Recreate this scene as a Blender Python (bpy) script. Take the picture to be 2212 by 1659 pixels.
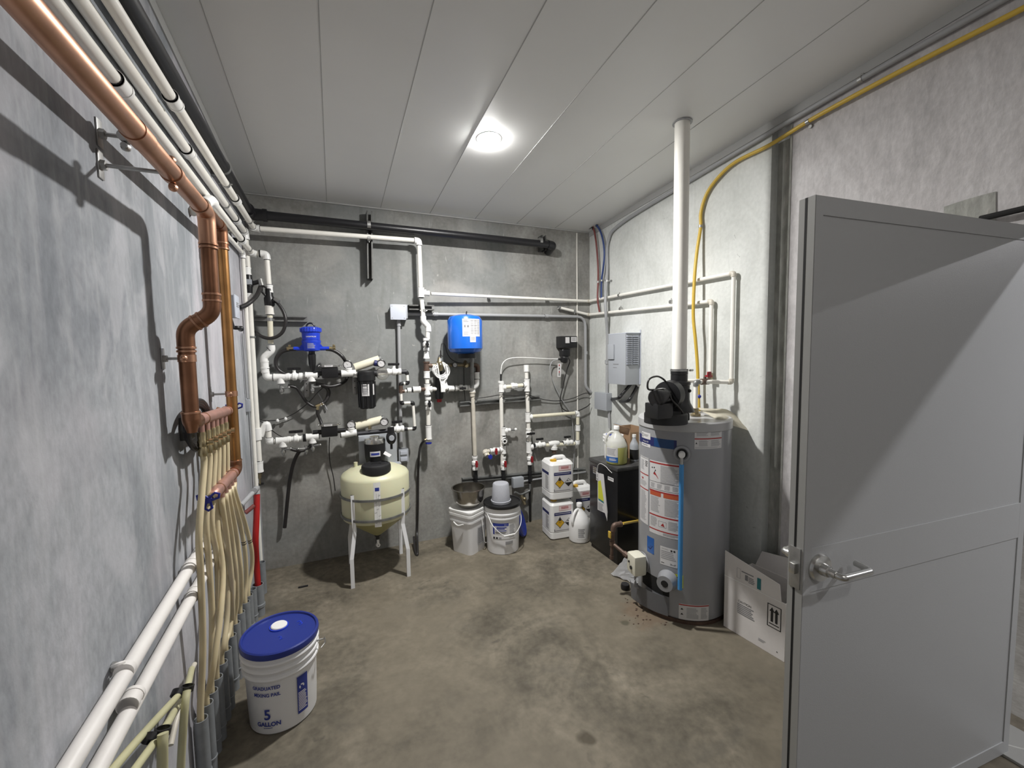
import bpy, bmesh, math, random
from mathutils import Vector as V, Matrix
random.seed(7)
S = bpy.context.scene
for o in list(bpy.data.objects): bpy.data.objects.remove(o)
# ---------------------------------------------------------------- camera
FPX, YAW, PITCH, ROLL, HC = 909.17, 0.40055, -0.070271, -0.0152994, 1.55
_f = V((math.sin(YAW)*math.cos(PITCH), math.cos(YAW)*math.cos(PITCH), math.sin(PITCH)))
_r0 = V((math.cos(YAW), -math.sin(YAW), 0)); _u0 = _r0.cross(_f)
_r = _r0*math.cos(ROLL) + _u0*math.sin(ROLL); _u = -_r0*math.sin(ROLL) + _u0*math.cos(ROLL)
EYE = V((0, 0, HC))
cam = bpy.data.objects.new('camera', bpy.data.cameras.new('camera'))
S.collection.objects.link(cam); S.camera = cam
cam.data.sensor_fit = 'HORIZONTAL'; cam.data.sensor_width = 36; cam.data.lens = FPX/2212*36
cam.data.clip_start = .01
cam.matrix_world = Matrix(((_r.x, _u.x, -_f.x, EYE.x), (_r.y, _u.y, -_f.y, EYE.y), (_r.z, _u.z, -_f.z, EYE.z), (0, 0, 0, 1)))
# ---------------------------------------------------------------- world, exposure
S.view_settings.view_transform = 'Standard'; S.view_settings.look = 'None'
S.view_settings.gamma = 1; S.view_settings.use_curve_mapping = False
S.view_settings.exposure = 1.15
w = bpy.data.worlds.new('world'); S.world = w; w.use_nodes = True
w.node_tree.nodes['Background'].inputs[0].default_value = (.5, .55, .6, 1)
w.node_tree.nodes['Background'].inputs[1].default_value = 0.15
LAMP_MAIN = 830      # emission of the lamp lens in the room
LAMP_HALL = 760      # emission of the lamps in the space beyond the doorway
LAMP_FILL = 110       # emission of the added fill lamp, unseen behind the viewpoint
# room: left wall x=XL, back wall y=YB, right wall x=XR; the ceiling falls towards the back
XL, YB, XR, ZC, SLOPE = -.523, 3.458, 2.285, 2.692, .0682
YF = -1.4
def zceil(y): return ZC + SLOPE*(YB-y)
# a pixel of the survey photograph turned into a point on a wall, the floor or any plane
def ray(px, py): return _f + _r*((px-1106)/FPX) - _u*((py-829.5)/FPX)
def onp(px, py, ax, c):
    d = ray(px, py); return EYE + d*((c-EYE[ax])/d[ax])
def B(px, py, d=0): return onp(px, py, 1, YB-d)
def L(px, py, d=0): return onp(px, py, 0, XL+d)
def R(px, py, d=0): return onp(px, py, 0, XR-d)
def F(px, py, z=0): return onp(px, py, 2, z)
# ---------------------------------------------------------------- materials
def mat(name, col, rough=.5, metal=0, spec=.5, trans=0, emit=None, es=0, bump=0, bscale=60, var=0, vscale=8, coat=0, sss=0, alpha=1, ior=None):
    m = bpy.data.materials.new(name); m.use_nodes = True; nt = m.node_tree; n = nt.nodes; l = nt.links
    b = n['Principled BSDF']
    c = tuple(col)+(1,)
    b.inputs['Base Color'].default_value = c; b.inputs['Roughness'].default_value = rough
    b.inputs['Metallic'].default_value = metal; b.inputs['Specular IOR Level'].default_value = spec
    b.inputs['Transmission Weight'].default_value = trans; b.inputs['Coat Weight'].default_value = coat
    if ior: b.inputs['IOR'].default_value = ior
    if sss: b.inputs['Subsurface Weight'].default_value = sss; b.inputs['Subsurface Scale'].default_value = .02
    if emit: b.inputs['Emission Color'].default_value = tuple(emit)+(1,); b.inputs['Emission Strength'].default_value = es
    tc = None
    if var or bump:
        tc = n.new('ShaderNodeTexCoord')
    if var:
        t = n.new('ShaderNodeTexNoise'); t.inputs['Scale'].default_value = vscale; t.inputs['Detail'].default_value = 6
        l.new(tc.outputs['Object'], t.inputs['Vector'])
        r = n.new('ShaderNodeValToRGB'); l.new(t.outputs['Fac'], r.inputs['Fac'])
        r.color_ramp.elements[0].position = .3; r.color_ramp.elements[1].position = .7
        r.color_ramp.elements[0].color = tuple(x*(1-var) for x in col)+(1,)
        r.color_ramp.elements[1].color = tuple(min(1, x*(1+var)) for x in col)+(1,)
        l.new(r.outputs['Color'], b.inputs['Base Color'])
    if bump:
        t2 = n.new('ShaderNodeTexNoise'); t2.inputs['Scale'].default_value = bscale; t2.inputs['Detail'].default_value = 4
        l.new(tc.outputs['Object'], t2.inputs['Vector'])
        bp = n.new('ShaderNodeBump'); bp.inputs['Strength'].default_value = bump; bp.inputs['Distance'].default_value = .004
        l.new(t2.outputs['Fac'], bp.inputs['Height']); l.new(bp.outputs['Normal'], b.inputs['Normal'])
    return m
def concrete(name, stops, scale=1.2, stretch=(1, 1, 1), rough=.8, bump=.25, fine=.12, fscale=45, warp=1.2, patch=None, pscale=3, streak=None, spec=.3, seed=0):
    m = bpy.data.materials.new(name); m.use_nodes = True; nt = m.node_tree; n = nt.nodes; l = nt.links
    b = n['Principled BSDF']; b.inputs['Roughness'].default_value = rough; b.inputs['Specular IOR Level'].default_value = spec
    tc = n.new('ShaderNodeTexCoord'); mp = n.new('ShaderNodeMapping'); mp.inputs['Scale'].default_value = stretch
    mp.inputs['Location'].default_value = (seed, seed*1.7, seed*.3)
    l.new(tc.outputs['Object'], mp.inputs['Vector'])
    t = n.new('ShaderNodeTexNoise'); t.inputs['Scale'].default_value = scale; t.inputs['Detail'].default_value = 9
    t.inputs['Roughness'].default_value = .58; t.inputs['Distortion'].default_value = warp; l.new(mp.outputs['Vector'], t.inputs['Vector'])
    r = n.new('ShaderNodeValToRGB'); l.new(t.outputs['Fac'], r.inputs['Fac'])
    e = r.color_ramp.elements
    while len(e) < len(stops): e.new(.5)
    for i, (p, c) in enumerate(stops): e[i].position = p; e[i].color = tuple(c)+(1,)
    out = r.outputs['Color']
    f = n.new('ShaderNodeTexNoise'); f.inputs['Scale'].default_value = fscale; f.inputs['Detail'].default_value = 5; l.new(mp.outputs['Vector'], f.inputs['Vector'])
    mr = n.new('ShaderNodeMapRange'); mr.inputs['From Min'].default_value = .3; mr.inputs['From Max'].default_value = .7
    mr.inputs['To Min'].default_value = 1-fine; mr.inputs['To Max'].default_value = 1+fine; l.new(f.outputs['Fac'], mr.inputs['Value'])
    mx = n.new('ShaderNodeVectorMath'); mx.operation = 'SCALE'; l.new(out, mx.inputs[0]); l.new(mr.outputs['Result'], mx.inputs['Scale']); out = mx.outputs['Vector']
    for (sc, st, lo, hi, c, amt, sd) in (patch or []):
        m2 = n.new('ShaderNodeMapping'); m2.inputs['Scale'].default_value = st; m2.inputs['Location'].default_value = (sd, sd, sd); l.new(tc.outputs['Object'], m2.inputs['Vector'])
        t2 = n.new('ShaderNodeTexNoise'); t2.inputs['Scale'].default_value = sc; t2.inputs['Detail'].default_value = 5; t2.inputs['Distortion'].default_value = .6; l.new(m2.outputs['Vector'], t2.inputs['Vector'])
        r2 = n.new('ShaderNodeMapRange'); r2.inputs['From Min'].default_value = lo; r2.inputs['From Max'].default_value = hi; r2.inputs['To Max'].default_value = amt; l.new(t2.outputs['Fac'], r2.inputs['Value'])
        mm = n.new('ShaderNodeMix'); mm.data_type = 'RGBA'; l.new(r2.outputs['Result'], mm.inputs[0]); l.new(out, mm.inputs[6]); mm.inputs[7].default_value = tuple(c)+(1,); out = mm.outputs[2]
    l.new(out, b.inputs['Base Color'])
    bp = n.new('ShaderNodeBump'); bp.inputs['Strength'].default_value = bump; bp.inputs['Distance'].default_value = .006
    ad = n.new('ShaderNodeMath'); l.new(f.outputs['Fac'], ad.inputs[0]); l.new(t.outputs['Fac'], ad.inputs[1])
    l.new(ad.outputs[0], bp.inputs['Height']); l.new(bp.outputs['Normal'], b.inputs['Normal'])
    return m
M = {}
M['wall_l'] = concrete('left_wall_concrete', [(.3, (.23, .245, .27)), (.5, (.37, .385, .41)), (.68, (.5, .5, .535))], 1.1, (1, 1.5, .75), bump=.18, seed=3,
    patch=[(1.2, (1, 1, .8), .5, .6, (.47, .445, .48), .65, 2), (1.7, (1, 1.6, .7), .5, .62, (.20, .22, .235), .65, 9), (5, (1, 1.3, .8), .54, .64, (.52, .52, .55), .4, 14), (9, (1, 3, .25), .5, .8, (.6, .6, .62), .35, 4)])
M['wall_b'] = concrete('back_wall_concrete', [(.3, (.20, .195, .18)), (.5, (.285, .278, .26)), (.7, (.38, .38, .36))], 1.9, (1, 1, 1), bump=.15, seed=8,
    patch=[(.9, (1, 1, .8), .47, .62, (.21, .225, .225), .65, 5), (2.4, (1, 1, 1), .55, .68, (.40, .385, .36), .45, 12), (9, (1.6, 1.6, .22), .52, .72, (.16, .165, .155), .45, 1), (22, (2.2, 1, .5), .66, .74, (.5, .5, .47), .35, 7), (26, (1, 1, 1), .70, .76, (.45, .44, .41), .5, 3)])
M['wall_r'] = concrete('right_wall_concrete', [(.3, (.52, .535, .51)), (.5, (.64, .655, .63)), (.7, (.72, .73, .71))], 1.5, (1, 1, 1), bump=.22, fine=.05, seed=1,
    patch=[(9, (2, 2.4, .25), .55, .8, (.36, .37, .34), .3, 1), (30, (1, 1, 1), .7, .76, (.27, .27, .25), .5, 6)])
M['wall_rn'] = concrete('near_panel_concrete', [(.3, (.42, .405, .405)), (.5, (.53, .51, .51)), (.7, (.6, .585, .585))], 2.5, (1, 1.4, .8), bump=.5, fine=.09, fscale=40, seed=4,
    patch=[(12, (2, 2.4, .35), .52, .8, (.34, .33, .33), .4, 2)])
M['rough'] = concrete('rough_mortar', [(.3, (.3, .31, .28)), (.6, (.4, .4, .37)), (.7, (.5, .48, .45))], 9, (1, 1, .4), bump=.9, fine=.2, fscale=30, seed=2)
M['floor'] = concrete('floor_concrete', [(.28, (.085, .074, .056)), (.48, (.142, .125, .095)), (.62, (.188, .165, .126)), (.75, (.245, .218, .17))], 1.9, (1, 1, 1), rough=.62, bump=.2, fine=.22, fscale=28, warp=1.6, seed=6,
    patch=[(3.4, (1, 1.6, 1), .56, .7, (.12, .11, .09), .4, 3), (13, (1, 1, 1), .64, .72, (.06, .055, .045), .45, 8), (60, (1, 1, 1), .74, .8, (.03, .028, .025), .8, 5), (1.2, (1, 1, 1), .48, .62, (.205, .178, .132), .5, 11)])
M['hallfloor'] = concrete('hall_floor_concrete', [(.3, (.2, .19, .17)), (.7, (.36, .35, .32))], 2)
M['ceil'] = mat('ceiling_steel', (.8, .8, .785), .42, 0, .5, var=.03, vscale=1.5)
M['seam'] = mat('ceiling_joint', (.42, .42, .41), .6)
M['pvc'] = mat('white_pvc', (.86, .84, .78), .35, var=.03, vscale=12)
M['pvcw'] = mat('bright_white_pvc_fitting', (.9, .9, .88), .3)
M['pvcy'] = mat('yellowed_pvc', (.8, .76, .6), .35, var=.05, vscale=12)
M['pvcdirty'] = mat('stained_pvc', (.62, .58, .5), .4, var=.1, vscale=14)
M['tubew'] = mat('white_drain_tube', (.85, .82, .79), .4, var=.03, vscale=20)
M['black'] = mat('black_plastic', (.012, .012, .013), .35)
M['blackm'] = mat('black_matte', (.010, .010, .011), .55, bump=.1)
M['rubber'] = mat('black_rubber_hose', (.022, .02, .02), .38)
M['dkpipe'] = mat('dark_grey_pvc', (.010, .010, .012), .36)
M['ring'] = mat('joint_primer_ring', (.03, .03, .035), .5)
M['conduit'] = mat('grey_conduit', (.36, .365, .375), .45)
M['conduitd'] = mat('dark_grey_conduit_sleeve', (.22, .235, .25), .5, var=.15, vscale=20)
M['greyp'] = mat('grey_plastic', (.38, .40, .43), .45)
M['greyl'] = mat('light_grey_plastic', (.52, .55, .62), .4)
M['galv'] = mat('galvanised_steel', (.42, .42, .41), .38, .85, var=.2, vscale=25)
M['galvd'] = mat('dull_strut_steel', (.25, .255, .25), .45, .6, var=.2, vscale=20)
M['galvdk'] = mat('dark_strut_steel', (.12, .12, .115), .45, .6, var=.2, vscale=20)
M['chrome'] = mat('chrome', (.75, .75, .74), .15, 1)
M['satin'] = mat('satin_chrome', (.6, .6, .58), .27, 1)
M['inox'] = mat('stainless_steel', (.42, .40, .37), .22, 1)
M['copper'] = mat('copper', (.52, .29, .19), .4, 1, var=.25, vscale=7)
M['copper2'] = mat('orange_copper', (.44, .23, .09), .36, 1, var=.2, vscale=9)
M['copperd'] = mat('aged_copper', (.29, .14, .08), .38, .9, var=.25, vscale=9)
M['copperp'] = mat('pink_copper', (.62, .36, .30), .42, .8, var=.15, vscale=14)
M['brass'] = mat('brass', (.48, .40, .24), .3, 1, var=.2, vscale=30)
M['brassd'] = mat('dull_brass', (.33, .28, .18), .4, .9, var=.25, vscale=30)
M['iron'] = mat('brown_iron', (.13, .085, .065), .55, .4, var=.2, vscale=30)
M['pex'] = mat('cream_pex', (.62, .53, .34), .38, var=.08, vscale=9, sss=.05)
M['pexg'] = mat('greenish_pex', (.55, .53, .33), .4, var=.08, vscale=9)
M['red'] = mat('red_plastic', (.42, .015, .015), .4)
M['reddk'] = mat('dark_red_handle', (.27, .012, .018), .4)
M['pexred'] = mat('dull_red_tube', (.19, .05, .045), .45)
M['pexblue'] = mat('dull_blue_tube', (.03, .06, .2), .45)
M['yellow'] = mat('yellow_gas_line', (.62, .42, .06), .42, bump=.0)
M['blue'] = mat('blue_paint', (.01, .12, .55), .25, coat=.4)
M['bluep'] = mat('blue_plastic', (.015, .05, .55), .32)
M['bluel'] = mat('pail_lid_blue', (.018, .035, .24), .33)
M['blueh'] = mat('blue_handle', (.01, .02, .28), .35)
M['bluet'] = mat('light_blue_tube', (.06, .28, .62), .4)
M['poly'] = mat('cream_polyethylene', (.62, .61, .42), .42, var=.03, vscale=5, sss=.15)
M['polyd'] = mat('filled_polyethylene', (.42, .40, .19), .42, sss=.1)
M['white'] = mat('white_plastic', (.85, .85, .84), .35)
M['pail'] = mat('white_pail', (.82, .82, .83), .33)
M['whitep'] = mat('white_paint', (.85, .86, .88), .4)
M['steelpaint'] = mat('heater_grey_enamel', (.285, .29, .305), .33, coat=.3)
M['steellt'] = mat('heater_rim_grey', (.42, .42, .425), .33, coat=.2)
M['paper'] = mat('paper_label', (.64, .63, .63), .6)
M['ink'] = mat('black_ink', (.02, .02, .022), .6)
M['inkg'] = mat('grey_ink', (.22, .22, .23), .7)
M['inkl'] = mat('light_grey_ink', (.34, .34, .35), .7)
M['inkblue'] = mat('blue_ink', (.03, .05, .3), .5)
M['inknavy'] = mat('navy_ink', (.015, .02, .11), .5)
M['inkred'] = mat('red_ink', (.38, .03, .03), .5)
M['inkor'] = mat('orange_red_ink', (.5, .1, .04), .5)
M['inkyel'] = mat('yellow_ink', (.62, .36, .02), .5)
M['inkgrn'] = mat('yellow_green_ink', (.6, .62, .05), .5)
M['inkteal'] = mat('teal_ink', (.02, .18, .2), .5)
M['inkpink'] = mat('pink_ink', (.78, .62, .62), .6)
M['plateblue'] = mat('deep_blue_plate', (.008, .05, .16), .35)
M['lblue'] = mat('bright_blue_ink', (.02, .11, .38), .4)
M['door'] = mat('door_grey_paint', (.44, .45, .455), .42, bump=.12, bscale=400)
M['frame'] = mat('door_edge_paint', (.36, .36, .345), .4)
M['card'] = mat('brown_cardboard', (.34, .22, .13), .75)
M['cardw'] = mat('white_cardboard', (.72, .69, .67), .65, var=.04, vscale=6)
M['cabin'] = mat('gloss_black_enamel', (.006, .006, .007), .3, coat=.15)
M['cabtop'] = mat('dusty_black_top', (.05, .05, .05), .4, var=.3, vscale=20)
M['cloth'] = mat('cream_cloth', (.82, .78, .66), .85, var=.04)
M['cup'] = mat('frosted_grey_cup', (.42, .43, .47), .5, bump=.5, bscale=200)
M['cream'] = mat('cream_plastic', (.72, .70, .58), .4)
M['jugliq'] = mat('jug_wall_over_liquid', (.5, .5, .16), .25, trans=.25)
M['clear'] = mat('clear_plastic', (.95, .93, .88), .08, trans=.9, ior=1.3)
M['bottleclr'] = mat('translucent_jug', (.78, .78, .74), .25, trans=.35, ior=1.3)
M['liquid'] = mat('yellow_liquid', (.5, .5, .12), .2)
M['dark'] = mat('dark_gap', (.008, .008, .008), .8)
M['lens'] = mat('lamp_lens', (.9, .9, .9), .5, emit=(1, .985, .96), es=LAMP_MAIN)
M['lensfill'] = mat('fill_lamp_lens', (.9, .9, .9), .5, emit=(1, .97, .93), es=LAMP_FILL)
M['lensh'] = mat('hall_lamp_lens', (.9, .9, .9), .5, emit=(.98, .97, 1), es=LAMP_HALL)
M['plaster'] = mat('hall_plaster', (.5, .5, .5), .8)

def stain(mt, p, r, col, amt):
    """a round oil stain soaked into the floor"""
    nt = mt.node_tree; n = nt.nodes; l = nt.links; b = n['Principled BSDF']; src = b.inputs['Base Color'].links[0].from_socket
    tc = n.new('ShaderNodeTexCoord'); ns = n.new('ShaderNodeTexNoise'); ns.inputs['Scale'].default_value = 14; l.new(tc.outputs['Object'], ns.inputs['Vector'])
    sc = n.new('ShaderNodeVectorMath'); sc.operation = 'SCALE'; sc.inputs['Scale'].default_value = r*1.2; l.new(ns.outputs['Color'], sc.inputs[0])
    ad = n.new('ShaderNodeVectorMath'); l.new(tc.outputs['Object'], ad.inputs[0]); l.new(sc.outputs['Vector'], ad.inputs[1])
    ds = n.new('ShaderNodeVectorMath'); ds.operation = 'DISTANCE'; l.new(ad.outputs['Vector'], ds.inputs[0]); ds.inputs[1].default_value = (p.x+r*.6, p.y+r*.6, r*.6)
    mr = n.new('ShaderNodeMapRange'); mr.inputs['From Min'].default_value = r*.5; mr.inputs['From Max'].default_value = r; mr.inputs['To Min'].default_value = amt; mr.inputs['To Max'].default_value = 0; l.new(ds.outputs['Value'], mr.inputs['Value'])
    mm = n.new('ShaderNodeMix'); mm.data_type = 'RGBA'; l.new(mr.outputs['Result'], mm.inputs[0]); l.new(src, mm.inputs[6]); mm.inputs[7].default_value = tuple(col)+(1,); l.new(mm.outputs[2], b.inputs['Base Color'])
stain(M['floor'], F(1268, 1595), .045, (.045, .035, .02), .7)
stain(M['floor'], F(1395, 1325), .17, (.16, .085, .045), .35)
stain(M['floor'], F(1350, 1345), .03, (.05, .05, .03), .6)
# ---------------------------------------------------------------- mesh helpers
C = S.collection
ORG = {}
def newbm(): return bmesh.new()
def finish(name, bm, m, smooth=35):
    me = bpy.data.meshes.new(name)
    bmesh.ops.recalc_face_normals(bm, faces=bm.faces[:])
    bm.to_mesh(me); bm.free()
    for x in (m if isinstance(m, (list, tuple)) else [m]): me.materials.append(M[x] if isinstance(x, str) else x)
    if smooth:
        for p in me.polygons: p.use_smooth = True
        me.set_sharp_from_angle(angle=math.radians(smooth))
    return me
def part(name, bm, m, parent, label=None, smooth=35, kind=None):
    me = finish(name, bm, m, smooth); o = bpy.data.objects.new(name, me); C.objects.link(o)
    org = ORG[parent.name]; me.transform(Matrix.Translation(-org)); o.parent = parent; ORG[o.name] = org
    if label: o['label'] = label
    if kind: o['kind'] = kind
    return o
def solo(name, bm, m, label, cat, group=None, smooth=35, kind=None):
    me = finish(name, bm, m, smooth); o = bpy.data.objects.new(name, me); C.objects.link(o)
    xs = [v.co for v in me.vertices]
    lo = V([min(c[i] for c in xs) for i in range(3)]); hi = V([max(c[i] for c in xs) for i in range(3)])
    org = V(((lo.x+hi.x)/2, (lo.y+hi.y)/2, lo.z)); me.transform(Matrix.Translation(-org)); o.location = org; ORG[o.name] = org
    o['label'] = label; o['category'] = cat
    if group: o['group'] = group
    if kind: o['kind'] = kind
    return o
def thing(name, label, cat, loc, group=None):
    o = bpy.data.objects.new(name, None); C.objects.link(o); o.empty_display_size = .05
    o.location = V(loc); ORG[o.name] = V(loc); o['label'] = label; o['category'] = cat
    if group: o['group'] = group
    return o
def struct(name, bm, m, smooth=0, parent=None):
    me = finish(name, bm, m, smooth); o = bpy.data.objects.new(name, me); C.objects.link(o); ORG[o.name] = V((0, 0, 0))
    if parent: o.parent = parent
    else: o['kind'] = 'structure'
    return o
def setmi(bm, n0, mi):
    if mi:
        bm.faces.ensure_lookup_table()
        for f in bm.faces[n0:]: f.material_index = mi
def box(bm, lo, hi, bev=0, mtx=None, mi=0, seg=2):
    t = bmesh.new(); lo = V(lo); hi = V(hi)
    r = bmesh.ops.create_cube(t, size=1)
    for v in t.verts: v.co = V([lo[i]+(v.co[i]+.5)*(hi[i]-lo[i]) for i in range(3)])
    if bev: bmesh.ops.bevel(t, geom=t.edges[:], offset=bev, segments=seg, profile=.7, affect='EDGES')
    if mtx: t.transform(mtx)
    for f in t.faces: f.material_index = mi
    merge(bm, t); return bm
def merge(bm, t):
    me = bpy.data.meshes.new('tmp'); t.to_mesh(me); t.free(); bm.from_mesh(me); bpy.data.meshes.remove(me)
def frame(d):
    d = V(d).normalized(); a = V((0, 0, 1)) if abs(d.z) < .9 else V((1, 0, 0))
    x = a.cross(d).normalized(); y = d.cross(x).normalized()
    return x, y, d
def tube(bm, pts, r, seg=14, caps=True, mi=0, closed=False):
    pts = [V(p) for p in pts]; n = len(pts)
    if n < 2: return
    rs = r if isinstance(r, (list, tuple)) else [r]*n
    x, y, d = frame(pts[1]-pts[0]); rings = []
    for i, p in enumerate(pts):
        if closed: t = (pts[(i+1) % n]-pts[i-1])
        elif i == 0: t = pts[1]-pts[0]
        elif i == n-1: t = pts[-1]-pts[-2]
        else:
            a = (pts[i]-pts[i-1]).normalized(); b = (pts[i+1]-pts[i]).normalized(); t = a+b
            if t.length < 1e-6: t = a
        t = t.normalized()
        x = (x - t*x.dot(t)); x = x.normalized() if x.length > 1e-6 else frame(t)[0]; y = t.cross(x)
        k = 1.0
        if 0 < i < n-1 and not closed:
            c = (pts[i]-pts[i-1]).normalized().dot(t); k = 1/max(c, .5)
        rings.append([bm.verts.new(p + (x*math.cos(2*math.pi*j/seg)+y*math.sin(2*math.pi*j/seg))*rs[i]) for j in range(seg)])
    for i in range(n if closed else n-1):
        a = rings[i]; b = rings[(i+1) % n]
        for j in range(seg):
            f = bm.faces.new((a[j], a[(j+1) % seg], b[(j+1) % seg], b[j])); f.material_index = mi
    if caps and not closed:
        f = bm.faces.new(rings[0][::-1]); f.material_index = mi
        f = bm.faces.new(rings[-1]); f.material_index = mi
def cyl(bm, p0, p1, r0, r1=None, seg=24, mi=0): tube(bm, [p0, p1], [r0, r0 if r1 is None else r1], seg, True, mi)
def fillet(pts, rad, n=6):
    pts = [V(p) for p in pts]; out = [pts[0]]
    for i in range(1, len(pts)-1):
        a, b, c = pts[i-1], pts[i], pts[i+1]
        u = (a-b); w_ = (c-b); k = min(rad, u.length*.45, w_.length*.45); u.normalize(); w_.normalize()
        p, q = b+u*k, b+w_*k
        for j in range(n+1):
            t = j/n; out.append(p*(1-t)**2 + b*2*t*(1-t) + q*t*t)
    out.append(pts[-1]); return out
def spline(pts, n=8):
    pts = [V(p) for p in pts]; P = [pts[0]*2-pts[1]]+pts+[pts[-1]*2-pts[-2]]; out = []
    for i in range(1, len(P)-2):
        for j in range(n):
            t = j/n; a, b, c, d = P[i-1], P[i], P[i+1], P[i+2]
            out.append(.5*((2*b)+(c-a)*t+(2*a-5*b+4*c-d)*t*t+(3*b-a-3*c+d)*t**3))
    out.append(pts[-1]); return out
def lathe(bm, prof, c=(0, 0, 0), seg=40, axis=(0, 0, 1), mi=0, a0=0, a1=2*math.pi, sx=1):
    c = V(c); x, y, d = frame(axis)
    if tuple(axis) == (0, 0, 1): x, y, d = V((1, 0, 0)), V((0, 1, 0)), V((0, 0, 1))
    full = abs(a1-a0-2*math.pi) < 1e-6; m = seg if full else seg+1; rings = []
    for (r, z) in prof:
        if r < 1e-6: rings.append([bm.verts.new(c+d*z)]); continue
        rings.append([bm.verts.new(c+d*z+(x*math.cos(a0+(a1-a0)*j/seg)*sx+y*math.sin(a0+(a1-a0)*j/seg))*r) for j in range(m)])
    for a, b in zip(rings[:-1], rings[1:]):
        for j in range(seg):
            k = (j+1) % m
            if len(a) == 1 and len(b) == 1: continue
            if len(a) == 1: f = bm.faces.new((a[0], b[j], b[k]))
            elif len(b) == 1: f = bm.faces.new((a[j], a[k], b[0]))
            else: f = bm.faces.new((a[j], a[k], b[k], b[j]))
            f.material_index = mi
def prism(bm, poly, vec, mi=0):
    vec = V(vec); a = [bm.verts.new(V(p)) for p in poly]; b = [bm.verts.new(V(p)+vec) for p in poly]; n = len(a)
    fs = [bm.faces.new(a[::-1]), bm.faces.new(b)]
    for i in range(n): fs.append(bm.faces.new((a[i], a[(i+1) % n], b[(i+1) % n], b[i])))
    for f in fs: f.material_index = mi
def ball(bm, c, r, seg=16, mi=0, sc=(1, 1, 1)):
    t = bmesh.new(); bmesh.ops.create_uvsphere(t, u_segments=seg, v_segments=max(8, seg//2), radius=r)
    for v in t.verts: v.co = V((v.co.x*sc[0], v.co.y*sc[1], v.co.z*sc[2]))+V(c)
    for f in t.faces: f.material_index = mi
    merge(bm, t)
def ringband(bm, p, d, r, w_, t=.002, seg=20, mi=0):
    d = V(d).normalized(); p = V(p); cyl(bm, p-d*w_/2, p+d*w_/2, r+t, seg=seg, mi=mi)
# decals: flat marks laid on a surface given by fn(u, v, h)
def quad(bm, fn, u0, v0, u1, v1, h=.0006, mi=0, nu=1, rot=0):
    if nu > 1: nu = max(nu, int(math.ceil(abs(u1-u0)/.009)))
    for i in range(nu):
        a, b = u0+(u1-u0)*i/nu, u0+(u1-u0)*(i+1)/nu
        f = bm.faces.new([bm.verts.new(fn(*q, h)) for q in ((a, v0), (b, v0), (b, v1), (a, v1))]); f.material_index = mi
def poly2(bm, fn, pts, h=.0006, mi=0):
    f = bm.faces.new([bm.verts.new(fn(u, v, h)) for u, v in pts]); f.material_index = mi
def lines(bm, fn, u0, v0, u1, v1, n, h=.0008, mi=0, nu=2, fill=.5, rag=.25):
    for i in range(n):
        y1 = v1-(v1-v0)*i/n; y0 = y1-(v1-v0)/n*fill
        quad(bm, fn, u0, y0, u1-(u1-u0)*random.random()*rag, y1, h, mi, nu)
def outline(bm, fn, u0, v0, u1, v1, t, h=.0008, mi=0, nu=4):
    quad(bm, fn, u0, v0, u1, v0+t, h, mi, nu); quad(bm, fn, u0, v1-t, u1, v1, h, mi, nu)
    quad(bm, fn, u0, v0, u0+t, v1, h, mi); quad(bm, fn, u1-t, v0, u1, v1, h, mi)
def text(bm, fn, s, u, v, size, h=.001, mi=0, align='LEFT', bold=0, sx=1, ang=0):
    cu = bpy.data.curves.new('t', 'FONT'); cu.body = s; cu.size = size; cu.align_x = align; cu.offset = bold; cu.resolution_u = 3
    o = bpy.data.objects.new('t', cu); C.objects.link(o)
    dg = bpy.context.evaluated_depsgraph_get(); me = bpy.data.meshes.new_from_object(o.evaluated_get(dg))
    bpy.data.objects.remove(o); bpy.data.curves.remove(cu)
    vs = []
    for q in me.vertices:
        a, b = q.co.x*sx, q.co.y
        if ang: a, b = a*math.cos(ang)-b*math.sin(ang), a*math.sin(ang)+b*math.cos(ang)
        vs.append(bm.verts.new(fn(u+a, v+b, h)))
    for p in me.polygons:
        try: f = bm.faces.new([vs[i] for i in p.vertices]); f.material_index = mi
        except ValueError: pass
    bpy.data.meshes.remove(me)
def plane_fn(o, u, v):
    o, u, v = V(o), V(u).normalized(), V(v).normalized(); n = u.cross(v)
    return lambda a, b, h: o+u*a+v*b+n*h
def cyl_fn(c, r, a0, taper=0):
    """u runs to the right around a vertical cylinder seen from outside, v up"""
    c = V(c); return lambda a, b, h: V((c.x+(r+taper*b+h)*math.cos(a0+a/r), c.y+(r+taper*b+h)*math.sin(a0+a/r), c.z+b))
# ---------------------------------------------------------------- plumbing helpers
def pipe(T, pts, r=.0172, m='pvc', fr=None, fm='pvcw', el=.034, name='pipe', elname='elbow', rings=True, round_=.03, seg=16, ends=None):
    """one pipe run with an elbow fitting at each inner corner"""
    pts = [V(p) for p in pts]; fr = fr or r*1.33
    bm = newbm(); tube(bm, fillet(pts, round_*.8, 4), r, seg); o = part(name, bm, m, T)
    if elname:
        for i in range(1, len(pts)-1):
            a, b, c = pts[i-1], pts[i], pts[i+1]; u = (a-b).normalized(); w_ = (c-b).normalized()
            k = min(el, (a-b).length*.5); k2 = min(el, (c-b).length*.5)
            bm = newbm(); tube(bm, fillet([b+u*k, b, b+w_*k2], round_, 6), fr, seg)
            if rings:
                for q, dd, kk in ((b+u*k, u, k), (b+w_*k2, w_, k2)):
                    cyl(bm, q-dd*.012, q+dd*.001, fr*1.06, seg=seg); cyl(bm, q, q+dd*.004, r*1.1, seg=seg, mi=1)
            part(elname, bm, [fm, 'ring'], T)
    return o
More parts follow.
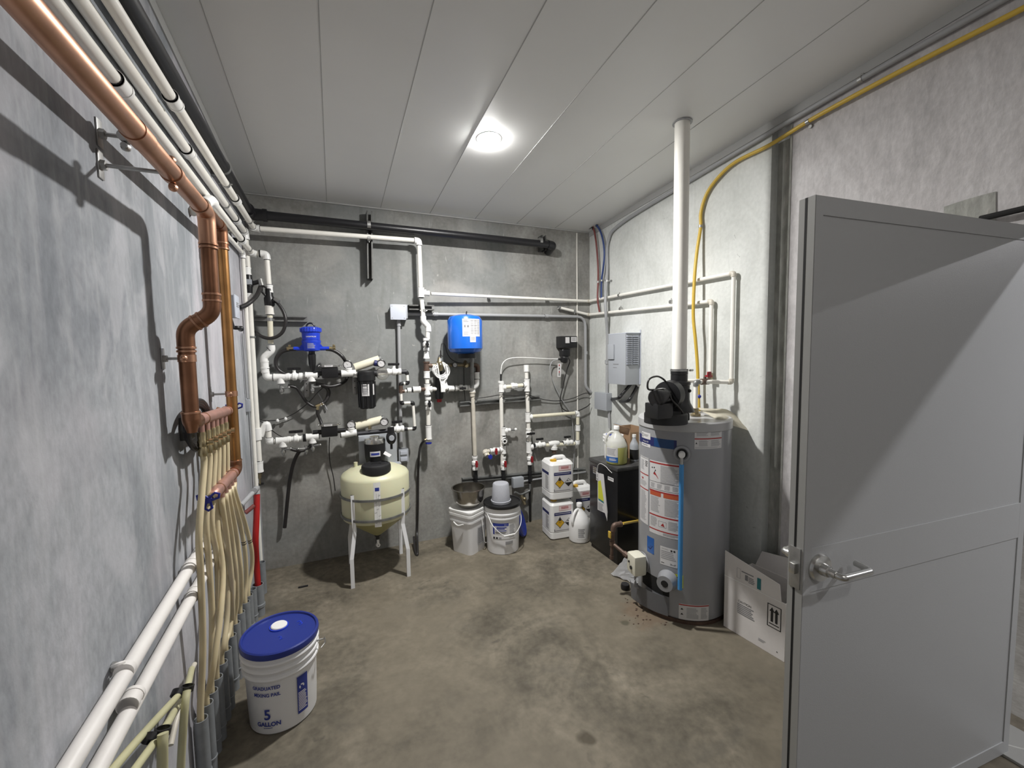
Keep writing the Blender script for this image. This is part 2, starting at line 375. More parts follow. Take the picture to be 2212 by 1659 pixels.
def sleeve(T, p, d, ln=.05, r=.0235, m='pvcw', name='coupling', r1=None, rings=True, inner=.0172, lip=True, seg=20):
    p = V(p); d = V(d).normalized(); bm = newbm()
    cyl(bm, p-d*ln/2, p+d*ln/2, r, r1 or r, seg)
    if lip and ln > .03:
        cyl(bm, p-d*ln/2, p-d*(ln/2-.01), r*1.07, seg=seg); cyl(bm, p+d*(ln/2-.01), p+d*ln/2, (r1 or r)*1.07, seg=seg)
    if rings:
        cyl(bm, p-d*(ln/2+.004), p-d*ln/2, inner*1.1, seg=seg, mi=1); cyl(bm, p+d*ln/2, p+d*(ln/2+.004), inner*1.1, seg=seg, mi=1)
    return part(name, bm, [m, 'ring'], T)
def tee(T, p, d, b, ln=.075, bl=.038, r=.0235, m='pvcw', inner=.0172, name='tee'):
    p = V(p); d = V(d).normalized(); b = V(b).normalized(); bm = newbm(); seg = 20
    cyl(bm, p-d*ln/2, p+d*ln/2, r, seg=seg); cyl(bm, p, p+b*bl, r*.98, seg=seg)
    for q, dd in ((p-d*ln/2, -d), (p+d*ln/2, d), (p+b*bl, b)):
        cyl(bm, q-dd*.01, q, r*1.07, seg=seg); cyl(bm, q, q+dd*.004, inner*1.1, seg=seg, mi=1)
    return part(name, bm, [m, 'ring'], T)
def valve(T, p, d, hdir, ln=.09, r=.024, m='pvcw', hm='black', hl=.055, inner=.0172, cross=False, stem=.012, along=None):
    """ball valve: body with union ends, a stem and a lever handle"""
    p = V(p); d = V(d).normalized(); h = V(hdir).normalized(); bm = newbm(); seg = 20
    lathe(bm, [(r*.8, -ln/2), (r, -ln/2), (r, -ln/2+.018), (r*.82, -ln/2+.022), (r*.85, -ln*.16), (r*1.15, -ln*.1), (r*1.15, ln*.1), (r*.85, ln*.16), (r*.82, ln/2-.022), (r, ln/2-.018), (r, ln/2), (r*.8, ln/2)], p, seg, d)
    cyl(bm, p, p+h*(r*1.15+stem), r*.42, seg=12)
    for s in (-1, 1): cyl(bm, p+d*s*ln/2, p+d*s*(ln/2+.004), inner*1.1, seg=seg, mi=1)
    o = part('ball_valve', bm, [m, 'ring'], T)
    a = V(along).normalized() if along else d
    q = p+h*(r*1.15+stem+.004); bm = newbm(); x = a.cross(h).normalized()
    mt = Matrix((( a.x, x.x, h.x, q.x), (a.y, x.y, h.y, q.y), (a.z, x.z, h.z, q.z), (0, 0, 0, 1)))
    box(bm, (-hl/2, -.009, -.006), (hl/2, .009, .013), .005, mt); lathe(bm, [(0, -.006), (.013, -.006), (.013, .008), (0, .008)], q, 14, h)
    hd = part('valve_handle', bm, hm, o)
    return o
def gauge(T, p, n, r=.028, parent=None):
    p = V(p); n = V(n).normalized(); bm = newbm()
    lathe(bm, [(0, -.018), (r*.9, -.018), (r, -.012), (r, .008), (r*.88, .01), (r*.88, .004), (0, .004)], p, 28, n)
    o = part('pressure_gauge', bm, 'black', parent or T)
    bm = newbm(); lathe(bm, [(0, .0045), (r*.85, .0045)], p, 28, n); x, y, d = frame(n)
    fn = plane_fn(p+n*.0046, x, y)
    for k in range(9):
        a = -2.3+k*.575; c, s = math.sin(a), math.cos(a)
        poly2(bm, fn, [(c*r*.62-s*.0008, s*r*.62+c*.0008), (c*r*.8-s*.0008, s*r*.8+c*.0008), (c*r*.8+s*.0008, s*r*.8-c*.0008), (c*r*.62+s*.0008, s*r*.62-c*.0008)], .0006, 1)
    poly2(bm, fn, [(-.0015, -.002), (.0015, -.002), (-r*.45, r*.45)], .0009, 1)
    f = part('dial', bm, ['paper', 'ink'], o if not parent else T)
    return o
def strap(T, p, d, w_dir, r=.0172, m='galv', name='pipe_clamp'):
    """two-piece strut clamp round a pipe: band and bolt"""
    p = V(p); d = V(d).normalized(); bm = newbm()
    cyl(bm, p-d*.011, p+d*.011, r*1.14, seg=18); w_ = V(w_dir).normalized()
    cyl(bm, p-w_*(r+.012), p+w_*(r+.012), .0035, seg=8)
    t = newbm(); merge(bm, t)
    return part(name, bm, m, T)
def strut(name, a, b, out, label, m='galvd', w_=.041, dep=.041, cat='strut channel'):
    """U-shaped steel channel from a to b, back on the wall, open side towards out"""
    a, b = V(a), V(b); d = (b-a).normalized(); o_ = V(out).normalized(); s = d.cross(o_).normalized(); t = .003; bm = newbm()
    def bx(s0, s1, o0, o1):
        prism(bm, [a+s*s0+o_*o0, a+s*s1+o_*o0, a+s*s1+o_*o1, a+s*s0+o_*o1], b-a)
    bx(-w_/2, w_/2, 0.0005, t); bx(-w_/2, -w_/2+t, t, dep); bx(w_/2-t, w_/2, t, dep)
    bx(-w_/2+t, -w_/2+.010, dep-t, dep); bx(w_/2-.010, w_/2-t, dep-t, dep)
    return solo(name, bm, m, label, cat, smooth=0)
BK = V((0, -1, 0)); RT = V((-1, 0, 0)); LT = V((1, 0, 0)); UP = V((0, 0, 1)); DN = V((0, 0, -1)); XP = V((1, 0, 0)); XM = V((-1, 0, 0)); YP = V((0, 1, 0)); YM = V((0, -1, 0))
# ---------------------------------------------------------------- the room
bm = newbm(); box(bm, (XL-.2, YF-.2, -.1), (XR+.3, YB+.2, 0)); struct('floor', bm, 'floor')
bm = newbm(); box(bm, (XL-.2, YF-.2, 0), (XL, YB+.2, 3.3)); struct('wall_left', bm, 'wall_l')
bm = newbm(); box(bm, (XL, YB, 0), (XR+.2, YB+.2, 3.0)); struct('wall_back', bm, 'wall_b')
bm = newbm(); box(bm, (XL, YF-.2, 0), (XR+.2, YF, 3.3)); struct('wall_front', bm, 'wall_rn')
YR0, YR1, YD1, YD0, ZD = 1.552, 1.655, .735, -.44, 1.985   # recess in the right wall, doorway
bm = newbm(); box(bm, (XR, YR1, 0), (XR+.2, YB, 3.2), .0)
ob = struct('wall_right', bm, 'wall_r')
bm = newbm(); box(bm, (XR, YD1, 0), (XR+.22, YR0, 3.2)); box(bm, (XR, YF, 0), (XR+.05, YD0, 3.2)); box(bm, (XR, YD0, ZD), (XR+.05, YD1, 3.2))
ob2 = struct('wall_right_near', bm, 'wall_rn')
bm = newbm(); box(bm, (XR+.055, YR0, 0), (XR+.2, YR1, 3.2)); struct('recess', bm, 'rough').name = 'wall_right_recess'
# ragged mortar fins and sealant bead at the joint of the two panels
bm = newbm()
for k in range(46):
    z = 1.0+k*.04; a = .006+random.random()*.014
    box(bm, (XR+.02, YR0, z), (XR+.05, YR0+a, z+.045), .002)
box(bm, (XR-.004, YR0-.012, .0), (XR+.003, YR0-.002, 2.83), .001)
struct('trim_1', bm, 'rough')
# ceiling of steel panels running front to back, with raised seams
bm = newbm()
def cp(x, y, dz=0): return V((x, y, zceil(y)+dz))
prism(bm, [cp(XL-.2, YF-.2), cp(XR+.2, YF-.2), cp(XR+.2, YB+.2), cp(XL-.2, YB+.2)], (0, 0, .1))
cl = struct('ceiling', bm, 'ceil')
for k in range(-1, 7):
    x = .005+k*.381
    if x < XL+.05: continue
    bm = newbm(); prism(bm, [cp(x-.0016, YF, -.002), cp(x+.0016, YF, -.002), cp(x+.0016, YB, -.002), cp(x-.0016, YB, -.002)], (0, 0, .003)); o = struct('seam', bm, 'seam', parent=cl)
# closing trims between the ceiling and the walls
bm = newbm(); prism(bm, [cp(XL, YF, -.05), cp(XL+.006, YF, -.05), cp(XL+.006, YB, -.05), cp(XL, YB, -.05)], (0, 0, .05)); struct('trim_2', bm, 'seam')
bm = newbm(); prism(bm, [cp(XR-.006, YF, -.045), cp(XR, YF, -.045), cp(XR, YB, -.045), cp(XR-.006, YB, -.045)], (0, 0, .045)); struct('trim_3', bm, 'seam')
bm = newbm(); box(bm, (XL, YB-.008, ZC-.012), (XR, YB, ZC), .002); struct('trim_4', bm, 'seam')
a = B(1246, 505, .004); bm = newbm(); tube(bm, [V((a.x, YB-.004, 0.002)), V((a.x, YB-.004, ZC-.022))], .0065, 8); struct('trim_5', bm, 'pvc', 35)
# grout patch left on the near wall panel beside the door head
a = [R(2040, 447), R(2085, 432), R(2128, 420), R(2152, 414), R(2152, 480), R(2040, 480)]
bm = newbm(); prism(bm, [p for p in a], (-.004, 0, 0)); struct('trim_6', bm, 'rough')
# space beyond the doorway
bm = newbm(); box(bm, (XR+.05, -3, -.1), (7, 3, -.002)); struct('floor_hall', bm, 'hallfloor')
bm = newbm(); box(bm, (XR+.05, -3, 2.7), (7, 3, 2.8)); struct('ceiling_hall', bm, 'ceil')
bm = newbm(); box(bm, (7, -3, 0), (7.1, 3, 2.7)); box(bm, (XR+.2, -3.1, 0), (7, -3, 2.7)); box(bm, (XR+.2, 3, 0), (7, 3.1, 2.7)); struct('wall_hall', bm, 'plaster')
# metal lining of the doorway and threshold
bm = newbm()
box(bm, (XR+.03, YD1-.03, 0), (XR+.2, YD1, ZD)); box(bm, (XR-.002, YD0, 0), (XR+.05, YD0+.03, ZD)); box(bm, (XR+.0, YD0+.03, ZD-.02), (XR+.05, YD1-.03, ZD))
box(bm, (XR-.01, YD0, 0.0), (XR+.2, YD1-.03, .012), .003); struct('trim_7', bm, 'frame')
# lamps: shallow round lenses let into the ceiling
def lamp(x, y, z, lens, label, n=(0, 0, -1), r=.062):
    T = thing('ceiling_lamp', label, 'lamp', (x, y, z)); bm = newbm()
    lathe(bm, [(r, 0.0), (r+.007, 0.0), (r+.007, .002), (r, .003), (r-.001, .0)], (x, y, z), 36, n); part('trim_ring', bm, 'white', T)
    bm = newbm(); lathe(bm, [(r, .001), (r*.97, .004), (r*.85, .007), (r*.5, .009), (0, .010)], (x, y, z), 36, n); part('lens', bm, lens, T)
    return T
nn = V((0, -SLOPE, -1)).normalized()
lamp(.864, 2.322, zceil(2.322), 'lens', 'round lit ceiling lamp in the middle of the grey ceiling', nn)
lamp(.864, -.75, zceil(-.75), 'lensfill', 'round ceiling lamp at the near end of the ceiling behind the viewpoint', nn)  # fill lamp added to brighten the near walls and the door face
lamp(3.12, -.75, 2.7, 'lensh', 'round hall lamp just outside the doorway', r=.045)
lamp(4.9, -.75, 2.7, 'lensh', 'round hall lamp further from the doorway', r=.045)
# ---------------------------------------------------------------- door
DL, DH = V((1.202, .743, 0)), V((2.308, .653, 0)); dv = (DH-DL).normalized(); dn = V((dv.y, -dv.x, 0)) # dn faces the viewer
if dn.y > 0: dn = -dn
DW = (DH-DL).length; ZT = 1.962; TH = .045
def dbox(bm, u0, u1, n0, n1, z0, z1, bev=0, mi=0):
    # u along the leaf from its free edge, n towards the viewer from its near face
    mt = Matrix(((dv.x, dn.x, 0, DL.x), (dv.y, dn.y, 0, DL.y), (0, 0, 1, 0), (0, 0, 0, 1)))
    box(bm, (u0, n0, z0), (u1, n1, z1), bev, mt, mi)
door = bpy.data.objects.new('door_1', None); C.objects.link(door); ORG[door.name] = V((0, 0, 0)); door['kind'] = 'structure'
bm = newbm(); dbox(bm, .002, DW, -TH+.003, -.003, .01, ZT, .0)
part('leaf', bm, 'door', door, smooth=0)
bm = newbm()   # stiles and rails standing proud of the two panels
for s in (0, 1):
    n0, n1 = ((-.003, 0) if s == 0 else (-TH, -TH+.003))
    dbox(bm, 0, .030, n0, n1, .01, ZT, 0); dbox(bm, DW-.035, DW, n0, n1, .01, ZT, 0)
    dbox(bm, .030, DW-.035, n0, n1, ZT-.05, ZT, 0); dbox(bm, .030, DW-.035, n0, n1, .01, .06, 0); dbox(bm, .030, DW-.035, n0, n1, .855, .985, .001)
part('rail', bm, 'door', door, smooth=0)
bm = newbm(); dbox(bm, -.0015, .0, -TH*.62, -TH*.48, .01, ZT); part('edge_gap', bm, 'dark', door, 'black rubber strip in the leaf edge', smooth=0)
bm = newbm(); dbox(bm, -.001, .002, -TH, -TH*.62, .01, ZT); dbox(bm, -.001, .002, -TH*.48, 0, .01, ZT); part('edge_plate', bm, 'frame', door, smooth=0)
hz = .925; hc = DL+dv*.062+V((0, 0, hz))
bm = newbm(); dbox(bm, -.004, .0, -TH*.86, -TH*.14, hz-.06, hz+.06, .001); part('latch_plate', bm, 'galv', door)
bm = newbm(); dbox(bm, -.016, -.002, -TH*.7, -TH*.3, hz-.015, hz+.015, .003); part('latch_bolt', bm, 'satin', door)
for s, nrm, base in ((1, dn, hc), (-1, -dn, hc-dn*TH)):
    bm = newbm(); lathe(bm, [(0, 0), (.041, 0), (.041, .005), (.037, .011), (.018, .013), (.016, .03), (.012, .032), (.012, .05), (0, .05)], base, 36, nrm)
    rose = part('handle_rose', bm, 'satin', door)
    bm = newbm(); p0 = base+nrm*.04
    tube(bm, fillet([p0, base+nrm*.066, base+nrm*.066+dv*.115, base+nrm*.02+dv*.122], .012, 5), .0095, 14)
    part('lever', bm, 'satin', rose)
# door closer arm above the leaf
a = R(2166, 470, .06); T = thing('door_closer', 'dark door closer arm above the open grey door', 'door closer', a)
bm = newbm(); box(bm, (XR-.055, -.1, ZD+.03), (XR-.001, .22, ZD+.085), .008); part('closer_body', bm, 'blackm', T)
bm = newbm(); tube(bm, [V((XR-.05, .12, ZD+.055)), V((XR-.05, .45, ZD+.05)), V((XR-.03, .8, ZD+.045))], .011, 10); part('arm', bm, 'dark', T)
# ---------------------------------------------------------------- water heater
HX, HY, HR, HT = 1.952, 1.934, .261, 1.16
T = heater = thing('water_heater', 'tall grey gas water heater standing right of the black cabinet', 'water heater', (HX, HY, 0))
bm = newbm(); lathe(bm, [(HR-.03, 0), (HR-.012, .0), (HR-.012, .03), (HR, .032), (HR, HT-.05)], (HX, HY, 0), 72); part('tank_shell', bm, 'steelpaint', T)
bm = newbm(); lathe(bm, [(HR, HT-.055), (HR+.005, HT-.05), (HR+.005, HT-.008), (HR-.002, HT), (HR-.03, HT-.006), (0, HT-.004)], (HX, HY, 0), 72); part('top_cap', bm, 'steellt', T)
bm = newbm(); lathe(bm, [(HR-.02, .0), (HR-.004, .0), (HR-.004, .02), (HR-.012, .02)], (HX, HY, 0), 60); part('base_ring', bm, 'iron', T)
import math as _m
def hang(px, py):   # angle on the shell under a pixel
    d = ray(px, py); o = EYE-V((HX, HY, 0)); a = d.x**2+d.y**2; b = o.x*d.x+o.y*d.y; c = o.x**2+o.y**2-HR**2
    t = (-b-_m.sqrt(max(b*b-a*c, 0)))/a; p = EYE+d*t; return _m.atan2(p.y-HY, p.x-HX) % (2*_m.pi), p.z
def hlabel(px0, py0, px1, py1, name, cols, label=None):
    """rectangular sheet on the shell between two pixels; returns bmesh, fn, width, height"""
    a0, z0 = hang(px0, py0); a1, z1 = hang(px1, py1)
    fn = cyl_fn((HX, HY, min(z0, z1)), HR, a0); wd = (a1-a0)*HR; ht = abs(z1-z0)
    return newbm(), fn, wd, ht
NL = 16
# name plate
bm, fn, wd, ht = hlabel(1384, 935, 1466, 952, '', '')
a0, z0 = hang(1382, 945); a1, _ = hang(1462, 945)
fn = cyl_fn((HX, HY, z0), HR, a0); wd = (a1-a0)*HR
quad(bm, fn, 0, -.021, wd*.55, .031, .0008, 0, 9)
quad(bm, fn, wd*.55, -.021, wd*.96, .031, .0008, 1, 9)
quad(bm, fn, wd*.95, -.021, wd*1.0, .031, .0009, 0, 3)
quad(bm, fn, wd*.16, .012, wd*.46, .05, .0012, 2, 6); quad(bm, fn, wd*.16, -.036, wd*.46, -.016, .0012, 2, 6)
outline(bm, fn, wd*.185, .02, wd*.225, .042, .003, .0016, 3, 1); lines(bm, fn, wd*.25, .024, wd*.42, .038, 2, .0016, 4, 3)
text(bm, fn, 'ProLine XE', wd*.22, -.008, .014, .0018, 2, sx=.85)
lines(bm, fn, wd*.19, -.032, wd*.42, -.022, 1, .0016, 4, 3)
part('name_plate', bm, ['inknavy', 'plateblue', 'paper', 'ink', 'inkg'], T, 'navy and blue name plate')
def warn(px0, py0, px1, py1, draw, label):
    bm, fn, wd, ht = hlabel(px0, py0, px1, py1, '', ''); quad(bm, fn, 0, 0, wd, ht, .0006, 0, NL); draw(bm, fn, wd, ht)
    part('warning_label', bm, ['paper', 'inkl', 'inkred', 'ink', 'inkor', 'inkgrn'], T, label)
def d1(bm, fn, w_, h):
    lines(bm, fn, w_*.06, h*.66, w_*.46, h*.95, 6, .001, 1, 4); lines(bm, fn, w_*.54, h*.66, w_*.94, h*.9, 5, .001, 1, 4)
    quad(bm, fn, 0.0, h*.5, w_*1, h*.56, .001, 2, 10)
    lines(bm, fn, w_*.14, h*.12, w_*.48, h*.44, 6, .001, 1, 4); lines(bm, fn, w_*.56, h*.12, w_*.95, h*.44, 6, .001, 1, 4)
    poly2(bm, fn, [(w_*.03, h*.26), (w_*.09, h*.26), (w_*.06, h*.36)], .001, 3); lines(bm, fn, w_*.02, .004, w_*.97, h*.08, 1, .001, 1, 8)
warn(1500, 970, 1559, 926, d1, 'white notice sheet with one red bar near the top')
def d2(bm, fn, w_, h):   # big centre sheet
    quad(bm, fn, 0, h*.965, w_, h*.985, .001, 2, 12)
    lines(bm, fn, w_*.4, h*.70, w_*.95, h*.95, 16, .001, 1, 5)
    for (x, y, s) in ((.1, .9, .03), (.18, .905, .03), (.22, .87, .025)): poly2(bm, fn, [(w_*(x-s), h*y), (w_*x, h*(y-.012)), (w_*(x+s), h*y), (w_*x, h*(y+.014))], .001, 3)
    poly2(bm, fn, [(w_*.14, h*.82), (w_*.34, h*.76), (w_*.3, h*.79), (w_*.2, h*.85)], .001, 2); poly2(bm, fn, [(w_*.14, h*.82), (w_*.2, h*.845), (w_*.22, h*.87), (w_*.18, h*.85)], .001, 3)
    quad(bm, fn, 0, h*.715, w_, h*.719, .001, 3, 12)
    for i in range(4): lines(bm, fn, w_*(.05+.24*i), h*.63, w_*(.22+.24*i), h*.695, 5, .001, 1, 2)
    quad(bm, fn, 0, h*.615, w_, h*.619, .001, 3, 12)
    quad(bm, fn, 0, h*.58, w_, h*.6, .001, 2, 12); quad(bm, fn, w_*.02, h*.525, w_*.42, h*.58, .001, 4, 6); quad(bm, fn, w_*.5, h*.525, w_*.98, h*.58, .001, 4, 6)
    lines(bm, fn, w_*.05, h*.3, w_*.4, h*.51, 13, .001, 1, 4); lines(bm, fn, w_*.54, h*.28, w_*.96, h*.51, 14, .001, 1, 4)
    quad(bm, fn, 0, h*.25, w_, h*.268, .001, 2, 12)
    lines(bm, fn, w_*.05, h*.1, w_*.3, h*.23, 8, .001, 1, 4); lines(bm, fn, w_*.66, h*.1, w_*.95, h*.22, 7, .001, 1, 4); outline(bm, fn, w_*.34, h*.12, w_*.6, h*.2, .002, .001, 1)
    poly2(bm, fn, [(w_*.42, h*.14), (w_*.55, h*.13), (w_*.5, h*.18)], .0012, 2)
    quad(bm, fn, 0, h*.055, w_, h*.07, .001, 2, 12); lines(bm, fn, w_*.5, h*.01, w_*.96, h*.045, 3, .001, 1, 4)
warn(1403, 1147, 1471, 1004, d2, 'large white warning sheet with red bars')
def d3(bm, fn, w_, h):
    quad(bm, fn, 0, h*.985, w_, h*.99, .001, 3, 6)
    lines(bm, fn, w_*.15, h*.8, w_*.6, h*.95, 9, .001, 1, 3); lines(bm, fn, w_*.7, h*.86, w_*.95, h*.95, 4, .001, 3, 1)
    quad(bm, fn, 0, h*.735, w_, h*.75, .001, 2, 6); poly2(bm, fn, [(w_*.2, h*.68), (w_*.5, h*.69), (w_*.45, h*.65)], .001, 2); lines(bm, fn, w_*.1, h*.56, w_*.9, h*.64, 5, .001, 1, 3)
    quad(bm, fn, 0, h*.515, w_, h*.53, .001, 2, 6); lines(bm, fn, w_*.15, h*.04, w_*.85, h*.49, 30, .001, 1, 3)
warn(1383, 1121, 1401, 990, d3, 'narrow white warning sheet on the left of the shell')
def d4(bm, fn, w_, h):
    text(bm, fn, 'CERTIFIED', w_*.06, h*.86, .009, .001, 1); lines(bm, fn, w_*.05, h*.3, w_*.95, h*.78, 5, .001, 1, 3)
    for x in (.66, .82): lathe_pts = [(w_*x+.006*_m.cos(k*.785), h*.86+.006*_m.sin(k*.785)) for k in range(8)]; poly2(bm, fn, lathe_pts, .001, 3)
    lines(bm, fn, w_*.06, h*.06, w_*.3, h*.13, 1, .001, 3, 1); lines(bm, fn, w_*.6, h*.06, w_*.95, h*.16, 2, .001, 3, 1)
warn(1426, 1217, 1464, 1188, d4, 'small white rating plate above the gas valve')
def d5(bm, fn, w_, h):
    quad(bm, fn, 0, h*.9, w_, h*.97, .001, 2, 10); lines(bm, fn, w_*.25, h*.1, w_*.65, h*.78, 8, .001, 1, 4); lines(bm, fn, w_*.72, h*.1, w_*.96, h*.8, 8, .001, 1, 3)
    for y in (.62, .3): poly2(bm, fn, [(w_*.05, h*y), (w_*.15, h*y), (w_*.1, h*(y+.12))], .001, 3)
warn(1466, 1336, 1531, 1306, d5, 'white notice with red top bar near the floor')
bm, fn, wd, ht = hlabel(1453, 1266, 1476, 1243, '', ''); quad(bm, fn, 0, 0, wd, ht, .0006, 0, 4); lines(bm, fn, wd*.1, ht*.5, wd*.8, ht*.8, 2, .001, 1, 2); part('yellow_label', bm, ['inkgrn', 'ink'], T, 'small yellow-green sticker')
bm, fn, wd, ht = hlabel(1398, 1190, 1413, 1164, '', ''); quad(bm, fn, 0, 0, wd, ht, .0006, 0, 4); poly2(bm, fn, [(wd*.15, ht*.3), (wd*.5, ht*.2), (wd*.85, ht*.5), (wd*.5, ht*.45)], .001, 1); part('energy_label', bm, ['lblue', 'inknavy'], T, 'small blue sticker')
# relief valve and pale blue drain tube
a, z = hang(1473, 980); rv = V((HX+HR*_m.cos(a), HY+HR*_m.sin(a), z)); rn = V((_m.cos(a), _m.sin(a), 0))
bm = newbm(); lathe(bm, [(.026, .002), (.046, .002), (.044, .010), (.034, .012), (.028, .004)], rv, 32, rn); part('port_collar', bm, 'steelpaint', T); bm = newbm(); lathe(bm, [(0, .0025), (.03, .0025), (0, .003)], rv, 24, rn); part('port_shade', bm, 'blackm', T)  # black disc paints the shade inside the port collar
bm = newbm(); lathe(bm, [(0, .011), (.018, .011), (.018, .035), (.014, .045), (0, .048)], rv, 20, rn); rvv = part('relief_valve', bm, 'white', T)
bm = newbm(); cyl(bm, rv+rn*.03, rv+rn*.034-UP*.055, .008); part('stem', bm, 'galv', rvv)
a2, z2 = hang(1479, 1268); p1 = rv+rn*.034-UP*.052
bm = newbm(); tube(bm, [p1, V((p1.x, p1.y, z2))], .0125, 16); part('drain_tube', bm, 'bluet', T, 'pale blue drain tube')
# gas control, burner access, drain
a, z = hang(1392, 1215); gp = V((HX+HR*_m.cos(a), HY+HR*_m.sin(a), z)); gn = V((_m.cos(a), _m.sin(a), 0)); gs = V((-gn.y, gn.x, 0))
def gm(o): return Matrix(((gs.x, gn.x, 0, o.x), (gs.y, gn.y, 0, o.y), (0, 0, 1, o.z), (0, 0, 0, 1)))
bm = newbm(); lathe(bm, [(0, 0), (.06, 0), (.058, .006), (0, .006)], gp-gs*.01, 28, gn); part('mounting_disc', bm, 'steelpaint', T)
bm = newbm(); box(bm, (-.045, .015, -.055), (.052, .095, .065), .018, gm(gp)); box(bm, (-.02, .001, -.03), (.02, .03, .03), .0, gm(gp)); gv = part('gas_valve', bm, 'cream', T)
bm = newbm(); lathe(bm, [(0, 0), (.011, 0), (.011, .006), (0, .006)], gp+gn*.095+gs*.012-UP*.012, 16, gn); lathe(bm, [(0, 0), (.006, 0), (.006, .006), (0, .006)], gp+gn*.095+gs*-.012+UP*.015, 16, gn); part('knob', bm, 'black', gv)
bm = newbm()
for k in range(4): tube(bm, spline([gp+gn*.05+gs*(.01*k-.02)-UP*.05, gp+gn*(.06+.01*k)-UP*.11+gs*.012*k, gp+gn*.02-UP*.17+gs*(.03-.01*k)], 6), .0035, 6)
part('wire', bm, 'inkl', T)
a, z = hang(1443, 1252); q = V((HX+HR*_m.cos(a), HY+HR*_m.sin(a), z)); qn = V((_m.cos(a), _m.sin(a), 0))
bm = newbm(); lathe(bm, [(0, 0), (.058, 0), (.055, .02), (.045, .045), (.045, .06), (.02, .06), (.02, .045), (0, .045)], q, 32, qn); part('drain_collar', bm, 'steelpaint', T)
bm = newbm(); lathe(bm, [(0, .045), (.017, .045), (.017, .062), (0, .062)], q, 16, qn); part('drain_valve', bm, 'blackm', T)
# open burner hole and the loose access cover
a0, z0 = hang(1388, 1292); a1, z1 = hang(1446, 1272)
bm = newbm(); fn = cyl_fn((HX, HY, .08), HR, a0); wd = (a1-a0)*HR
quad(bm, fn, .0, .06, wd, .15, .0012, 0, 8); part('burner_opening', bm, 'dark', T, smooth=0)
bm = newbm(); a = [V((HX+(HR+.03+.03*k)*_m.cos(a0-.15+.12*k), HY+(HR+.03)*_m.sin(a0-.15+.12*k), 0)) for k in range(1)]
fn = cyl_fn((HX, HY, .03), HR+.012, a0)
vs = []
for i in range(9):
    u = wd*(-.12+1.15*i/8); out = .05*(1-i/8)**1.5; curl = .03*_m.sin(i*.6) if i < 2 else 0
    vs.append((bm.verts.new(fn(u, .0, out)), bm.verts.new(fn(u, .12-.012*i/8, out*1.2+curl))))
for (a_, b_), (c_, d_) in zip(vs[:-1], vs[1:]): bm.faces.new((a_, c_, d_, b_))
bmesh.ops.solidify(bm, geom=bm.faces[:], thickness=.003)
part('access_cover', bm, 'steelpaint', T, 'bent loose metal access cover')
# power vent blower on the top
bz = HT-.004; bc = F(1440, 905, HT); bcx, bcy = bc.x, bc.y
bm = newbm(); c0 = onp(1438, 897, 1, 1.80)
lathe(bm, [(0, .0), (.115, .0), (.115, .05), (.108, .058), (0, .06)], (c0.x, c0.y, HT), 40); box(bm, (c0.x-.03, c0.y-.02, HT), (c0.x+.16, c0.y+.1, HT+.045), .012); part('blower_base', bm, 'blackm', T)
st = V((1.816, 1.838, HT))
bm = newbm(); lathe(bm, [(0, .05), (.085, .05), (.078, .07), (.062, .1), (.058, .12), (.058, .2), (.062, .205), (.062, .22), (.046, .225), (.046, .26), (0, .26)], st, 36)
for k in range(4):
    a = k*1.57+.4; ball(bm, st+V((.06*_m.cos(a), .06*_m.sin(a), .17)), .01, 10)
part('exhaust_stack', bm, 'black', T)
mt = onp(1424, 858, 1, st.y-.10)
bm = newbm(); ax = (V((st.x, st.y, mt.z+.01))-mt).normalized()
lathe(bm, [(0, -.045), (.04, -.045), (.046, -.035), (.046, .05), (.03, .055), (.03, .09), (.075, .095), (.078, .15), (0, .15)], mt, 30, ax); box(bm, (mt.x-.045, mt.y-.04, HT+.04), (mt.x+.06, mt.y+.06, mt.z-.03), .01); part('fan_motor', bm, 'black', T)
bm = newbm(); q = mt+V((0, -.0, .046)); fnn = plane_fn(mt+UP*.0462+V((.0, -.01, 0)), XP, YP); quad(bm, fnn, -.01, -.01, .025, .014, .0008); part('motor_label', bm, 'paper', T)
bm = newbm(); tube(bm, spline([mt+V((-.02, 0, .04)), onp(1400, 840, 1, mt.y), onp(1402, 820, 1, mt.y), onp(1420, 813, 1, mt.y+.02), onp(1436, 822, 1, mt.y+.04), onp(1442, 836, 1, mt.y+.06)], 8), .005, 8); part('cable', bm, 'rubber', T)
bm = newbm(); tube(bm, spline([onp(1447, 845, 1, mt.y), onp(1450, 862, 1, mt.y-.04), onp(1466, 880, 1, mt.y-.05), onp(1474, 893, 1, mt.y-.03), onp(1462, 897, 1, mt.y-.02)], 8), .005, 8); part('cable', bm, 'rubber', T)
# plastic exhaust pipe to the ceiling
top = V((st.x, st.y, zceil(st.y))); 
T = thing('vent_pipe', 'tall white vertical vent pipe rising from the water heater blower to the ceiling', 'pipe', (st.x, st.y, HT+.235))
bm = newbm(); tube(bm, [V((st.x, st.y, HT+.262)), top+V((.0, 0, .0))], .040, 32); part('pipe', bm, 'pvc', T)
bm = newbm(); lathe(bm, [(.041, -.004), (.052, -.004), (.052, .0), (.041, 0)], top, 32); part('ceiling_collar', bm, 'conduit', T)
bm = newbm(); lathe(bm, [(.0, 0), (.047, .0), (.047, .03), (.0405, .03)], (st.x, st.y, HT+.262), 32); part('rubber_sleeve', bm, 'black', T)
bm = newbm(); lathe(bm, [(.0465, .018), (.049, .018), (.049, .028), (.0465, .028)], (st.x, st.y, HT+.262), 32); cyl(bm, (st.x+.03, st.y-.05, HT+.285), (st.x+.06, st.y-.04, HT+.285), .006); part('hose_clamp', bm, 'galv', T)
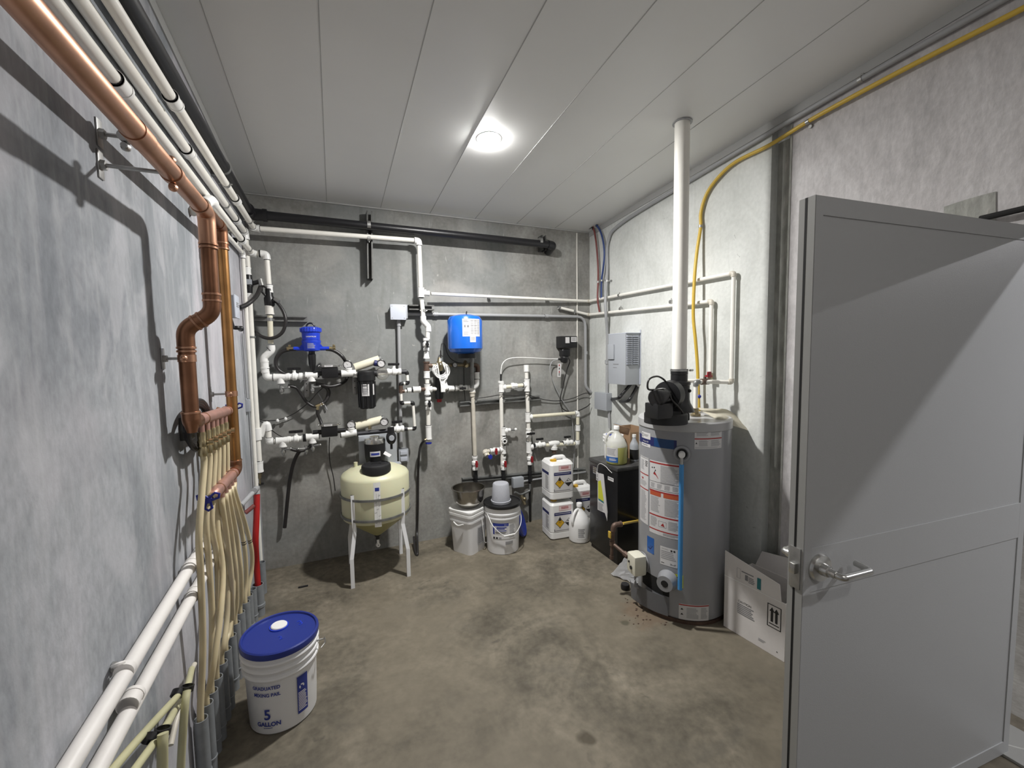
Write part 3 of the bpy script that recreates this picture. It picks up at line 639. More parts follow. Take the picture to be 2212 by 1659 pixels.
# ---------------------------------------------------------------- five gallon pail, front left
PX, PY = -.262, 2.02
T = thing('plastic_pail', 'white five gallon pail with blue lid standing at the front left of the floor', 'bucket', (PX, PY, 0))
bm = newbm(); lathe(bm, [(0, 0), (.125, 0), (.13, .006), (.1335, .08), (.138, .236), (.147, .240), (.149, .246), (.147, .252), (.138, .256), (.1385, .269), (.149, .273), (.151, .279), (.149, .285), (.140, .289), (.1405, .301), (.151, .305), (.153, .311), (.151, .317), (.143, .32), (.145, .348)], (PX, PY, 0), 64); part('pail_body', bm, 'pail', T)
lidm = Matrix.Translation(V((PX, PY, .345))) @ Matrix.Rotation(math.radians(1.5), 4, 'Y')
bm = newbm(); lathe(bm, [(.146, -.012), (.152, -.01), (.154, .004), (.152, .014), (.147, .018), (.142, .016), (.139, .008), (.13, .006), (0, .006)], (0, 0, 0), 64)
bm.transform(lidm); lid = part('lid', bm, 'bluel', T)
bm = newbm(); lathe(bm, [(0, .006), (.033, .006), (.033, .013), (.03, .016), (0, .016)], (-.01, .055, 0), 28); bm.transform(lidm); part('spout_cap', bm, 'white', lid)
bm = newbm(); lathe(bm, [(.034, .006), (.039, .006), (.039, .01), (.034, .01)], (-.01, .055, 0), 28); 
for k in range(9):
    a = random.uniform(0, 6.28); rr = .04+random.random()*.07
fnl = plane_fn((.05, -.01, .0065), (1, .35, 0), (-.35, 1, 0))
text(bm, fnl, '3', .03, .03, .05, .0008); text(bm, fnl, '2', -.06, -.02, .035, .0008)
bm.transform(lidm); part('lid_marks', bm, 'bluep', lid)
a = math.atan2(-PY-.03, -PX)  # faces the viewpoint
fn = cyl_fn((PX, PY, 0), .134, a, .033)
bm = newbm()
text(bm, fn, 'GRADUATED', -.062, .205, .0205, .0012, 0, 'CENTER', .0006, .86); text(bm, fn, 'MIXING PAIL', -.060, .175, .0205, .0012, 0, 'CENTER', .0006, .86)
text(bm, fn, '5', -.062, .075, .062, .0012, 0, 'CENTER', .0012, .9); text(bm, fn, 'GALLON', -.060, .045, .026, .0012, 0, 'CENTER', .0009, .9); lines(bm, fn, -.08, .033, -.04, .038, 1, .0012, 0)
u0, u1 = .050, .094
quad(bm, fn, u0, .05, u1, .215, .001, 1, 4)
text(bm, fn, 'WARNING', u0+.003, .205, .008, .0016, 0, sx=.9)
pp = [(u0+.018+.0145*math.cos(k*.3927), .168+.0145*math.sin(k*.3927)) for k in range(16)]
poly2(bm, fn, pp, .0014, 0); poly2(bm, fn, [((x-(u0+.018))*.74+u0+.018, (y-.168)*.74+.168) for x, y in pp], .0017, 2)
poly2(bm, fn, [(u0+.006, .178), (u0+.009, .181), (u0+.03, .158), (u0+.027, .155)], .002, 0); poly2(bm, fn, [(u0+.012, .158), (u0+.024, .158), (u0+.022, .172), (u0+.014, .172)], .002, 0)
lines(bm, fn, u0+.003, .06, u1-.003, .145, 12, .0015, 2, 2)
part('printing', bm, ['inkblue', 'inkblue', 'pail'], T)
bm = newbm(); a = math.radians(-8)
hp = V((PX+.15*math.cos(a), PY+.15*math.sin(a), .29)); tube(bm, [hp-V((.01, 0, 0)), hp+V((.03, .0, .0))], .003, 8); tube(bm, fillet([hp+V((.026, 0, .008)), hp+V((.03, -.01, -.012)), hp+V((.012, -.03, -.02))], .01), .0025, 8); part('handle_wire', bm, 'galv', T)
# ---------------------------------------------------------------- cone bottom tank on its white stand
TX, TY, TR = .245, 3.125, .232
zt = {k: onp(736, v, 1, TY).z for k, v in (('sh', 1030), ('cone', 1118))}
ztop = zt['sh']; zc_ = zt['cone']
T = thing('cone_bottom_tank', 'cream cone-bottom mixing tank strapped into a white four-legged stand', 'tank', (TX, TY, 0))
bm = newbm(); lathe(bm, [(.022, zc_-.165), (.03, zc_-.16), (.05, zc_-.145), (TR*.98, zc_-.008), (TR, zc_+.01), (TR+.002, ztop-.01), (TR-.01, ztop+.01), (TR-.05, ztop+.035), (.1, ztop+.06), (0, ztop+.062)], (TX, TY, 0), 72)
for f in bm.faces:
    if f.calc_center_median().z < zc_-.012: f.material_index = 1
part('tank_body', bm, ['poly', 'polyd'], T)
bm = newbm(); lathe(bm, [(.0, zc_-.225), (.013, zc_-.225), (.013, zc_-.175), (.022, zc_-.173), (.022, zc_-.16), (0, zc_-.16)], (TX, TY, 0), 20); dv_ = part('drain_spout', bm, 'black', T)
bm = newbm(); lathe(bm, [(.006, -.008), (.014, -.008), (.014, .008), (.006, .008), (.006, -.008)], (TX, TY-.012, zc_-.24), 20, (0.3, -1, 0)); cyl(bm, (TX, TY-.01, zc_-.225), (TX, TY-.012, zc_-.2), .009); part('drain_tap', bm, 'white', dv_)
lc = onp(809, 1007, 1, TY-.1); lcx, lcy = lc.x, TY-.1
bm = newbm(); lathe(bm, [(0, 0), (.092, 0), (.098, .006), (.098, .05), (.094, .06), (.08, .066), (.078, .062), (.035, .06), (.035, .057), (0, .057)], (TX+.0, TY-.105, ztop+.028), 44)
part('lid', bm, 'blackm', T)
# scale strip
fn = cyl_fn((TX, TY, zc_), TR+.001, math.atan2(-TY, -TX)+.03)
bm = newbm(); quad(bm, fn, -.022, -.02, .022, ztop-zc_-.005, .001, 0, 4); hh = ztop-zc_
quad(bm, fn, -.013, hh*.78, .014, hh*.86, .0016, 1, 2)
for k in range(9): quad(bm, fn, -.019+.012*(k % 3), hh*(.02+.08*k), -.008+.012*(k % 3), hh*(.02+.08*k)+.002, .0016, 2); text(bm, fn, str(5*(k+1)), -.012+.012*(k % 3), hh*(.03+.08*k), .008, .0016, 2)
for x in (-.005, .008): quad(bm, fn, x, 0, x+.0008, hh*.72, .0016, 2)
part('scale_strip', bm, ['pvcw', 'inkblue', 'inkg'], T, 'white graduated level strip')
for zz in (zc_+hh_ for hh_ in (.015, .155)):
    bm = newbm(); lathe(bm, [(TR+.004, zz), (TR+.010, zz), (TR+.010, zz+.016), (TR+.004, zz+.016), (TR+.004, zz)], (TX, TY, 0), 64); part('strap_band', bm, 'galvd', T)
s = .165
for sx_, sy_ in ((-1, -1), (1, -1), (-1, 1), (1, 1)):
    bm = newbm(); q = .0125
    zs = [(0, 1.12), (.20, 1.12), (zc_-.05, .96), (zc_+.02, .985), (zc_+.2, .985)]
    vs = []
    for z, k in zs:
        cx_, cy_ = TX+sx_*s*k, TY+sy_*s*k
        vs.append([bm.verts.new((cx_+a_*q, cy_+b_*q, z)) for a_, b_ in ((-1, -1), (1, -1), (1, 1), (-1, 1))])
    for a_, b_ in zip(vs[:-1], vs[1:]):
        for j in range(4): bm.faces.new((a_[j], a_[(j+1) % 4], b_[(j+1) % 4], b_[j]))
    bm.faces.new(vs[0][::-1]); f = bm.faces.new(vs[-1]); f.material_index = 1
    part('leg', bm, ['whitep', 'dark'], T, smooth=0)
bm = newbm(); box(bm, (TX-s, TY-.008, zc_-.06), (TX+s, TY+.008, zc_-.035)); 
bm.free()
# ---------------------------------------------------------------- back wall: overhead runs
def mid(a, b, t=.5): return a*(1-t)+b*t
PV = .0172
BD = .122; WD = .112
xk = B(540, 462, BD)
# long black waste pipe: along the left wall under the ceiling, round the corner, along the back wall
lz = xk.z; cx = xk.x
e = V((cx, YB-BD, lz)); k0 = V((cx, YF+.05, L(266, 0, cx-XL).z))
k1 = B(1190, 529, BD)
T = thing('waste_pipe', 'long black pipe under the ceiling along the left wall and the back wall', 'pipe', e)
bm = newbm(); tube(bm, [k0, e], .031, 24); part('pipe', bm, 'dkpipe', T)
bm = newbm(); tube(bm, [e, k1], .030, 24); part('pipe', bm, 'dkpipe', T)
bm = newbm(); tube(bm, fillet([e+V((0, -.09, 0)), e, e+V((.09, 0, 0))], .05, 8), .038, 24); cyl(bm, e+V((.075, 0, 0)), e+V((.1, 0, 0)), .042); cyl(bm, e+V((0, -.1, 0)), e+V((0, -.075, 0)), .042); part('elbow', bm, 'dkpipe', T)
bm = newbm(); tube(bm, fillet([k1-V((.03, 0, 0)), k1+V((.02, 0, -.003)), k1+V((.03, .115, -.03))], .03, 6), .036, 24); part('elbow', bm, 'dkpipe', T)
for q in (L(481, 354, cx-XL),):
    bm = newbm(); cyl(bm, V((cx, q.y-.012, lz)), V((cx, q.y+.012, lz)), .034); box(bm, (XL, q.y-.006, lz-.045), (cx, q.y+.006, lz+.045), .002); part('pipe_clamp', bm, 'galvd', T)
# white pipe below it, dropping at the elbow down the wall to the tap
w0 = B(548, 493, WD); w1 = B(905, 520, WD); wl = L(228, 0, w0.x-XL)
w0 = V((w0.x, YB-WD, w0.z))
T = main = thing('water_pipe', 'white pipe along two walls that drops beside the blue pressure tank', 'pipe', w0)
y0 = YF+.05
pipe(T, [V((w0.x, y0, L(350, 195, w0.x-XL).z)), w0, V((w1.x, YB-WD, w1.z)), B(909, 628, WD)], .0172)
wz0 = L(350, 195, w0.x-XL).z
def ax1(y): return V((w0.x, y, wz0+(w0.z-wz0)*(y-y0)/(w0.y-y0)))
for px, py in ((375, 235), (510, 443)): sleeve(T, ax1(L(px, py, w0.x-XL).y), YP, .06, .0225)
for px, py in ((487, 394), (538, 482)): strap(T, ax1(L(px, py, w0.x-XL).y), YP, XP)
tee(T, B(909.5, 632, WD), UP, XP)
pipe(T, [B(911, 648, WD), B(915, 692, WD), B(924, 707, WD), B(924, 733, WD)], elname=None)
for a, b, c in (((914, 683), (914.5, 694), (919, 699)), ((919, 699), (925, 705), (925.5, 716))):
    bm = newbm(); tube(bm, fillet([B(*a, WD), B(*b, WD), B(*c, WD)], .02, 5), .023, 18); part('elbow', bm, 'pvcw', T)
valve(T, B(920.5, 744, WD), DN, BK, .1, .024)
sleeve(T, B(921, 767, WD), DN, .055, .017, r1=.024, rings=False)
bm = newbm(); cyl(bm, B(921, 781, WD), B(921.5, 801, WD), .022, seg=18); cyl(bm, B(921, 789, WD), B(933, 790, WD), .018, seg=16); cyl(bm, B(921, 781, WD), B(921, 784, WD), .026, seg=18); cyl(bm, B(921.5, 798, WD), B(921.5, 801, WD), .026, seg=18); part('iron_tee', bm, 'iron', T)
sleeve(T, B(922, 809, WD), DN, .055); pipe(T, [B(922, 815, WD), B(923, 830, WD)], elname=None)
tee(T, B(923, 841, WD), DN, XP, .085); valve(T, B(925, 871, WD), DN, BK, .1, .024)
pipe(T, [B(925, 884, WD), B(925.5, 928, WD)], elname=None); sleeve(T, B(926, 934, WD), DN, WD)
bm = newbm(); cyl(bm, B(926, 941, WD), B(926, 952, WD), .012, seg=14); cyl(bm, B(925, 947, WD), B(917, 951, WD+.01), .010, seg=12); part('tap', bm, 'brassd', T)
bm = newbm(); q = B(926, 957, WD); lathe(bm, [(0, -.006), (.024, -.006), (.026, 0), (.024, .006), (0, .006)], q, 8, (0, 0, 1)); part('tap_handle', bm, 'blueh', T)
bm = newbm(); tube(bm, spline([B(917, 951, WD+.01), B(909, 962, .075), B(904.5, 990, .08), B(903, 1030, .03), B(902.5, 1090, .025), B(901, 1150, .03), F(902, 1196, .012), F(897, 1190, .015), B(894, 1160, .05)], 8), .0095, 10)
solo('garden_hose', bm, 'rubber', 'black hose hanging from the blue-handled tap right of the tank', 'hose')
# steel channels on the back wall
def vst(p, q, label, m='galvd', d=.041, dep=None): strut('strut_channel', p, q, BK, label, m, d, dep or (d if d < .04 else .04))
vst(B(796, 463), B(798, 606), 'upright strut channel on the back wall under the black waste pipe', 'galvdk', dep=.085)
vst(B(1166, 513), B(1167, 545), 'short upright strut channel at the right end of the black waste pipe', 'galvdk', dep=.085)
vst(B(880, 666), B(933, 667), 'short horizontal strut channel right of the square junction box', 'galvdk', dep=.085)
vst(B(551, 688), B(664, 690), 'horizontal strut channel above the blue dosing pump', 'galvd')
vst(B(991, 872), B(1163, 858), 'horizontal strut channel behind the three white pipes below the blue tank', 'galvd')
vst(B(997, 1036), B(1262, 1013), 'lowest strut channel on the back wall above the buckets', 'galvd', .036)
for T_, pts in ((main, [(797, 515)]),):
    for p in pts:
        q = B(p[0], p[1], WD); strap(T_, q, XP, UP)
bm = newbm(); q = B(796.5, 487, BD); cyl(bm, q-XP*.012, q+XP*.012, .033)
T = thing('pipe_strap', 'steel strap holding the black waste pipe on the upright strut channel', 'clamp', q); part('band', bm, 'galv', T)
q = B(1167, 522, BD); T = thing('pipe_strap', 'steel strap at the right end of the black waste pipe', 'clamp', q)
bm = newbm(); cyl(bm, q-XP*.012, q+XP*.012, .033); part('band', bm, 'galv', T)
strap(main, B(915, 671, WD), UP, XP)
# ---------------------------------------------------------------- junction box, conduits
jb = B(860, 674); T = thing('junction_box', 'square pale grey junction box on the back wall left of the blue tank', 'electrical box', jb)
a, b = B(845, 689), B(877, 660); bm = newbm(); box(bm, (a.x, YB-.07, a.z), (b.x, YB, b.z), .004); part('box_body', bm, 'greyp', T)
a, b = B(843.5, 690.5, .07), B(876, 658.5, .07); bm = newbm(); box(bm, (a.x, YB-.078, a.z), (b.x, YB-.07, b.z), .003); cv = part('cover', bm, 'greyl', T)
for sx_ in (0, 1):
    for sz_ in (0, 1):
        bm = newbm(); q = V((a.x+.013+(b.x-a.x-.026)*sx_, YB-.078, a.z+.013+(b.z-a.z-.026)*sz_)); lathe(bm, [(0, 0), (.004, 0), (.003, .002), (0, .002)], q, 10, BK); part('screw', bm, 'galv', cv)
cr = .0133
c0 = B(877, 678, .03); c1 = B(1252, 684, .03); c2 = B(1264.5, 703, .03); c3 = B(1265.5, 835, .03)
T = thing('conduit', 'grey conduit from the junction box along the back wall and down beside the corner', 'conduit', c0)
pipe(T, [c0, V((c2.x, c0.y, c1.z)), V((c2.x, c0.y, c3.z)), V((c2.x+.06, c0.y, c3.z-.06))], cr, 'conduit', elname=None, round_=.12)
for px, py in ((941, 679), (1180, 683)):
    sleeve(T, B(px, py, .03), XP, .035, cr*1.3, 'conduit', 'coupling', rings=False)
q = B(1265.5, 762, .03); sleeve(T, q, UP, .03, cr*1.3, 'conduit', 'coupling', rings=False)
T = thing('conduit', 'grey vertical conduit below the square junction box', 'conduit', B(861, 692, .03))
pipe(T, [B(861, 691, .03), B(866.5, 966, .03)], cr, 'conduit', elname=None); sleeve(T, B(861.5, 700, .03), UP, .03, cr*1.25, 'conduit', 'coupling', rings=False)
a, b = B(860, 997), B(880, 966); T = thing('outlet_box', 'grey outlet box at the foot of the vertical conduit behind the tank', 'electrical box', mid(a, b))
bm = newbm(); box(bm, (a.x, YB-.055, a.z), (b.x, YB, b.z), .006); ob = part('box_body', bm, 'greyp', T)
bm = newbm(); zz = (a.z+b.z)/2
for s in (-1, 1): box(bm, (a.x+.012, YB-.064, zz+s*.026-.016), (b.x-.012, YB-.055, zz+s*.026+.016), .004)
part('outlet_flap', bm, 'greyl', T)
# ---------------------------------------------------------------- thin supply pipes (back wall and right wall)
SP = .0125
def Rr(px, py, d=.03): return R(px, py, d)
a = B(931, 634.5, WD-.01); c = B(1271, 650.5, .035); cz = c.z
e1 = Rr(1585, 590); e2 = Rr(1589, 826)
T = thing('supply_pipe', 'upper thin white supply pipe round the far right corner with the long drop', 'pipe', a)
corner = V((XR-.03, YB-.035, cz))
pipe(T, [a, corner, e1, V((e1.x, e1.y, e2.z)), V((2.075, e1.y+.06, e2.z+.006)), ], SP, 'pvc', SP*1.25, 'pvcdirty', rings=False, el=.022, round_=.02)
sleeve(T, B(920.5, 633.5, WD), XP, .05, .02, rings=False)
for px, py in ((1056, 640), (1180, 645)): strap(T, B(px, py, .04), XP, UP, SP)
for px, py in ((1338, 638),): strap(T, Rr(px, py), e1-corner, UP, SP)
# lower one with the capped stub
a = B(1206, 664, .035); c = B(1272, 680, .035); corner2 = V((XR-.03, YB-.035, c.z)); f1 = Rr(1537, 651); f2 = Rr(1537, 822)
T = thing('supply_pipe', 'lower thin white supply pipe with a capped stub left of the far right corner', 'pipe', a)
pipe(T, [a, corner2, f1, V((f1.x, f1.y, f2.z)), V((1.93, f1.y+.05, f2.z))], SP, 'pvc', SP*1.25, 'pvcdirty', rings=False, el=.022, round_=.02)
sleeve(T, a+XP*.01, XP, .022, SP*1.2, 'galvd', 'cap', rings=False)
for px, py in ((1241, 673),): strap(T, B(px, py, .04), XP, UP, SP)
for px, py in ((1341, 667), (1450, 652)): strap(T, Rr(px, py), f1-corner2, UP, SP)
q = V((f1.x, f1.y, Rr(1537, 812).z)); 
bm = newbm(); cyl(bm, q-UP*.018, q+UP*.018, .017, seg=14); vb = part('valve_body', bm, 'brassd', T); bm = newbm(); box(bm, (q.x-.035, q.y-.03, q.z-.008), (q.x-.012, q.y+.012, q.z+.006), .003); part('valve_handle', bm, 'reddk', vb)
# last leg of the upper pipe down to the heater
h0 = V((2.075, e1.y+.06, e2.z+.006)); hb = onp(1503, 838, 1, h0.y)
T = thing('supply_pipe', 'short white drop pipe with valve between the long supply pipe and the heater top', 'pipe', h0)
hp = V((hb.x, h0.y, HT+.035)); pipe(T, [h0-V((.0, 0, 0)), V((hb.x, h0.y, h0.z)), hp], SP, 'pvc', SP*1.25, 'galvd', rings=False, el=.025, round_=.022)
q = mid(h0, V((hb.x, h0.y, h0.z)), .1)+XP*.03; bm = newbm(); cyl(bm, q-XP*.03, q+XP*.03, .019, seg=14); cyl(bm, q, q+UP*.03, .009, seg=10); vb = part('valve_body', bm, 'iron', T)
bm = newbm(); box(bm, (q.x-.008, q.y-.03, q.z+.028), (q.x+.022, q.y-.02, q.z+.062), .004); part('valve_handle', bm, 'reddk', vb)
bm = newbm(); lathe(bm, [(0, -.036), (.03, -.036), (.03, -.024), (.019, -.02), (.019, .01), (.0, .01)], hp, 18); part('union', bm, 'brassd', T)
# ---------------------------------------------------------------- blue pressure tank
bx = B(1004.5, 720, .19).x; by = YB-.19
zt_, zb_ = onp(1004, 687, 1, by-.1).z, onp(1004, 756, 1, by-.1).z; br = .139
T = thing('pressure_tank', 'bright blue pressure tank mounted high on the back wall', 'tank', (bx, by, zb_))
bm = newbm(); lathe(bm, [(0, zb_-.032), (.06, zb_-.03), (.12, zb_-.014), (br, zb_+.012), (br, zt_-.012), (.12, zt_+.018), (.06, zt_+.034), (0, zt_+.038)], (bx, by, 0), 64)
part('tank_body', bm, 'blue', T)
bm = newbm(); lathe(bm, [(0, zb_-.065), (.068, zb_-.065), (.068, zb_-.03), (0, zb_-.03)], (bx+.01, by, 0), 40); part('base_ring', bm, 'blackm', T)
bm = newbm(); cyl(bm, (bx+.012, by, zt_+.03), (bx+.018, by, zt_+.062), .005, seg=10); part('air_valve', bm, 'black', T)
bm = newbm(); fn = cyl_fn((bx, by, zb_), br, math.atan2(-by, -bx)-.10); hh = zt_-zb_
quad(bm, fn, -.005, hh*.42, .148, hh*.97, .0006, 0, 12); quad(bm, fn, .052, hh*.24, .102, hh*.42, .0006, 0, 5)
for i in range(3): lines(bm, fn, .058+.03*i, hh*.47, .084+.03*i, hh*.93, 9, .001, 1, 2); 
for k in range(3):
    for i in range(2): quad(bm, fn, .058+.03*i, hh*(.6+.15*k), .084+.03*i, hh*(.615+.15*k), .0012, 2, 2)
lines(bm, fn, .002, hh*.85, .045, hh*.93, 2, .001, 2, 3); quad(bm, fn, .008, hh*.7, .02, hh*.78, .001, 2); quad(bm, fn, .03, hh*.7, .046, hh*.77, .001, 2, 2)
lines(bm, fn, .004, hh*.45, .048, hh*.56, 3, .001, 1, 3); lines(bm, fn, .058, hh*.28, .096, hh*.4, 3, .001, 1, 2)
part('data_label', bm, ['paper', 'inkl', 'inkg'], T, 'white data label with rows of small print')
# brass header below the tank
T = thing('brass_header', 'brass and iron header with a small dial below the blue tank', 'pipe fitting', B(985, 788, .06))
bm = newbm(); cyl(bm, B(933, 790, .06), B(945, 789, .06), .016, seg=16); tube(bm, [B(945, 789, .06), B(1016, 788, .06)], .0145, 16); cyl(bm, B(1001, 788, .06), B(1010, 788, .06), .024, seg=16); cyl(bm, B(1005, 789, .06), B(1005, 781, .12), .012); part('pipe', bm, 'brassd', T)
bm = newbm(); cyl(bm, B(1004, 789, .06), B(1008, 791, .13), .013, seg=6); part('relief_valve', bm, 'brass', T)
gauge(T, B(982.5, 788.5, .11), BK, .021)
bm = newbm(); tube(bm, fillet([B(1014, 788, .06), B(1032, 789, .06), B(1032, 804, .06)], .025, 6), .019, 18); part('elbow', bm, 'iron', T)
bm = newbm(); q = B(950, 788, .08)
lathe(bm, [(0, -.05), (.02, -.05), (.03, -.03), (.03, .02), (.02, .03), (.014, .06), (0, .06)], q, 20); part('regulator', bm, 'brassd', T)
bm = newbm(); cyl(bm, B(952, 783, .09), B(952, 774, .09), .009, seg=10); part('sensor', bm, 'greyp', T)
bm = newbm(); cyl(bm, B(952, 774, .09), B(952, 757, .09), .006, seg=10); tube(bm, spline([B(952, 760, .09), B(953.5, 745, .09), B(957.5, 741, .09), B(962, 748, .08), B(966, 763, .04), B(975, 776, .03), B(988, 783, .03), B(1000, 786, .03), B(1002, 800, .02), B(1003, 840, .02), B(1005, 866, .03)], 8), .0032, 8)
solo('sensor_cable', bm, 'rubber', 'thin black sensor cable looping beside the blue tank', 'cable')
# grey stem from tank, white bypass below
T = thing('bypass_pipe', 'white bypass pipe with black lever valve below the blue tank', 'pipe', B(1020, 840, .06))
bm = newbm(); cyl(bm, B(1019, 773, .09), B(1020, 838, .085), .0175, seg=18); cyl(bm, B(1019, 781, .09), B(1019, 776, .09), .022, seg=8); part('steel_nipple', bm, 'galvd', T)
pipe(T, [B(1031, 806, .07), B(1030, 829, .07), B(1018, 838, .07)], fr=.0225, elname=None); 
sleeve(T, B(1029.5, 811, .07), DN, .055)
bm = newbm(); tube(bm, fillet([B(1029.5, 820, .07), B(1029.5, 832, .07), B(1021, 837, .07)], .03, 6), .0235, 18); part('elbow', bm, 'pvcw', T)
pipe(T, [B(932, 840.5, .06), B(1010, 838, .06)], elname=None); sleeve(T, B(974, 839, .06), XP, .05)
valve(T, B(996, 838, .06), XP, BK, .105, .0235)
bm = newbm(); tube(bm, fillet([B(1010, 838, .06), B(1021, 837.5, .06), B(1021, 847, .06)], .02, 5), .0235, 18); part('elbow', bm, 'pvcw', T)
sleeve(T, B(1020.5, 851, .06), DN, .04, .026, 'pvcdirty', r1=.02, rings=False)
pipe(T, [B(1021, 847, .06), B(1026, 987, .05)], .0172, 'pvcdirty', elname=None)
valve(T, B(1026, 1000, .05), DN, BK, .12, .0235, hm='reddk'); strap(T, B(1022, 869, .055), UP, XP)
bm = newbm(); cyl(bm, B(1026.5, 1015, .05), B(1027, 1020, .05), .019); cyl(bm, B(1027, 1020, .05), B(1028, 1050, .05), .0165, seg=16); cyl(bm, B(1027, 1026, .05), B(1027, 1033, .05), .02, seg=16); part('coupling', bm, 'blackm', T)
# black reducing valve with a red cap behind the bypass
q = B(948, 835, .05); T = thing('filter_bowl', 'black bowl with red cap hanging behind the white wrenches', 'filter', q)
bm = newbm(); lathe(bm, [(0, -.10), (.03, -.10), (.033, -.09), (.036, -.01), (.030, .06), (.03, .14), (0, .14)], q, 28); part('bowl', bm, 'black', T)
bm = newbm(); lathe(bm, [(0, -.128), (.018, -.128), (.021, -.12), (.021, -.1), (0, -.1)], q, 24); part('cap', bm, 'reddk', T)
# two white filter wrenches
def wrench(c, ang, label, sc=1.0):
    T = thing('filter_wrench', label, 'wrench', c, 'white filter wrenches'); R_ = .062*sc; bm = newbm()
    u = V((math.cos(ang), 0, math.sin(ang))); v_ = V((-math.sin(ang), 0, math.cos(ang)))
    def P(a, r): return c+u*(r*math.cos(a))+v_*(r*math.sin(a))
    tube(bm, [P(math.radians(-235+k*290/24), R_) for k in range(25)], .0055, 8)
    tube(bm, [P(math.radians(-225+k*270/24), R_*.80) for k in range(25)], .0035, 8)
    for a in (20, 100, 160): cyl(bm, P(math.radians(a), R_*.8), P(math.radians(a), R_), .004, seg=8)
    part('ring', bm, 'white', T)
    bm = newbm()
    tube(bm, spline([P(math.radians(-235+0), R_), c+u*-.02-v_*R_*1.2, c-v_*R_*1.8], 5), .0055, 8); tube(bm, spline([P(math.radians(55), R_), P(math.radians(-50), R_*1.02), c+u*.015-v_*R_*1.35, c-v_*R_*1.8], 5), .0055, 8)
    pts = [(-.02, -R_*1.35), (.02, -R_*1.35), (.016, -R_*2.1), (.017, -R_*2.75), (-.017, -R_*2.75), (-.016, -R_*2.1)]
    prism(bm, [c+u*a+v_*b+V((0, -.004, 0)) for a, b in pts], (0, .008, 0)); prism(bm, [c+u*a+v_*b+V((0, -.007, 0)) for a, b in ((-.017, -R_*2.2), (.017, -R_*2.2), (.017, -R_*2.75), (-.017, -R_*2.75))], (0, .014, 0))
    part('handle', bm, 'white', T)
wrench(B(955, 801, .125), .02, 'white plastic filter wrench hanging in front, handle straight down')
wrench(B(951, 798, .105), .30, 'white plastic filter wrench hanging behind the other, handle turned to the right', .97)
# ---------------------------------------------------------------- the two white risers at the right
T = thing('riser_pipe', 'white riser pipe with a black sensor plug on top', 'pipe', B(1090, 1020, .06))
pipe(T, [B(1082, 824, .06), B(1085.5, 1010, .05)], elname=None)
bm = newbm(); cyl(bm, B(1082, 823, .06), B(1082, 827, .06), .026); part('cap', bm, 'pvcw', T)
bm = newbm(); cyl(bm, B(1082, 823, .06), B(1082, 808, .06), .008, seg=12); part('sensor_plug', bm, 'black', T)
tee(T, B(1083, 837, .06), DN, XP, .08)
pipe(T, [B(1092, 836, .06), B(1131, 832, .06)], elname=None, m='pvcy'); bm = newbm(); q = B(1110, 833.5, .06); lathe(bm, [(.02, -.03), (.028, -.022), (.028, .0), (.024, .004), (.022, .03), (0, .03)], q, 8, XP); part('union', bm, 'pvcw', T)
strap(T, B(1086, 866, .055), UP, XP)
bm = newbm(); 
for yy in (852, 859): cyl(bm, B(1085, yy-.6, .058), B(1085, yy+.6, .058), .019, seg=16)
part('seal_ring', bm, 'ring', T)
tee(T, B(1086.5, 931, .055), DN, XP, .075); bm = newbm(); cyl(bm, B(1096, 929, .055), B(1102, 929, .055), .017); cyl(bm, B(1102, 929, .055), B(1111, 928.5, .055), .0075, seg=12, mi=1); ball(bm, B(1114, 927.5, .055), .013, 14); part('stub', bm, ['pvcw', 'galvd'], T)
tee(T, B(1087, 950, .055), DN, BK, .06); bm = newbm(); q = B(1090, 953, .10); lathe(bm, [(.012, 0), (.021, 0), (.021, .012), (.012, .012)], q, 18, (-.2, -1, -.1)); part('plug', bm, 'pvcw', T)
tee(T, B(1087.5, 971, .055), DN, XM, .07)
valve(T, B(1068, 973, .055), XM, (.0, -1, .0), .085, .022, hm='reddk', along=UP)
pipe(T, [B(1060, 974, .055), B(1047, 976, .055), B(1052, 985, .09)], .0172, 'pvcdirty', .022, 'pvcdirty', rings=False, el=.02)
bm = newbm(); cyl(bm, B(1053, 977, .06), B(1059, 988, .10), .011, seg=12); part('tap', bm, 'brass', T); bm = newbm(); q = B(1059, 987, .12); lathe(bm, [(0, -.005), (.021, -.005), (.021, .005), (0, .005)], q, 8, (.3, -1, .2)); part('tap_handle', bm, 'blueh', T)
valve(T, B(1087.5, 1000, .05), DN, BK, .12, .0235, hm='reddk')
bm = newbm(); cyl(bm, B(1087.5, 1014, .05), B(1088, 1046, .05), .0165, seg=16); cyl(bm, B(1088, 1026, .05), B(1088, 1034, .05), .021, seg=8); part('coupling', bm, 'blackm', T)
bm = newbm(); tube(bm, spline([B(1082, 810, .06), B(1082.5, 797, .06), B(1086, 785, .06), B(1096, 776, .06), B(1115, 772.5, .06), B(1150, 773, .05), B(1185, 775, .05), B(1206, 775, .06)], 8), .0035, 8)
solo('sensor_cable', bm, 'pvcw', 'thin white cable arching from the riser plug to the black pump', 'cable')
T = thing('riser_pipe', 'open-topped white riser pipe nearest the chemical drums', 'pipe', B(1142, 1030, .06))
pipe(T, [B(1137, 798, .06), B(1144.5, 1000, .05)], elname=None); bm = newbm(); lathe(bm, [(.0172, .06), (.0235, .06), (.0235, 0), (.0172, 0), (.0172, .06)], B(1137, 798, .06)-UP*.02, 20); part('coupling', bm, 'pvcw', T)
tee(T, B(1138.5, 832, .06), DN, XM, .11); strap(T, B(1140, 862, .055), UP, XP)
tee(T, B(1140.5, 901, .055), DN, XP, .085)
k1_, k2_, k3_ = B(1245, 893, .06), B(1248, 958, .06), B(1150, 965, .06)
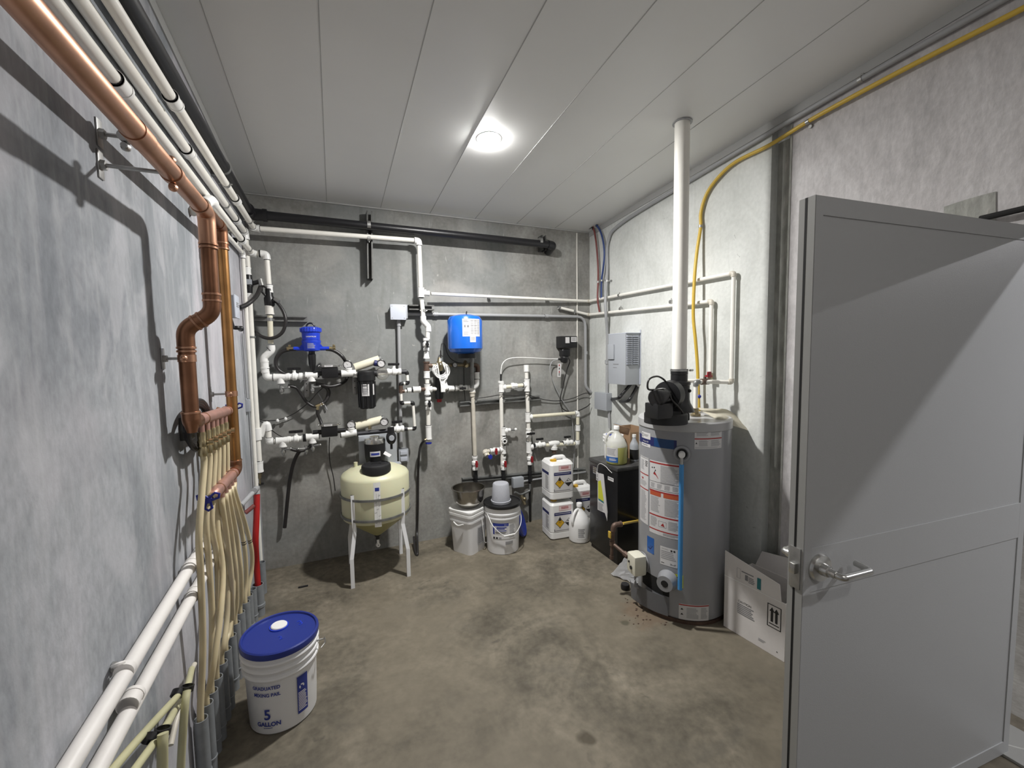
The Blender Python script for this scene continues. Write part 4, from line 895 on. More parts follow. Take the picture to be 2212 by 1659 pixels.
pipe(T, [B(1148, 899.5, .06), B(1248, 892, .06), V((k2_.x, k2_.y, k2_.z)), B(1155, 963, .06)], .0165, 'pvcy', el=.03)
sleeve(T, B(1248.5, 924, .06), DN, .055, .022)
for px, py in ((1166, 961), (1226, 956)): valve(T, B(px, py, .06), XP, UP, .10, .023, along=XP, stem=.02, hl=.07)
bm = newbm(); lathe(bm, [(.018, -.055), (.021, -.05), (.026, -.02), (.026, .02), (.021, .05), (.018, .055)], B(1196, 958, .06), 20, XP); cyl(bm, B(1196, 958, .06), B(1197, 970, .065), .026, seg=20); cyl(bm, B(1197, 966, .065), B(1197, 971, .065), .031, seg=20); vt = part('injector_tee', bm, 'pvcw', T)
bm = newbm(); cyl(bm, B(1197, 971, .065), B(1197.5, 979, .065), .02, seg=16); part('plug', bm, 'iron', vt)
valve(T, B(1142, 935, .05), DN, BK, .085, .0235, along=XP, hl=.075)
tee(T, B(1142.5, 966, .05), DN, XP, .1)
valve(T, B(1144.5, 990, .05), DN, BK, .115, .0235, hm='reddk')
bm = newbm(); cyl(bm, B(1144.5, 1005, .05), B(1144.8, 1040, .05), .0165, seg=16); cyl(bm, B(1144.6, 1018, .05), B(1144.7, 1024, .05), .02, seg=16); part('coupling', bm, 'blackm', T)
# sill cock near the floor, behind the blue lid
T = thing('floor_tap', 'brass and steel tap assembly low on the back wall beside the blue lid', 'tap', B(1137, 1068, .05))
bm = newbm(); tube(bm, fillet([B(1112, 1063, .08), B(1124, 1069, .06), B(1145, 1060, .05), B(1145, 1045, .05)], .02, 4), .011, 12); part('steel_branch', bm, 'galvd', T)
bm = newbm(); cyl(bm, B(1126, 1070, .06), B(1134, 1090, .09), .014, seg=12); ball(bm, B(1133, 1078, .08), .02, 12); part('tap_body', bm, 'brassd', T)
bm = newbm(); cyl(bm, B(1144, 1040, .04), B(1145, 1125, .02), .01, seg=12); solo('ground_tube', bm, 'blackm', 'black tube running down the wall behind the brass floor tap', 'tube')
a, b = B(1101, 1049), B(1123, 1025); bm = newbm(); box(bm, (a.x, YB-.09, a.z), (b.x, YB-.036, b.z), .008); solo('outlet_box', bm, 'greyp', 'plain grey electrical box on the lowest strut behind the grey cup', 'electrical box')
T = thing('conduit', 'thin grey conduit low on the back wall running behind the drums', 'conduit', B(1122, 1040, .03))
pipe(T, [B(1122, 1041, .03), B(1265, 1019, .03)], .009, 'conduit', elname=None); sleeve(T, B(1130, 1040, .03), XP, .02, .012, 'conduit', 'coupling', rings=False)
# black air pump with its lead and tag
q = B(1217, 740, .05); T = thing('air_pump', 'black air pump on the back wall near the right corner', 'pump', q)
a, b = B(1201, 752), B(1235, 727); bm = newbm(); box(bm, (a.x, YB-.10, a.z), (b.x, YB-.001, b.z), .008); hd = part('pump_head', bm, 'black', T)
bm = newbm(); fn = plane_fn((a.x, YB-.1005, a.z), XP, UP); w_, h_ = b.x-a.x, b.z-a.z
quad(bm, fn, w_*.25, h_*.4, w_*.5, h_*.9, .001); quad(bm, fn, w_*.6, h_*.5, w_*.95, h_*.92, .001); lines(bm, fn, w_*.64, h_*.55, w_*.9, h_*.85, 3, .002, 1); part('sticker', bm, ['paper', 'inkg'], hd)
bm = newbm(); c = B(1220, 766, .06); box(bm, (c.x-.042, YB-.09, c.z-.02), (c.x+.045, YB-.02, c.z+.055), .02, seg=3); part('pump_body', bm, 'black', T)
bm = newbm(); lathe(bm, [(0, -.03), (.028, -.03), (.036, -.02), (.036, .02), (.028, .03), (0, .03)], B(1219, 776, .075), 24, (.1, -.3, 1)); cyl(bm, B(1206, 776, .07), B(1215, 776, .075), .009, seg=12); part('outlet', bm, 'black', T)
bm = newbm(); tube(bm, spline([B(1226, 770, .07), B(1231, 780, .07), B(1228, 790, .06), B(1224, 802, .05), B(1216, 835, .04), B(1210, 866, .04), B(1217, 884, .04), B(1240, 890, .05), B(1265, 880, .05), B(1275, 872, .06)], 8), .005, 8); solo('power_cable', bm, 'rubber', 'black power lead looping down from the air pump to the grey box', 'cable')
bm = newbm(); tube(bm, spline([B(1206, 776, .06), B(1192, 782, .05), B(1188, 800, .05), B(1196, 828, .04), B(1213, 862, .03), B(1232, 892, .02), B(1238, 930, .02), B(1240, 990, .02), B(1234, 1040, .02), B(1240, 1080, .02)], 8), .004, 8); solo('air_tube', bm, 'conduit', 'grey air tube hanging from the air pump behind the white loop pipe', 'tube')
bm = newbm(); a = B(1205, 785, .085); fn = plane_fn(a+UP*0, XP, UP); pts = [(0, 0), (.034, 0), (.036, -.03), (.03, -.125), (-.006, -.122), (-.002, -.03)]
prism(bm, [fn(u, v, 0) for u, v in pts], (0, .001, 0)); 
for i in range(3): poly2(bm, fn, [(.008, -.025-.03*i), (.02, -.025-.03*i), (.018, -.01-.03*i), (.011, -.008-.03*i)], .0015, 1+(i == 1))
lines(bm, fn, .006, -.115, .024, -.09, 3, .0015, 2); solo('warning_tag', bm, ['paper', 'inkred', 'ink'], 'white paper tag hanging from the air pump', 'tag')
bm = newbm(); tube(bm, spline([B(1022, 861, .07), B(1050, 858, .085), B(1082, 853, .085), B(1115, 854, .085), B(1138, 852, .085), B(1165, 861, .03), B(1200, 866, .02), B(1235, 861, .02), B(1262, 850, .03), B(1275, 850, .05)], 8), .0035, 8)
solo('power_cable', bm, 'rubber', 'black cable running along the middle strut to the grey corner box', 'cable')
# ---------------------------------------------------------------- upper treatment line on the back wall
D = .128
def uB(x, y, d=D): return B(x, y, d)
e0 = onp(545, 549, 1, YB-D)
T = thing('treatment_line', 'upper white pipe line with elbow bend feeding the blue dosing pump', 'pipe', uB(590, 815))
pipe(T, [uB(548, 547), uB(575.5, 549), uB(582, 632)], el=.036)
bm = newbm(); lathe(bm, [(.0176, -.004), (.025, -.004), (.025, .004), (.0176, .004)], uB(561.5, 548), 18, XP); part('seal_ring', bm, 'black', T)
sleeve(T, uB(582, 624), DN, .05, .021)
bm = newbm(); q = uB(582, 648); lathe(bm, [(0, -.085), (.02, -.085), (.022, -.05), (.032, -.035), (.034, .01), (.024, .03), (.023, .075), (0, .075)], q, 24)
cyl(bm, q, q+V((-.045, -.02, .06)), .008, seg=10); cyl(bm, q+V((-.045, -.02, .05)), q+V((-.045, -.02, .085)), .012, seg=8); cyl(bm, q+V((.01, -.01, .0)), q+V((.04, -.03, -.01)), .014, seg=12); iv = part('injector_valve', bm, 'black', T)
bm = newbm(); cyl(bm, q+V((.035, -.03, .005)), q+V((.062, -.045, -.015)), .0125, seg=12); part('hose_tail', bm, 'galv', iv)
sleeve(T, uB(582.5, 670), DN, .06, .026, 'pvc'); strap(T, uB(583, 690), UP, XP)
pipe(T, [uB(583, 678), uB(585, 742)], m='pvcy', elname=None)
def jog(a, b, c, r=.0235, m='pvcw'):
    bm = newbm(); tube(bm, fillet([uB(*a), uB(*b), uB(*c)], .03, 5), r, 18); o = part('elbow', bm, [m, 'ring'], T); return o
jog((586, 746), (587, 757), (578, 765)); jog((578, 765), (570, 772), (571, 782))
sleeve(T, uB(572, 788), DN, .055, .0245); pipe(T, [uB(572, 794), uB(574, 802)], elname=None); sleeve(T, uB(573, 799), DN, .04, .0245)
jog((574, 804), (576, 816), (590, 815.5))
# horizontal chain
def along(x, y0=815.5): return uB(x, y0-(x-590)*.052)
pipe(T, [along(585), along(690)], .0165, 'ring', elname=None)
tee(T, along(606), XP, DN, .086, .045, .0245); tee(T, along(673), XP, DN, .08, .042, .0245)
valve(T, along(636), XP, UP, .098, .025, along=XP, hl=.085, stem=.018)
sleeve(T, along(656), XP, .03, .021, 'pvcw', 'union')
def testcock(x, y, s=1):
    q = uB(x, y); t = thing_parent
    bm = newbm(); cyl(bm, q+UP*.02, q-UP*.015, .011, seg=10); lathe(bm, [(0, -.03), (.014, -.03), (.016, -.02), (.016, -.012), (.009, -.01), (0, -.01)], q-UP*.0, 8); cyl(bm, q+V((.0, 0, -.002)), q+V((.045*s, -.02, .002)), .008, seg=10); ball(bm, q+V((.048*s, -.022, .003)), .009, 10); ball(bm, q-UP*.038, .009, 10)
    return part('test_cock', bm, 'galv', t)
for a_, d_ in (((583, 756), (-.7, 0, -.7)), ((571.5, 780), DN), ((573, 796), DN), ((590, 815.5), XP)):
    bm = newbm(); d_ = V(d_).normalized(); lathe(bm, [(.0236, -.002), (.0255, -.002), (.0255, .002), (.0236, .002)], uB(*a_), 20, d_); part('joint_ring', bm, 'ring', T)
thing_parent = T; testcock(608, 838); testcock(675, 836)
# brackets under the line
def bracket(x, y, label):
    a = uB(x, y); T_ = thing('pipe_bracket', label, 'bracket', B(x, y+20)); w_ = .016; zc0 = a.z
    bm = newbm(); box(bm, (a.x-w_, YB-.004, zc0-.16), (a.x+w_, YB-.0005, zc0-.02), .001); box(bm, (a.x-w_, YB-D-.02, zc0-.024), (a.x+w_, YB-.0005, zc0-.02), .001)
    part('angle_plate', bm, 'galv', T_); bm = newbm()
    for k in (.06, .11): lathe(bm, [(0, 0), (.004, 0), (.004, .002), (0, .002)], (a.x, YB-.0045, zc0-k), 8, BK)
    part('bolt', bm, 'dark', T_); bm = newbm(); lathe(bm, [(.0175, -.012), (.0255, -.012), (.0255, .012), (.0175, .012)], a, 18, XP); part('band', bm, 'galv', T_)
bracket(659, 813, 'steel angle bracket under the left end of the upper filter line'); bracket(767, 808, 'steel angle bracket left of the black filter housing')
def flowbox(x, y, label, lower=False):
    q = uB(x, y); T_ = thing('flow_sensor', label, 'sensor', q)
    bm = newbm(); cyl(bm, q-XP*.11, q+XP*.11, .018, seg=16); box(bm, (q.x-.055, q.y-.04, q.z-.035), (q.x+.055, q.y+.04, q.z+.045), .012)
    part('sensor_body', bm, 'black', T_)
    bm = newbm(); box(bm, (q.x-.052, q.y-.045, q.z+.044), (q.x+.052, q.y+.04, q.z+.062), .004); lid_ = part('sensor_cover', bm, 'galv', T_)
    bm = newbm(); fn = plane_fn((q.x-.035, q.y-.0455, q.z+.046), XP, UP); quad(bm, fn, 0, 0, .055, .013, .0006); text(bm, fn, 'SENSOR', .005, .003, .009, .001, 1) if False else lines(bm, fn, .008, .004, .048, .010, 2, .001, 1); part('sticker', bm, ['paper', 'inkg'], lid_)
    for s in (-1, 1):
        bm = newbm(); cyl(bm, q+V((s*.05, -.02, .05)), q+V((s*.066, -.02, .053)), .004, seg=8); ball(bm, q+V((s*.07, -.02, .054)), .008, 10); part('wing_screw', bm, 'chrome', T_)
flowbox(713, 806, 'black flow sensor on the upper filter line right of the blue pump')
T = thing('filter_line', 'upper right white pipe line with clear sight bowl and black filter outlet', 'pipe', uB(745, 806)); thing_parent = T
pipe(T, [uB(735, 808), uB(878, 803)], .0165, 'ring', elname=None)
tee(T, uB(753, 806.5), XP, UP, .10, .042, .0245); gauge(T, uB(751, 787.5, D+.01), BK, .032)
bm = newbm(); lathe(bm, [(0, -.02), (.022, -.034), (.042, -.025), (.05, 0), (.042, .025), (.022, .034), (0, .02)], uB(826, 807), 32, BK); part('sight_bowl', bm, 'clear', T)
bm = newbm(); cyl(bm, uB(814, 806.5), uB(838, 805), .016, seg=14); part('pipe', bm, 'pvc', T)
valve(T, uB(851, 803), XP, UP, .105, .026, along=XP, hl=.085, stem=.02)
cs = dict(r=.0115, m='pvc', fr=.0145, fm='blackm', el=.016, round_=.01)
pipe(T, [uB(864, 803.5), uB(879, 804), uB(881, 828), uB(866, 829), uB(866, 843)], **cs)
bm = newbm(); cyl(bm, uB(866, 833), uB(866, 849), .016, seg=14); cyl(bm, uB(866, 845), uB(874, 845), .014, seg=12); part('tee', bm, 'iron', T)
pipe(T, [uB(872, 845), uB(886, 844)], .0115, 'pvc', elname=None); valve_like = sleeve(T, uB(884, 843), XP, .03, .02, name='union'); sleeve(T, uB(900, 841.5), XP, .06, .024)
pipe(T, [uB(906, 841.5), uB(918, 841, WD)], .016, 'iron', elname=None)
pipe(T, [uB(866, 847), uB(867, 871), uB(892, 870), uB(896, 926), uB(872, 927)], **cs)
# black filter housing
q = uB(792, 840); T = thing('filter_housing', 'tall black water filter housing on the back wall', 'filter', uB(792, 882))
top_ = uB(791, 801).z; bot_ = uB(793, 882).z
bm = newbm(); lathe(bm, [(0, bot_), (.05, bot_), (.056, bot_+.012), (.060, top_-.075), (.066, top_-.072), (.066, top_-.03), (0, top_-.03)], (q.x, q.y, 0), 28)
for k in range(12):
    a = k*math.pi/6; cyl(bm, (q.x+.058*math.cos(a), q.y+.058*math.sin(a), bot_+.01), (q.x+.062*math.cos(a), q.y+.062*math.sin(a), top_-.08), .005, seg=6)
part('bowl', bm, 'black', T)
bm = newbm(); lathe(bm, [(0, top_-.03), (.062, top_-.03), (.062, top_-.008), (.055, top_), (0, top_)], (q.x, q.y, 0), 28); cyl(bm, (q.x-.085, q.y, top_-.02), (q.x+.085, q.y, top_-.02), .024, seg=16); box(bm, (q.x-.05, q.y+.02, top_-.06), (q.x+.05, YB-.001, top_), .003); part('head', bm, 'blackm', T)
bm = newbm(); fn = cyl_fn((q.x, q.y, bot_), .064, math.atan2(-q.y, -q.x)-.12); zz = uB(790, 854).z-bot_; z1 = uB(790, 829).z-bot_
quad(bm, fn, -.028, zz, .026, z1, .0008, 0, 6); lines(bm, fn, -.022, zz+.008, .02, z1-.03, 7, .0014, 1, 3); lines(bm, fn, -.02, z1-.022, .012, z1-.008, 1, .0014, 2, 3); quad(bm, fn, .055, zz+.006, .068, z1, .0008, 0, 2); part('filter_label', bm, ['paper', 'inkg', 'ink'], T)
# big white cylinders (spare filter tubes) resting behind the gauges
def canister(a, b, d, r, label):
    p, q = B(*a, d), B(*b, d); T_ = thing('sampling_cylinder', label, 'cylinder', mid(p, q)); bm = newbm(); dd = (q-p).normalized()
    lathe(bm, [(0, 0), (r, 0), (r, (q-p).length), (0, (q-p).length)], p, 32, dd); part('tube', bm, 'pvcy', T_)
    bm = newbm(); lathe(bm, [(r*.98, -.004), (r*1.05, -.004), (r*1.05, .01), (r*1.0, .01)], q-dd*.006, 32, dd); part('end_ring', bm, 'galvd', T_); return T_
c1_ = canister((766, 794), (822, 775), .10, .030, 'cream cylinder slanting behind the upper gauges')
gauge(c1_, B(823.5, 785, .15), BK, .03)
bm = newbm(); cyl(bm, B(808, 784, .13), B(821, 786, .13), .022, seg=16); part('gauge_neck', bm, 'inknavy', c1_)
c2_ = canister((768, 921), (828, 906), .10, .032, 'cream cylinder slanting behind the lower gauges')
gauge(c2_, B(830, 911, .16), BK, .031)
bm = newbm(); cyl(bm, B(799, 921, .14), B(799, 927, .14), .012, seg=10); part('brass_plug', bm, 'brassd', c2_)
# blue dosing pump
q = uB(672, 730); T = thing('dosing_pump', 'blue dosing pump with black suction tube on the back wall', 'pump', q)
z = lambda y: uB(672, y).z
bm = newbm(); lathe(bm, [(0, z(706)), (.05, z(706.5)), (.066, z(709)), (.069, z(712)), (.069, z(717)), (.060, z(719)), (.058, z(735)), (0, z(735))], (q.x, q.y, 0), 40)
for k in range(24):
    a = k*math.pi/12; cyl(bm, (q.x+.067*math.cos(a), q.y+.067*math.sin(a), z(717)), (q.x+.067*math.cos(a), q.y+.067*math.sin(a), z(709)), .004, seg=6)
part('motor_cover', bm, 'bluep', T)
bm = newbm(); lathe(bm, [(0, z(735)), (.062, z(735.5)), (.064, z(739)), (.060, z(742)), (.056, z(757)), (.04, z(759)), (0, z(759))], (q.x, q.y, 0), 40)
cyl(bm, (q.x-.115, q.y, z(753)), (q.x+.115, q.y, z(753)), .014, seg=16); prism(bm, [(q.x-.09, q.y-.01, z(756)), (q.x+.09, q.y-.01, z(756)), (q.x+.062, q.y-.01, z(744)), (q.x-.062, q.y-.01, z(744))], (0, .02, 0)); part('pump_body', bm, 'bluep', T)
bm = newbm(); fn = cyl_fn((q.x, q.y, z(729)), .0585, math.atan2(-q.y, -q.x)); text(bm, fn, 'DOSATRON', 0, 0, .012, .001, 0, 'CENTER', .0003); part('lettering', bm, 'paper', T)
bm = newbm(); fn = cyl_fn((q.x, q.y, z(756)), .0595, math.atan2(-q.y, -q.x)); quad(bm, fn, -.03, .004, .03, .05, .001, 0, 6); lines(bm, fn, -.026, .008, .026, .046, 6, .0016, 1, 4); part('rating_label', bm, ['bluep', 'inkl'], T)
bm = newbm(); tube(bm, [V((q.x-.03, q.y, z(706)))+V((.03+.026*math.cos(t)-.0, 0, .026*math.sin(t))) for t in [math.pi*k/10 for k in range(11)]], .006, 8); part('lifting_ring', bm, 'black', T)
bm = newbm(); lathe(bm, [(0, z(804)), (.01, z(804)), (.016, z(796)), (.024, z(786)), (.026, z(766)), (.021, z(764)), (.021, z(758)), (0, z(758))], (q.x, q.y, 0), 20); part('suction_tube', bm, 'black', T)
for s in (-1, 1):
    bm = newbm(); x0 = q.x+s*.112; cyl(bm, (x0, q.y, z(753)), (x0+s*.03, q.y, z(753)), .013, seg=8); cyl(bm, (x0+s*.03, q.y, z(753)), (x0+s*.045, q.y, z(753)), .016, seg=16); box(bm, (x0+s*.03-.004, q.y-.008, z(753)+.012), (x0+s*.03+.012, q.y+.008, z(753)+.028), .002); part('hose_fitting', bm, 'brass', T)
def hose(name, pts, r, label, m='rubber', cat='hose', n=8, seg=12): bm = newbm(); tube(bm, spline(pts, n), r, seg); return solo(name, bm, m, label, cat)
hose('rubber_hose', [uB(640, 754), uB(625, 755), uB(609, 760), uB(598, 772), uB(595.5, 785), uB(600, 797), uB(610, 805), uB(626, 812, .13), uB(640, 817, .13)], .0125, 'black hose curving from the left side of the blue pump')
hose('rubber_hose', [uB(704, 754), uB(717, 756), uB(731, 763), uB(743, 775), uB(750, 792, .06), uB(751, 808, .05), uB(746, 822, .06), uB(732, 831, .1), uB(712, 835, .12), uB(693, 831, .12), uB(683, 829, .11)], .0125, 'black hose curving from the right side of the blue pump')
hose('rubber_hose', [uB(592, 646, .14), uB(601, 656, .15), uB(612, 673, .16), uB(617, 692, .17), uB(612, 714, .17), uB(600, 726, .17), uB(583, 731, .17), uB(565, 727, .16), uB(552, 717, .12)], .0115, 'large black hose loop in front of the strut channel')
hose('rubber_hose', [uB(622, 833, .11), uB(640, 838, .1), uB(650, 851, .09), uB(662, 868, .08), uB(675, 877, .08), uB(684, 878, .08)], .0105, 'thin black hose from the left test cock to the brass tee')
hose('rubber_hose', [uB(698, 871, .08), uB(706, 862, .07), uB(710, 848, .06), uB(706, 838, .08), uB(695, 833, .1)], .0135, 'short thick black hose rising from the brass tee')
hose('rubber_hose', [uB(686, 885, .08), uB(686, 893, .08), uB(691, 906, .08), uB(697, 922, .1)], .0115, 'black hose from the brass tee down to the lower flow sensor')
T = thing('hose_tee', 'brass hose tee joining three black hoses', 'pipe fitting', uB(688, 876, .08)); bm = newbm()
cyl(bm, uB(682, 878, .08), uB(700, 870, .08), .011, seg=8); cyl(bm, uB(686, 877, .08), uB(686, 888, .08), .011, seg=8); part('tee_body', bm, 'brass', T)
bm = newbm(); cyl(bm, uB(692, 874, .08), uB(694.5, 873, .08), .016, seg=14); cyl(bm, uB(697, 871.5, .08), uB(699, 870.5, .08), .016, seg=14); part('hose_clip', bm, 'chrome', T)
hose('signal_cable', [B(562, 907, .03), B(580, 909, .03), B(600, 907, .03), B(622, 900, .03), B(645, 887, .04), B(668, 868, .06), B(685, 849, .08), B(697, 838, .1)], .003, 'thin black cable rising to the blue pump hoses', cat='cable')
hose('signal_cable', [B(562, 910, .04), B(575, 917, .05), B(588, 930, .09), B(602, 940, .12), B(614, 945, .13), B(640, 949, .13), B(660, 945, .13), B(690, 940, .11)], .003, 'thin black cable drooping onto the lower white valve', cat='cable')
for x, y in ((599.5, 909), (617, 905)):
    bm = newbm(); ball(bm, B(x, y, .03), .011, 10, sc=(1, 1, 1.3)); solo('cable_clip', bm, 'white', 'small white cable clip on the thin black cable, '+('left one' if x < 610 else 'right one'), 'clip')
hose('brown_tube', [B(688, 850, .02), B(698, 868, .015), B(706, 885, .015)], .005, 'short grey tube on the wall behind the hoses', m='conduit', cat='tube')
# ---------------------------------------------------------------- lower treatment line
T = thing('treatment_line', 'lower white pipe line from the wye fitting to the lower flow sensor', 'pipe', uB(590, 955)); thing_parent = T
def al(x): return uB(x, 954.5-(x-587)*.125)
bm = newbm(); tube(bm, fillet([uB(562, 941), uB(576, 913), uB(580, 930)], .04, 6), .0235, 18); part('wye_branch', bm, 'pvcw', T)
pipe(T, [uB(580, 926), uB(581.5, 955), al(600)], el=.03); pipe(T, [al(596), al(690)], elname=None)
tee(T, al(611), XP, DN, .085, .045, .0245); tee(T, al(675), XP, DN, .085, .045, .0245)
valve(T, al(640), XP, UP, .11, .023, along=XP, hl=.09, stem=.018)
testcock(612, 970); testcock(676, 962); testcock(661, 968, -1)
bm = newbm(); lathe(bm, [(.0235, -.01), (.028, -.01), (.028, .01), (.0235, .01)], al(658), 18, XP); part('seal_ring', bm, 'black', T)
flowbox(712, 932, 'black flow sensor on the lower line above the tank')
T = thing('filter_line', 'lower right white pipe line with gauge above the cream tank', 'pipe', uB(755, 937))
pipe(T, [uB(735, 941), uB(880, 926)], .0165, 'ring', elname=None); tee(T, uB(759, 936), (1, 0, .07), UP, .075, .045, .0245); bm = newbm(); cyl(bm, uB(737, 939.5), uB(756, 937), .0235, seg=18); part('coupling', bm, 'pvcw', T); gauge(T, uB(758.5, 917, D+.01), BK, .032)
valve(T, uB(858, 927), XP, UP, .1, .026, along=XP, hl=.08, stem=.02)
hose('rubber_hose', [uB(648, 974, .12), uB(641, 984, .12), uB(634, 1001, .1), uB(629, 1022, .08), uB(625, 1045, .06), uB(621, 1080, .05), uB(618, 1110, .04), uB(615, 1140, .04)], .0125, 'long black hose hanging down the back wall left of the tank')
hose('rubber_hose', [uB(625, 968, .14), uB(635, 972, .14), uB(650, 974, .14), uB(662, 970, .13), uB(672, 962, .12)], .0115, 'short black hose under the lower white line')
hose('suction_tube', [uB(712, 945, .05), uB(711, 970, .03), uB(713, 1000, .03), uB(720, 1030, .03), uB(724, 1060, .03)], .0035, 'thin black tube down the wall behind the tank', cat='tube')
# ---------------------------------------------------------------- mixer motor and bracket on the tank
mc = onp(810, 966, 1, TY+.02)
T = thing('mixer_motor', 'black mixer motor with silver top standing on the cream tank', 'motor', (mc.x, mc.y, ztop+.03))
zz = lambda y: onp(810, y, 1, TY+.02).z
mx_ = mc.x; my_ = TY+.02
bm = newbm(); lathe(bm, [(0, ztop+.03), (.055, ztop+.03), (.070, zz(985)), (.073, zz(955)), (0, zz(955))], (mx_, my_, 0), 36); part('motor_can', bm, 'blackm', T)
bm = newbm(); lathe(bm, [(.074, zz(956)), (.075, zz(950)), (.070, zz(946)), (.036, zz(945.5)), (.034, zz(942)), (0, zz(942))], (mx_, my_, 0), 36); part('motor_cap', bm, 'satin', T)
bm = newbm(); fn = cyl_fn((mx_, my_, zz(982)), .0725, math.atan2(-my_, -mx_)); hh = zz(971)-zz(982)
quad(bm, fn, -.036, 0, .036, hh, .001, 0, 8); quad(bm, fn, -.028, hh*.3, .028, hh*.7, .0016, 1, 6); part('motor_label', bm, ['paper', 'inkblue'], T)
a = onp(776, 995, 1, TY+.10); b = onp(856, 934, 1, TY+.10)
bm = newbm(); box(bm, (a.x, TY+.098, ztop+.04), (b.x, TY+.102, b.z), .001); box(bm, (a.x, TY+.03, ztop+.036), (b.x+.02, TY+.1, ztop+.04)); box(bm, (a.x, TY+.05, b.z-.035), (a.x+.14, TY+.098, b.z), .002); plate = solo('mounting_plate', bm, 'greyp', 'grey steel mounting plate behind the mixer motor', 'plate')
q = onp(845, 945, 1, TY-.0)
T = thing('rotary_switch', 'dark grey rotary control unit right of the mixer motor', 'controller', q)
bm = newbm(); ball(bm, q, .038, 24, sc=(.95, .7, 1.35)); cyl(bm, q+UP*.03, q+UP*.075, .024, seg=20); cyl(bm, q-UP*.045, q-UP*.085, .009, seg=10); part('housing', bm, 'greyp' if False else 'blackm', T)
bm = newbm(); lathe(bm, [(0, 0), (.02, 0), (.018, .012), (0, .012)], q+V((0, -.024, .0)), 24, BK); part('knob', bm, 'greyp', T)
bm = newbm(); prism(bm, [onp(832, 975, 1, TY-.06), onp(846, 983, 1, TY-.06), onp(841, 988, 1, TY-.08), onp(828, 981, 1, TY-.08)], (0, 0, .002)); solo('paper_tag', bm, 'paper', 'small white paper tag lying on top of the cream tank', 'tag')
bm = newbm(); p = onp(768, 990, 1, TY+.05); lathe(bm, [(0, 0), (.014, 0), (.014, .05), (0, .05)], (p.x, p.y, ztop+.03), 16); solo('vent_stub', bm, 'poly', 'short cream vent stub at the left of the tank top', 'vent')
# ---------------------------------------------------------------- left wall: overhead copper and white pipes
def rings_at(T, p, d, r, m='copper', n=1, name='solder_bead'):
    bm = newbm(); d = V(d).normalized()
    for k in range(n): lathe(bm, [(r, -.004), (r*1.09, -.003), (r*1.09, .003), (r, .004)], V(p)+d*.012*k, 22, d)
    return part(name, bm, m, T)
CX, CY, CZ = -.374, 1.745, 2.044; cr_ = .0235; LX = -.455
z_ = lambda py, x=CX, y=CY: onp(456, py, 1, y).z
zs1, zs2 = z_(655), z_(732)
T = thing('copper_pipe', 'thick copper pipe overhead that drops with an offset to the nearer copper manifold', 'pipe', (CX, CY, CZ))
bm = newbm(); tube(bm, [V((CX, YF+.05, CZ)), V((CX, CY-.03, CZ))], cr_, 28); part('pipe', bm, 'copper', T)
bm = newbm(); tube(bm, [V((CX, CY, CZ-.05)), V((CX, CY, zs1))], cr_, 28); part('pipe', bm, 'copperd', T)
zb1 = onp(420, 893, 1, CY).z
bm = newbm(); tube(bm, [V((LX, CY, zs2)), V((LX, CY, zb1))], cr_*1.02, 28); part('pipe', bm, 'copperd', T)
bm = newbm(); tube(bm, fillet([V((CX, CY-.075, CZ)), V((CX, CY, CZ)), V((CX, CY, CZ-.105))], .07, 10), cr_*1.1, 28)
el_ = part('elbow', bm, 'copper', T)
rings_at(el_, (CX, CY, CZ-.105), DN, cr_*1.1, n=2); rings_at(el_, (CX, CY-.078, CZ), YP, cr_*1.05)
zm1, zm2 = zs1-.045, zs2+.045; k1 = V((CX, CY, zs1-.035)); k2 = V((LX, CY, zs2+.035))
bm = newbm(); tube(bm, fillet([V((CX, CY, zs1+.035)), k1, k2, V((LX, CY, zs2-.03))], .05, 8), cr_*1.1, 28); o2 = part('offset_elbow', bm, 'copperd', T)
rings_at(o2, (CX, CY, zs1+.03), DN, cr_*1.1, n=1); rings_at(o2, (CX, CY, zs1+.008), DN, cr_*1.1, n=1); rings_at(o2, (LX, CY, zs2-.03), DN, cr_*1.1, n=2)
dd = (k2-k1).normalized(); rings_at(o2, mid(k1, k2, .4), dd, cr_*1.1); rings_at(o2, mid(k1, k2, .62), dd, cr_*1.1)
q = L(500, 290, CX-XL)
sl = onp(298, 291, 0, CX); bm = newbm(); tube(bm, [V((CX, sl.y-.03, CZ)), V((CX, sl.y+.03, CZ))], cr_*1.08, 28); part('coupling', bm, 'copper', T)
def ringclamp(p, d, r, wall, label, m='copper', dz=0, rod=.005, span=.07):
    """split ring on a rod screwed to a plate on the wall"""
    p = V(p); d = V(d).normalized(); T_ = thing('pipe_hanger', label, 'clamp', wall); bm = newbm()
    cyl(bm, p-d*.012, p+d*.012, r*1.12, seg=26); s_ = d.cross((p-V(wall)).normalized()).normalized()
    for k in (-1, 1):
        cyl(bm, p+s_*k*(r+.012)-d*.012, p+s_*k*(r+.012)+d*.012, .0075, seg=10); ball(bm, p+s_*k*(r+.012), .011, 8)
    part('split_ring', bm, m, T_)
    bm = newbm(); cyl(bm, V(wall), p+(V(wall)-p).normalized()*r, rod, seg=10); part('rod', bm, 'galv', T_)
    bm = newbm(); w_ = V(wall); box(bm, (XL, w_.y-.014, w_.z-span/2), (XL+.004, w_.y+.014, w_.z+span/2), .002); lathe(bm, [(0, 0), (.013, 0), (.012, .012), (0, .012)], (XL+.002, w_.y, w_.z), 6, (1, 0, 0)); part('wall_plate', bm, 'galv', T_)
y1 = L(215, 360).y
ringclamp((CX, y1, CZ), YP, cr_, (XL, y1, CZ), 'steel wall hanger with copper ring under the thick overhead copper pipe')
y2 = L(350, 775).y; z2 = L(350, 775).z
ringclamp((LX, CY, z2), UP, cr_, (XL, CY, z2), 'wall hanger with flat copper ring round the nearer copper riser')
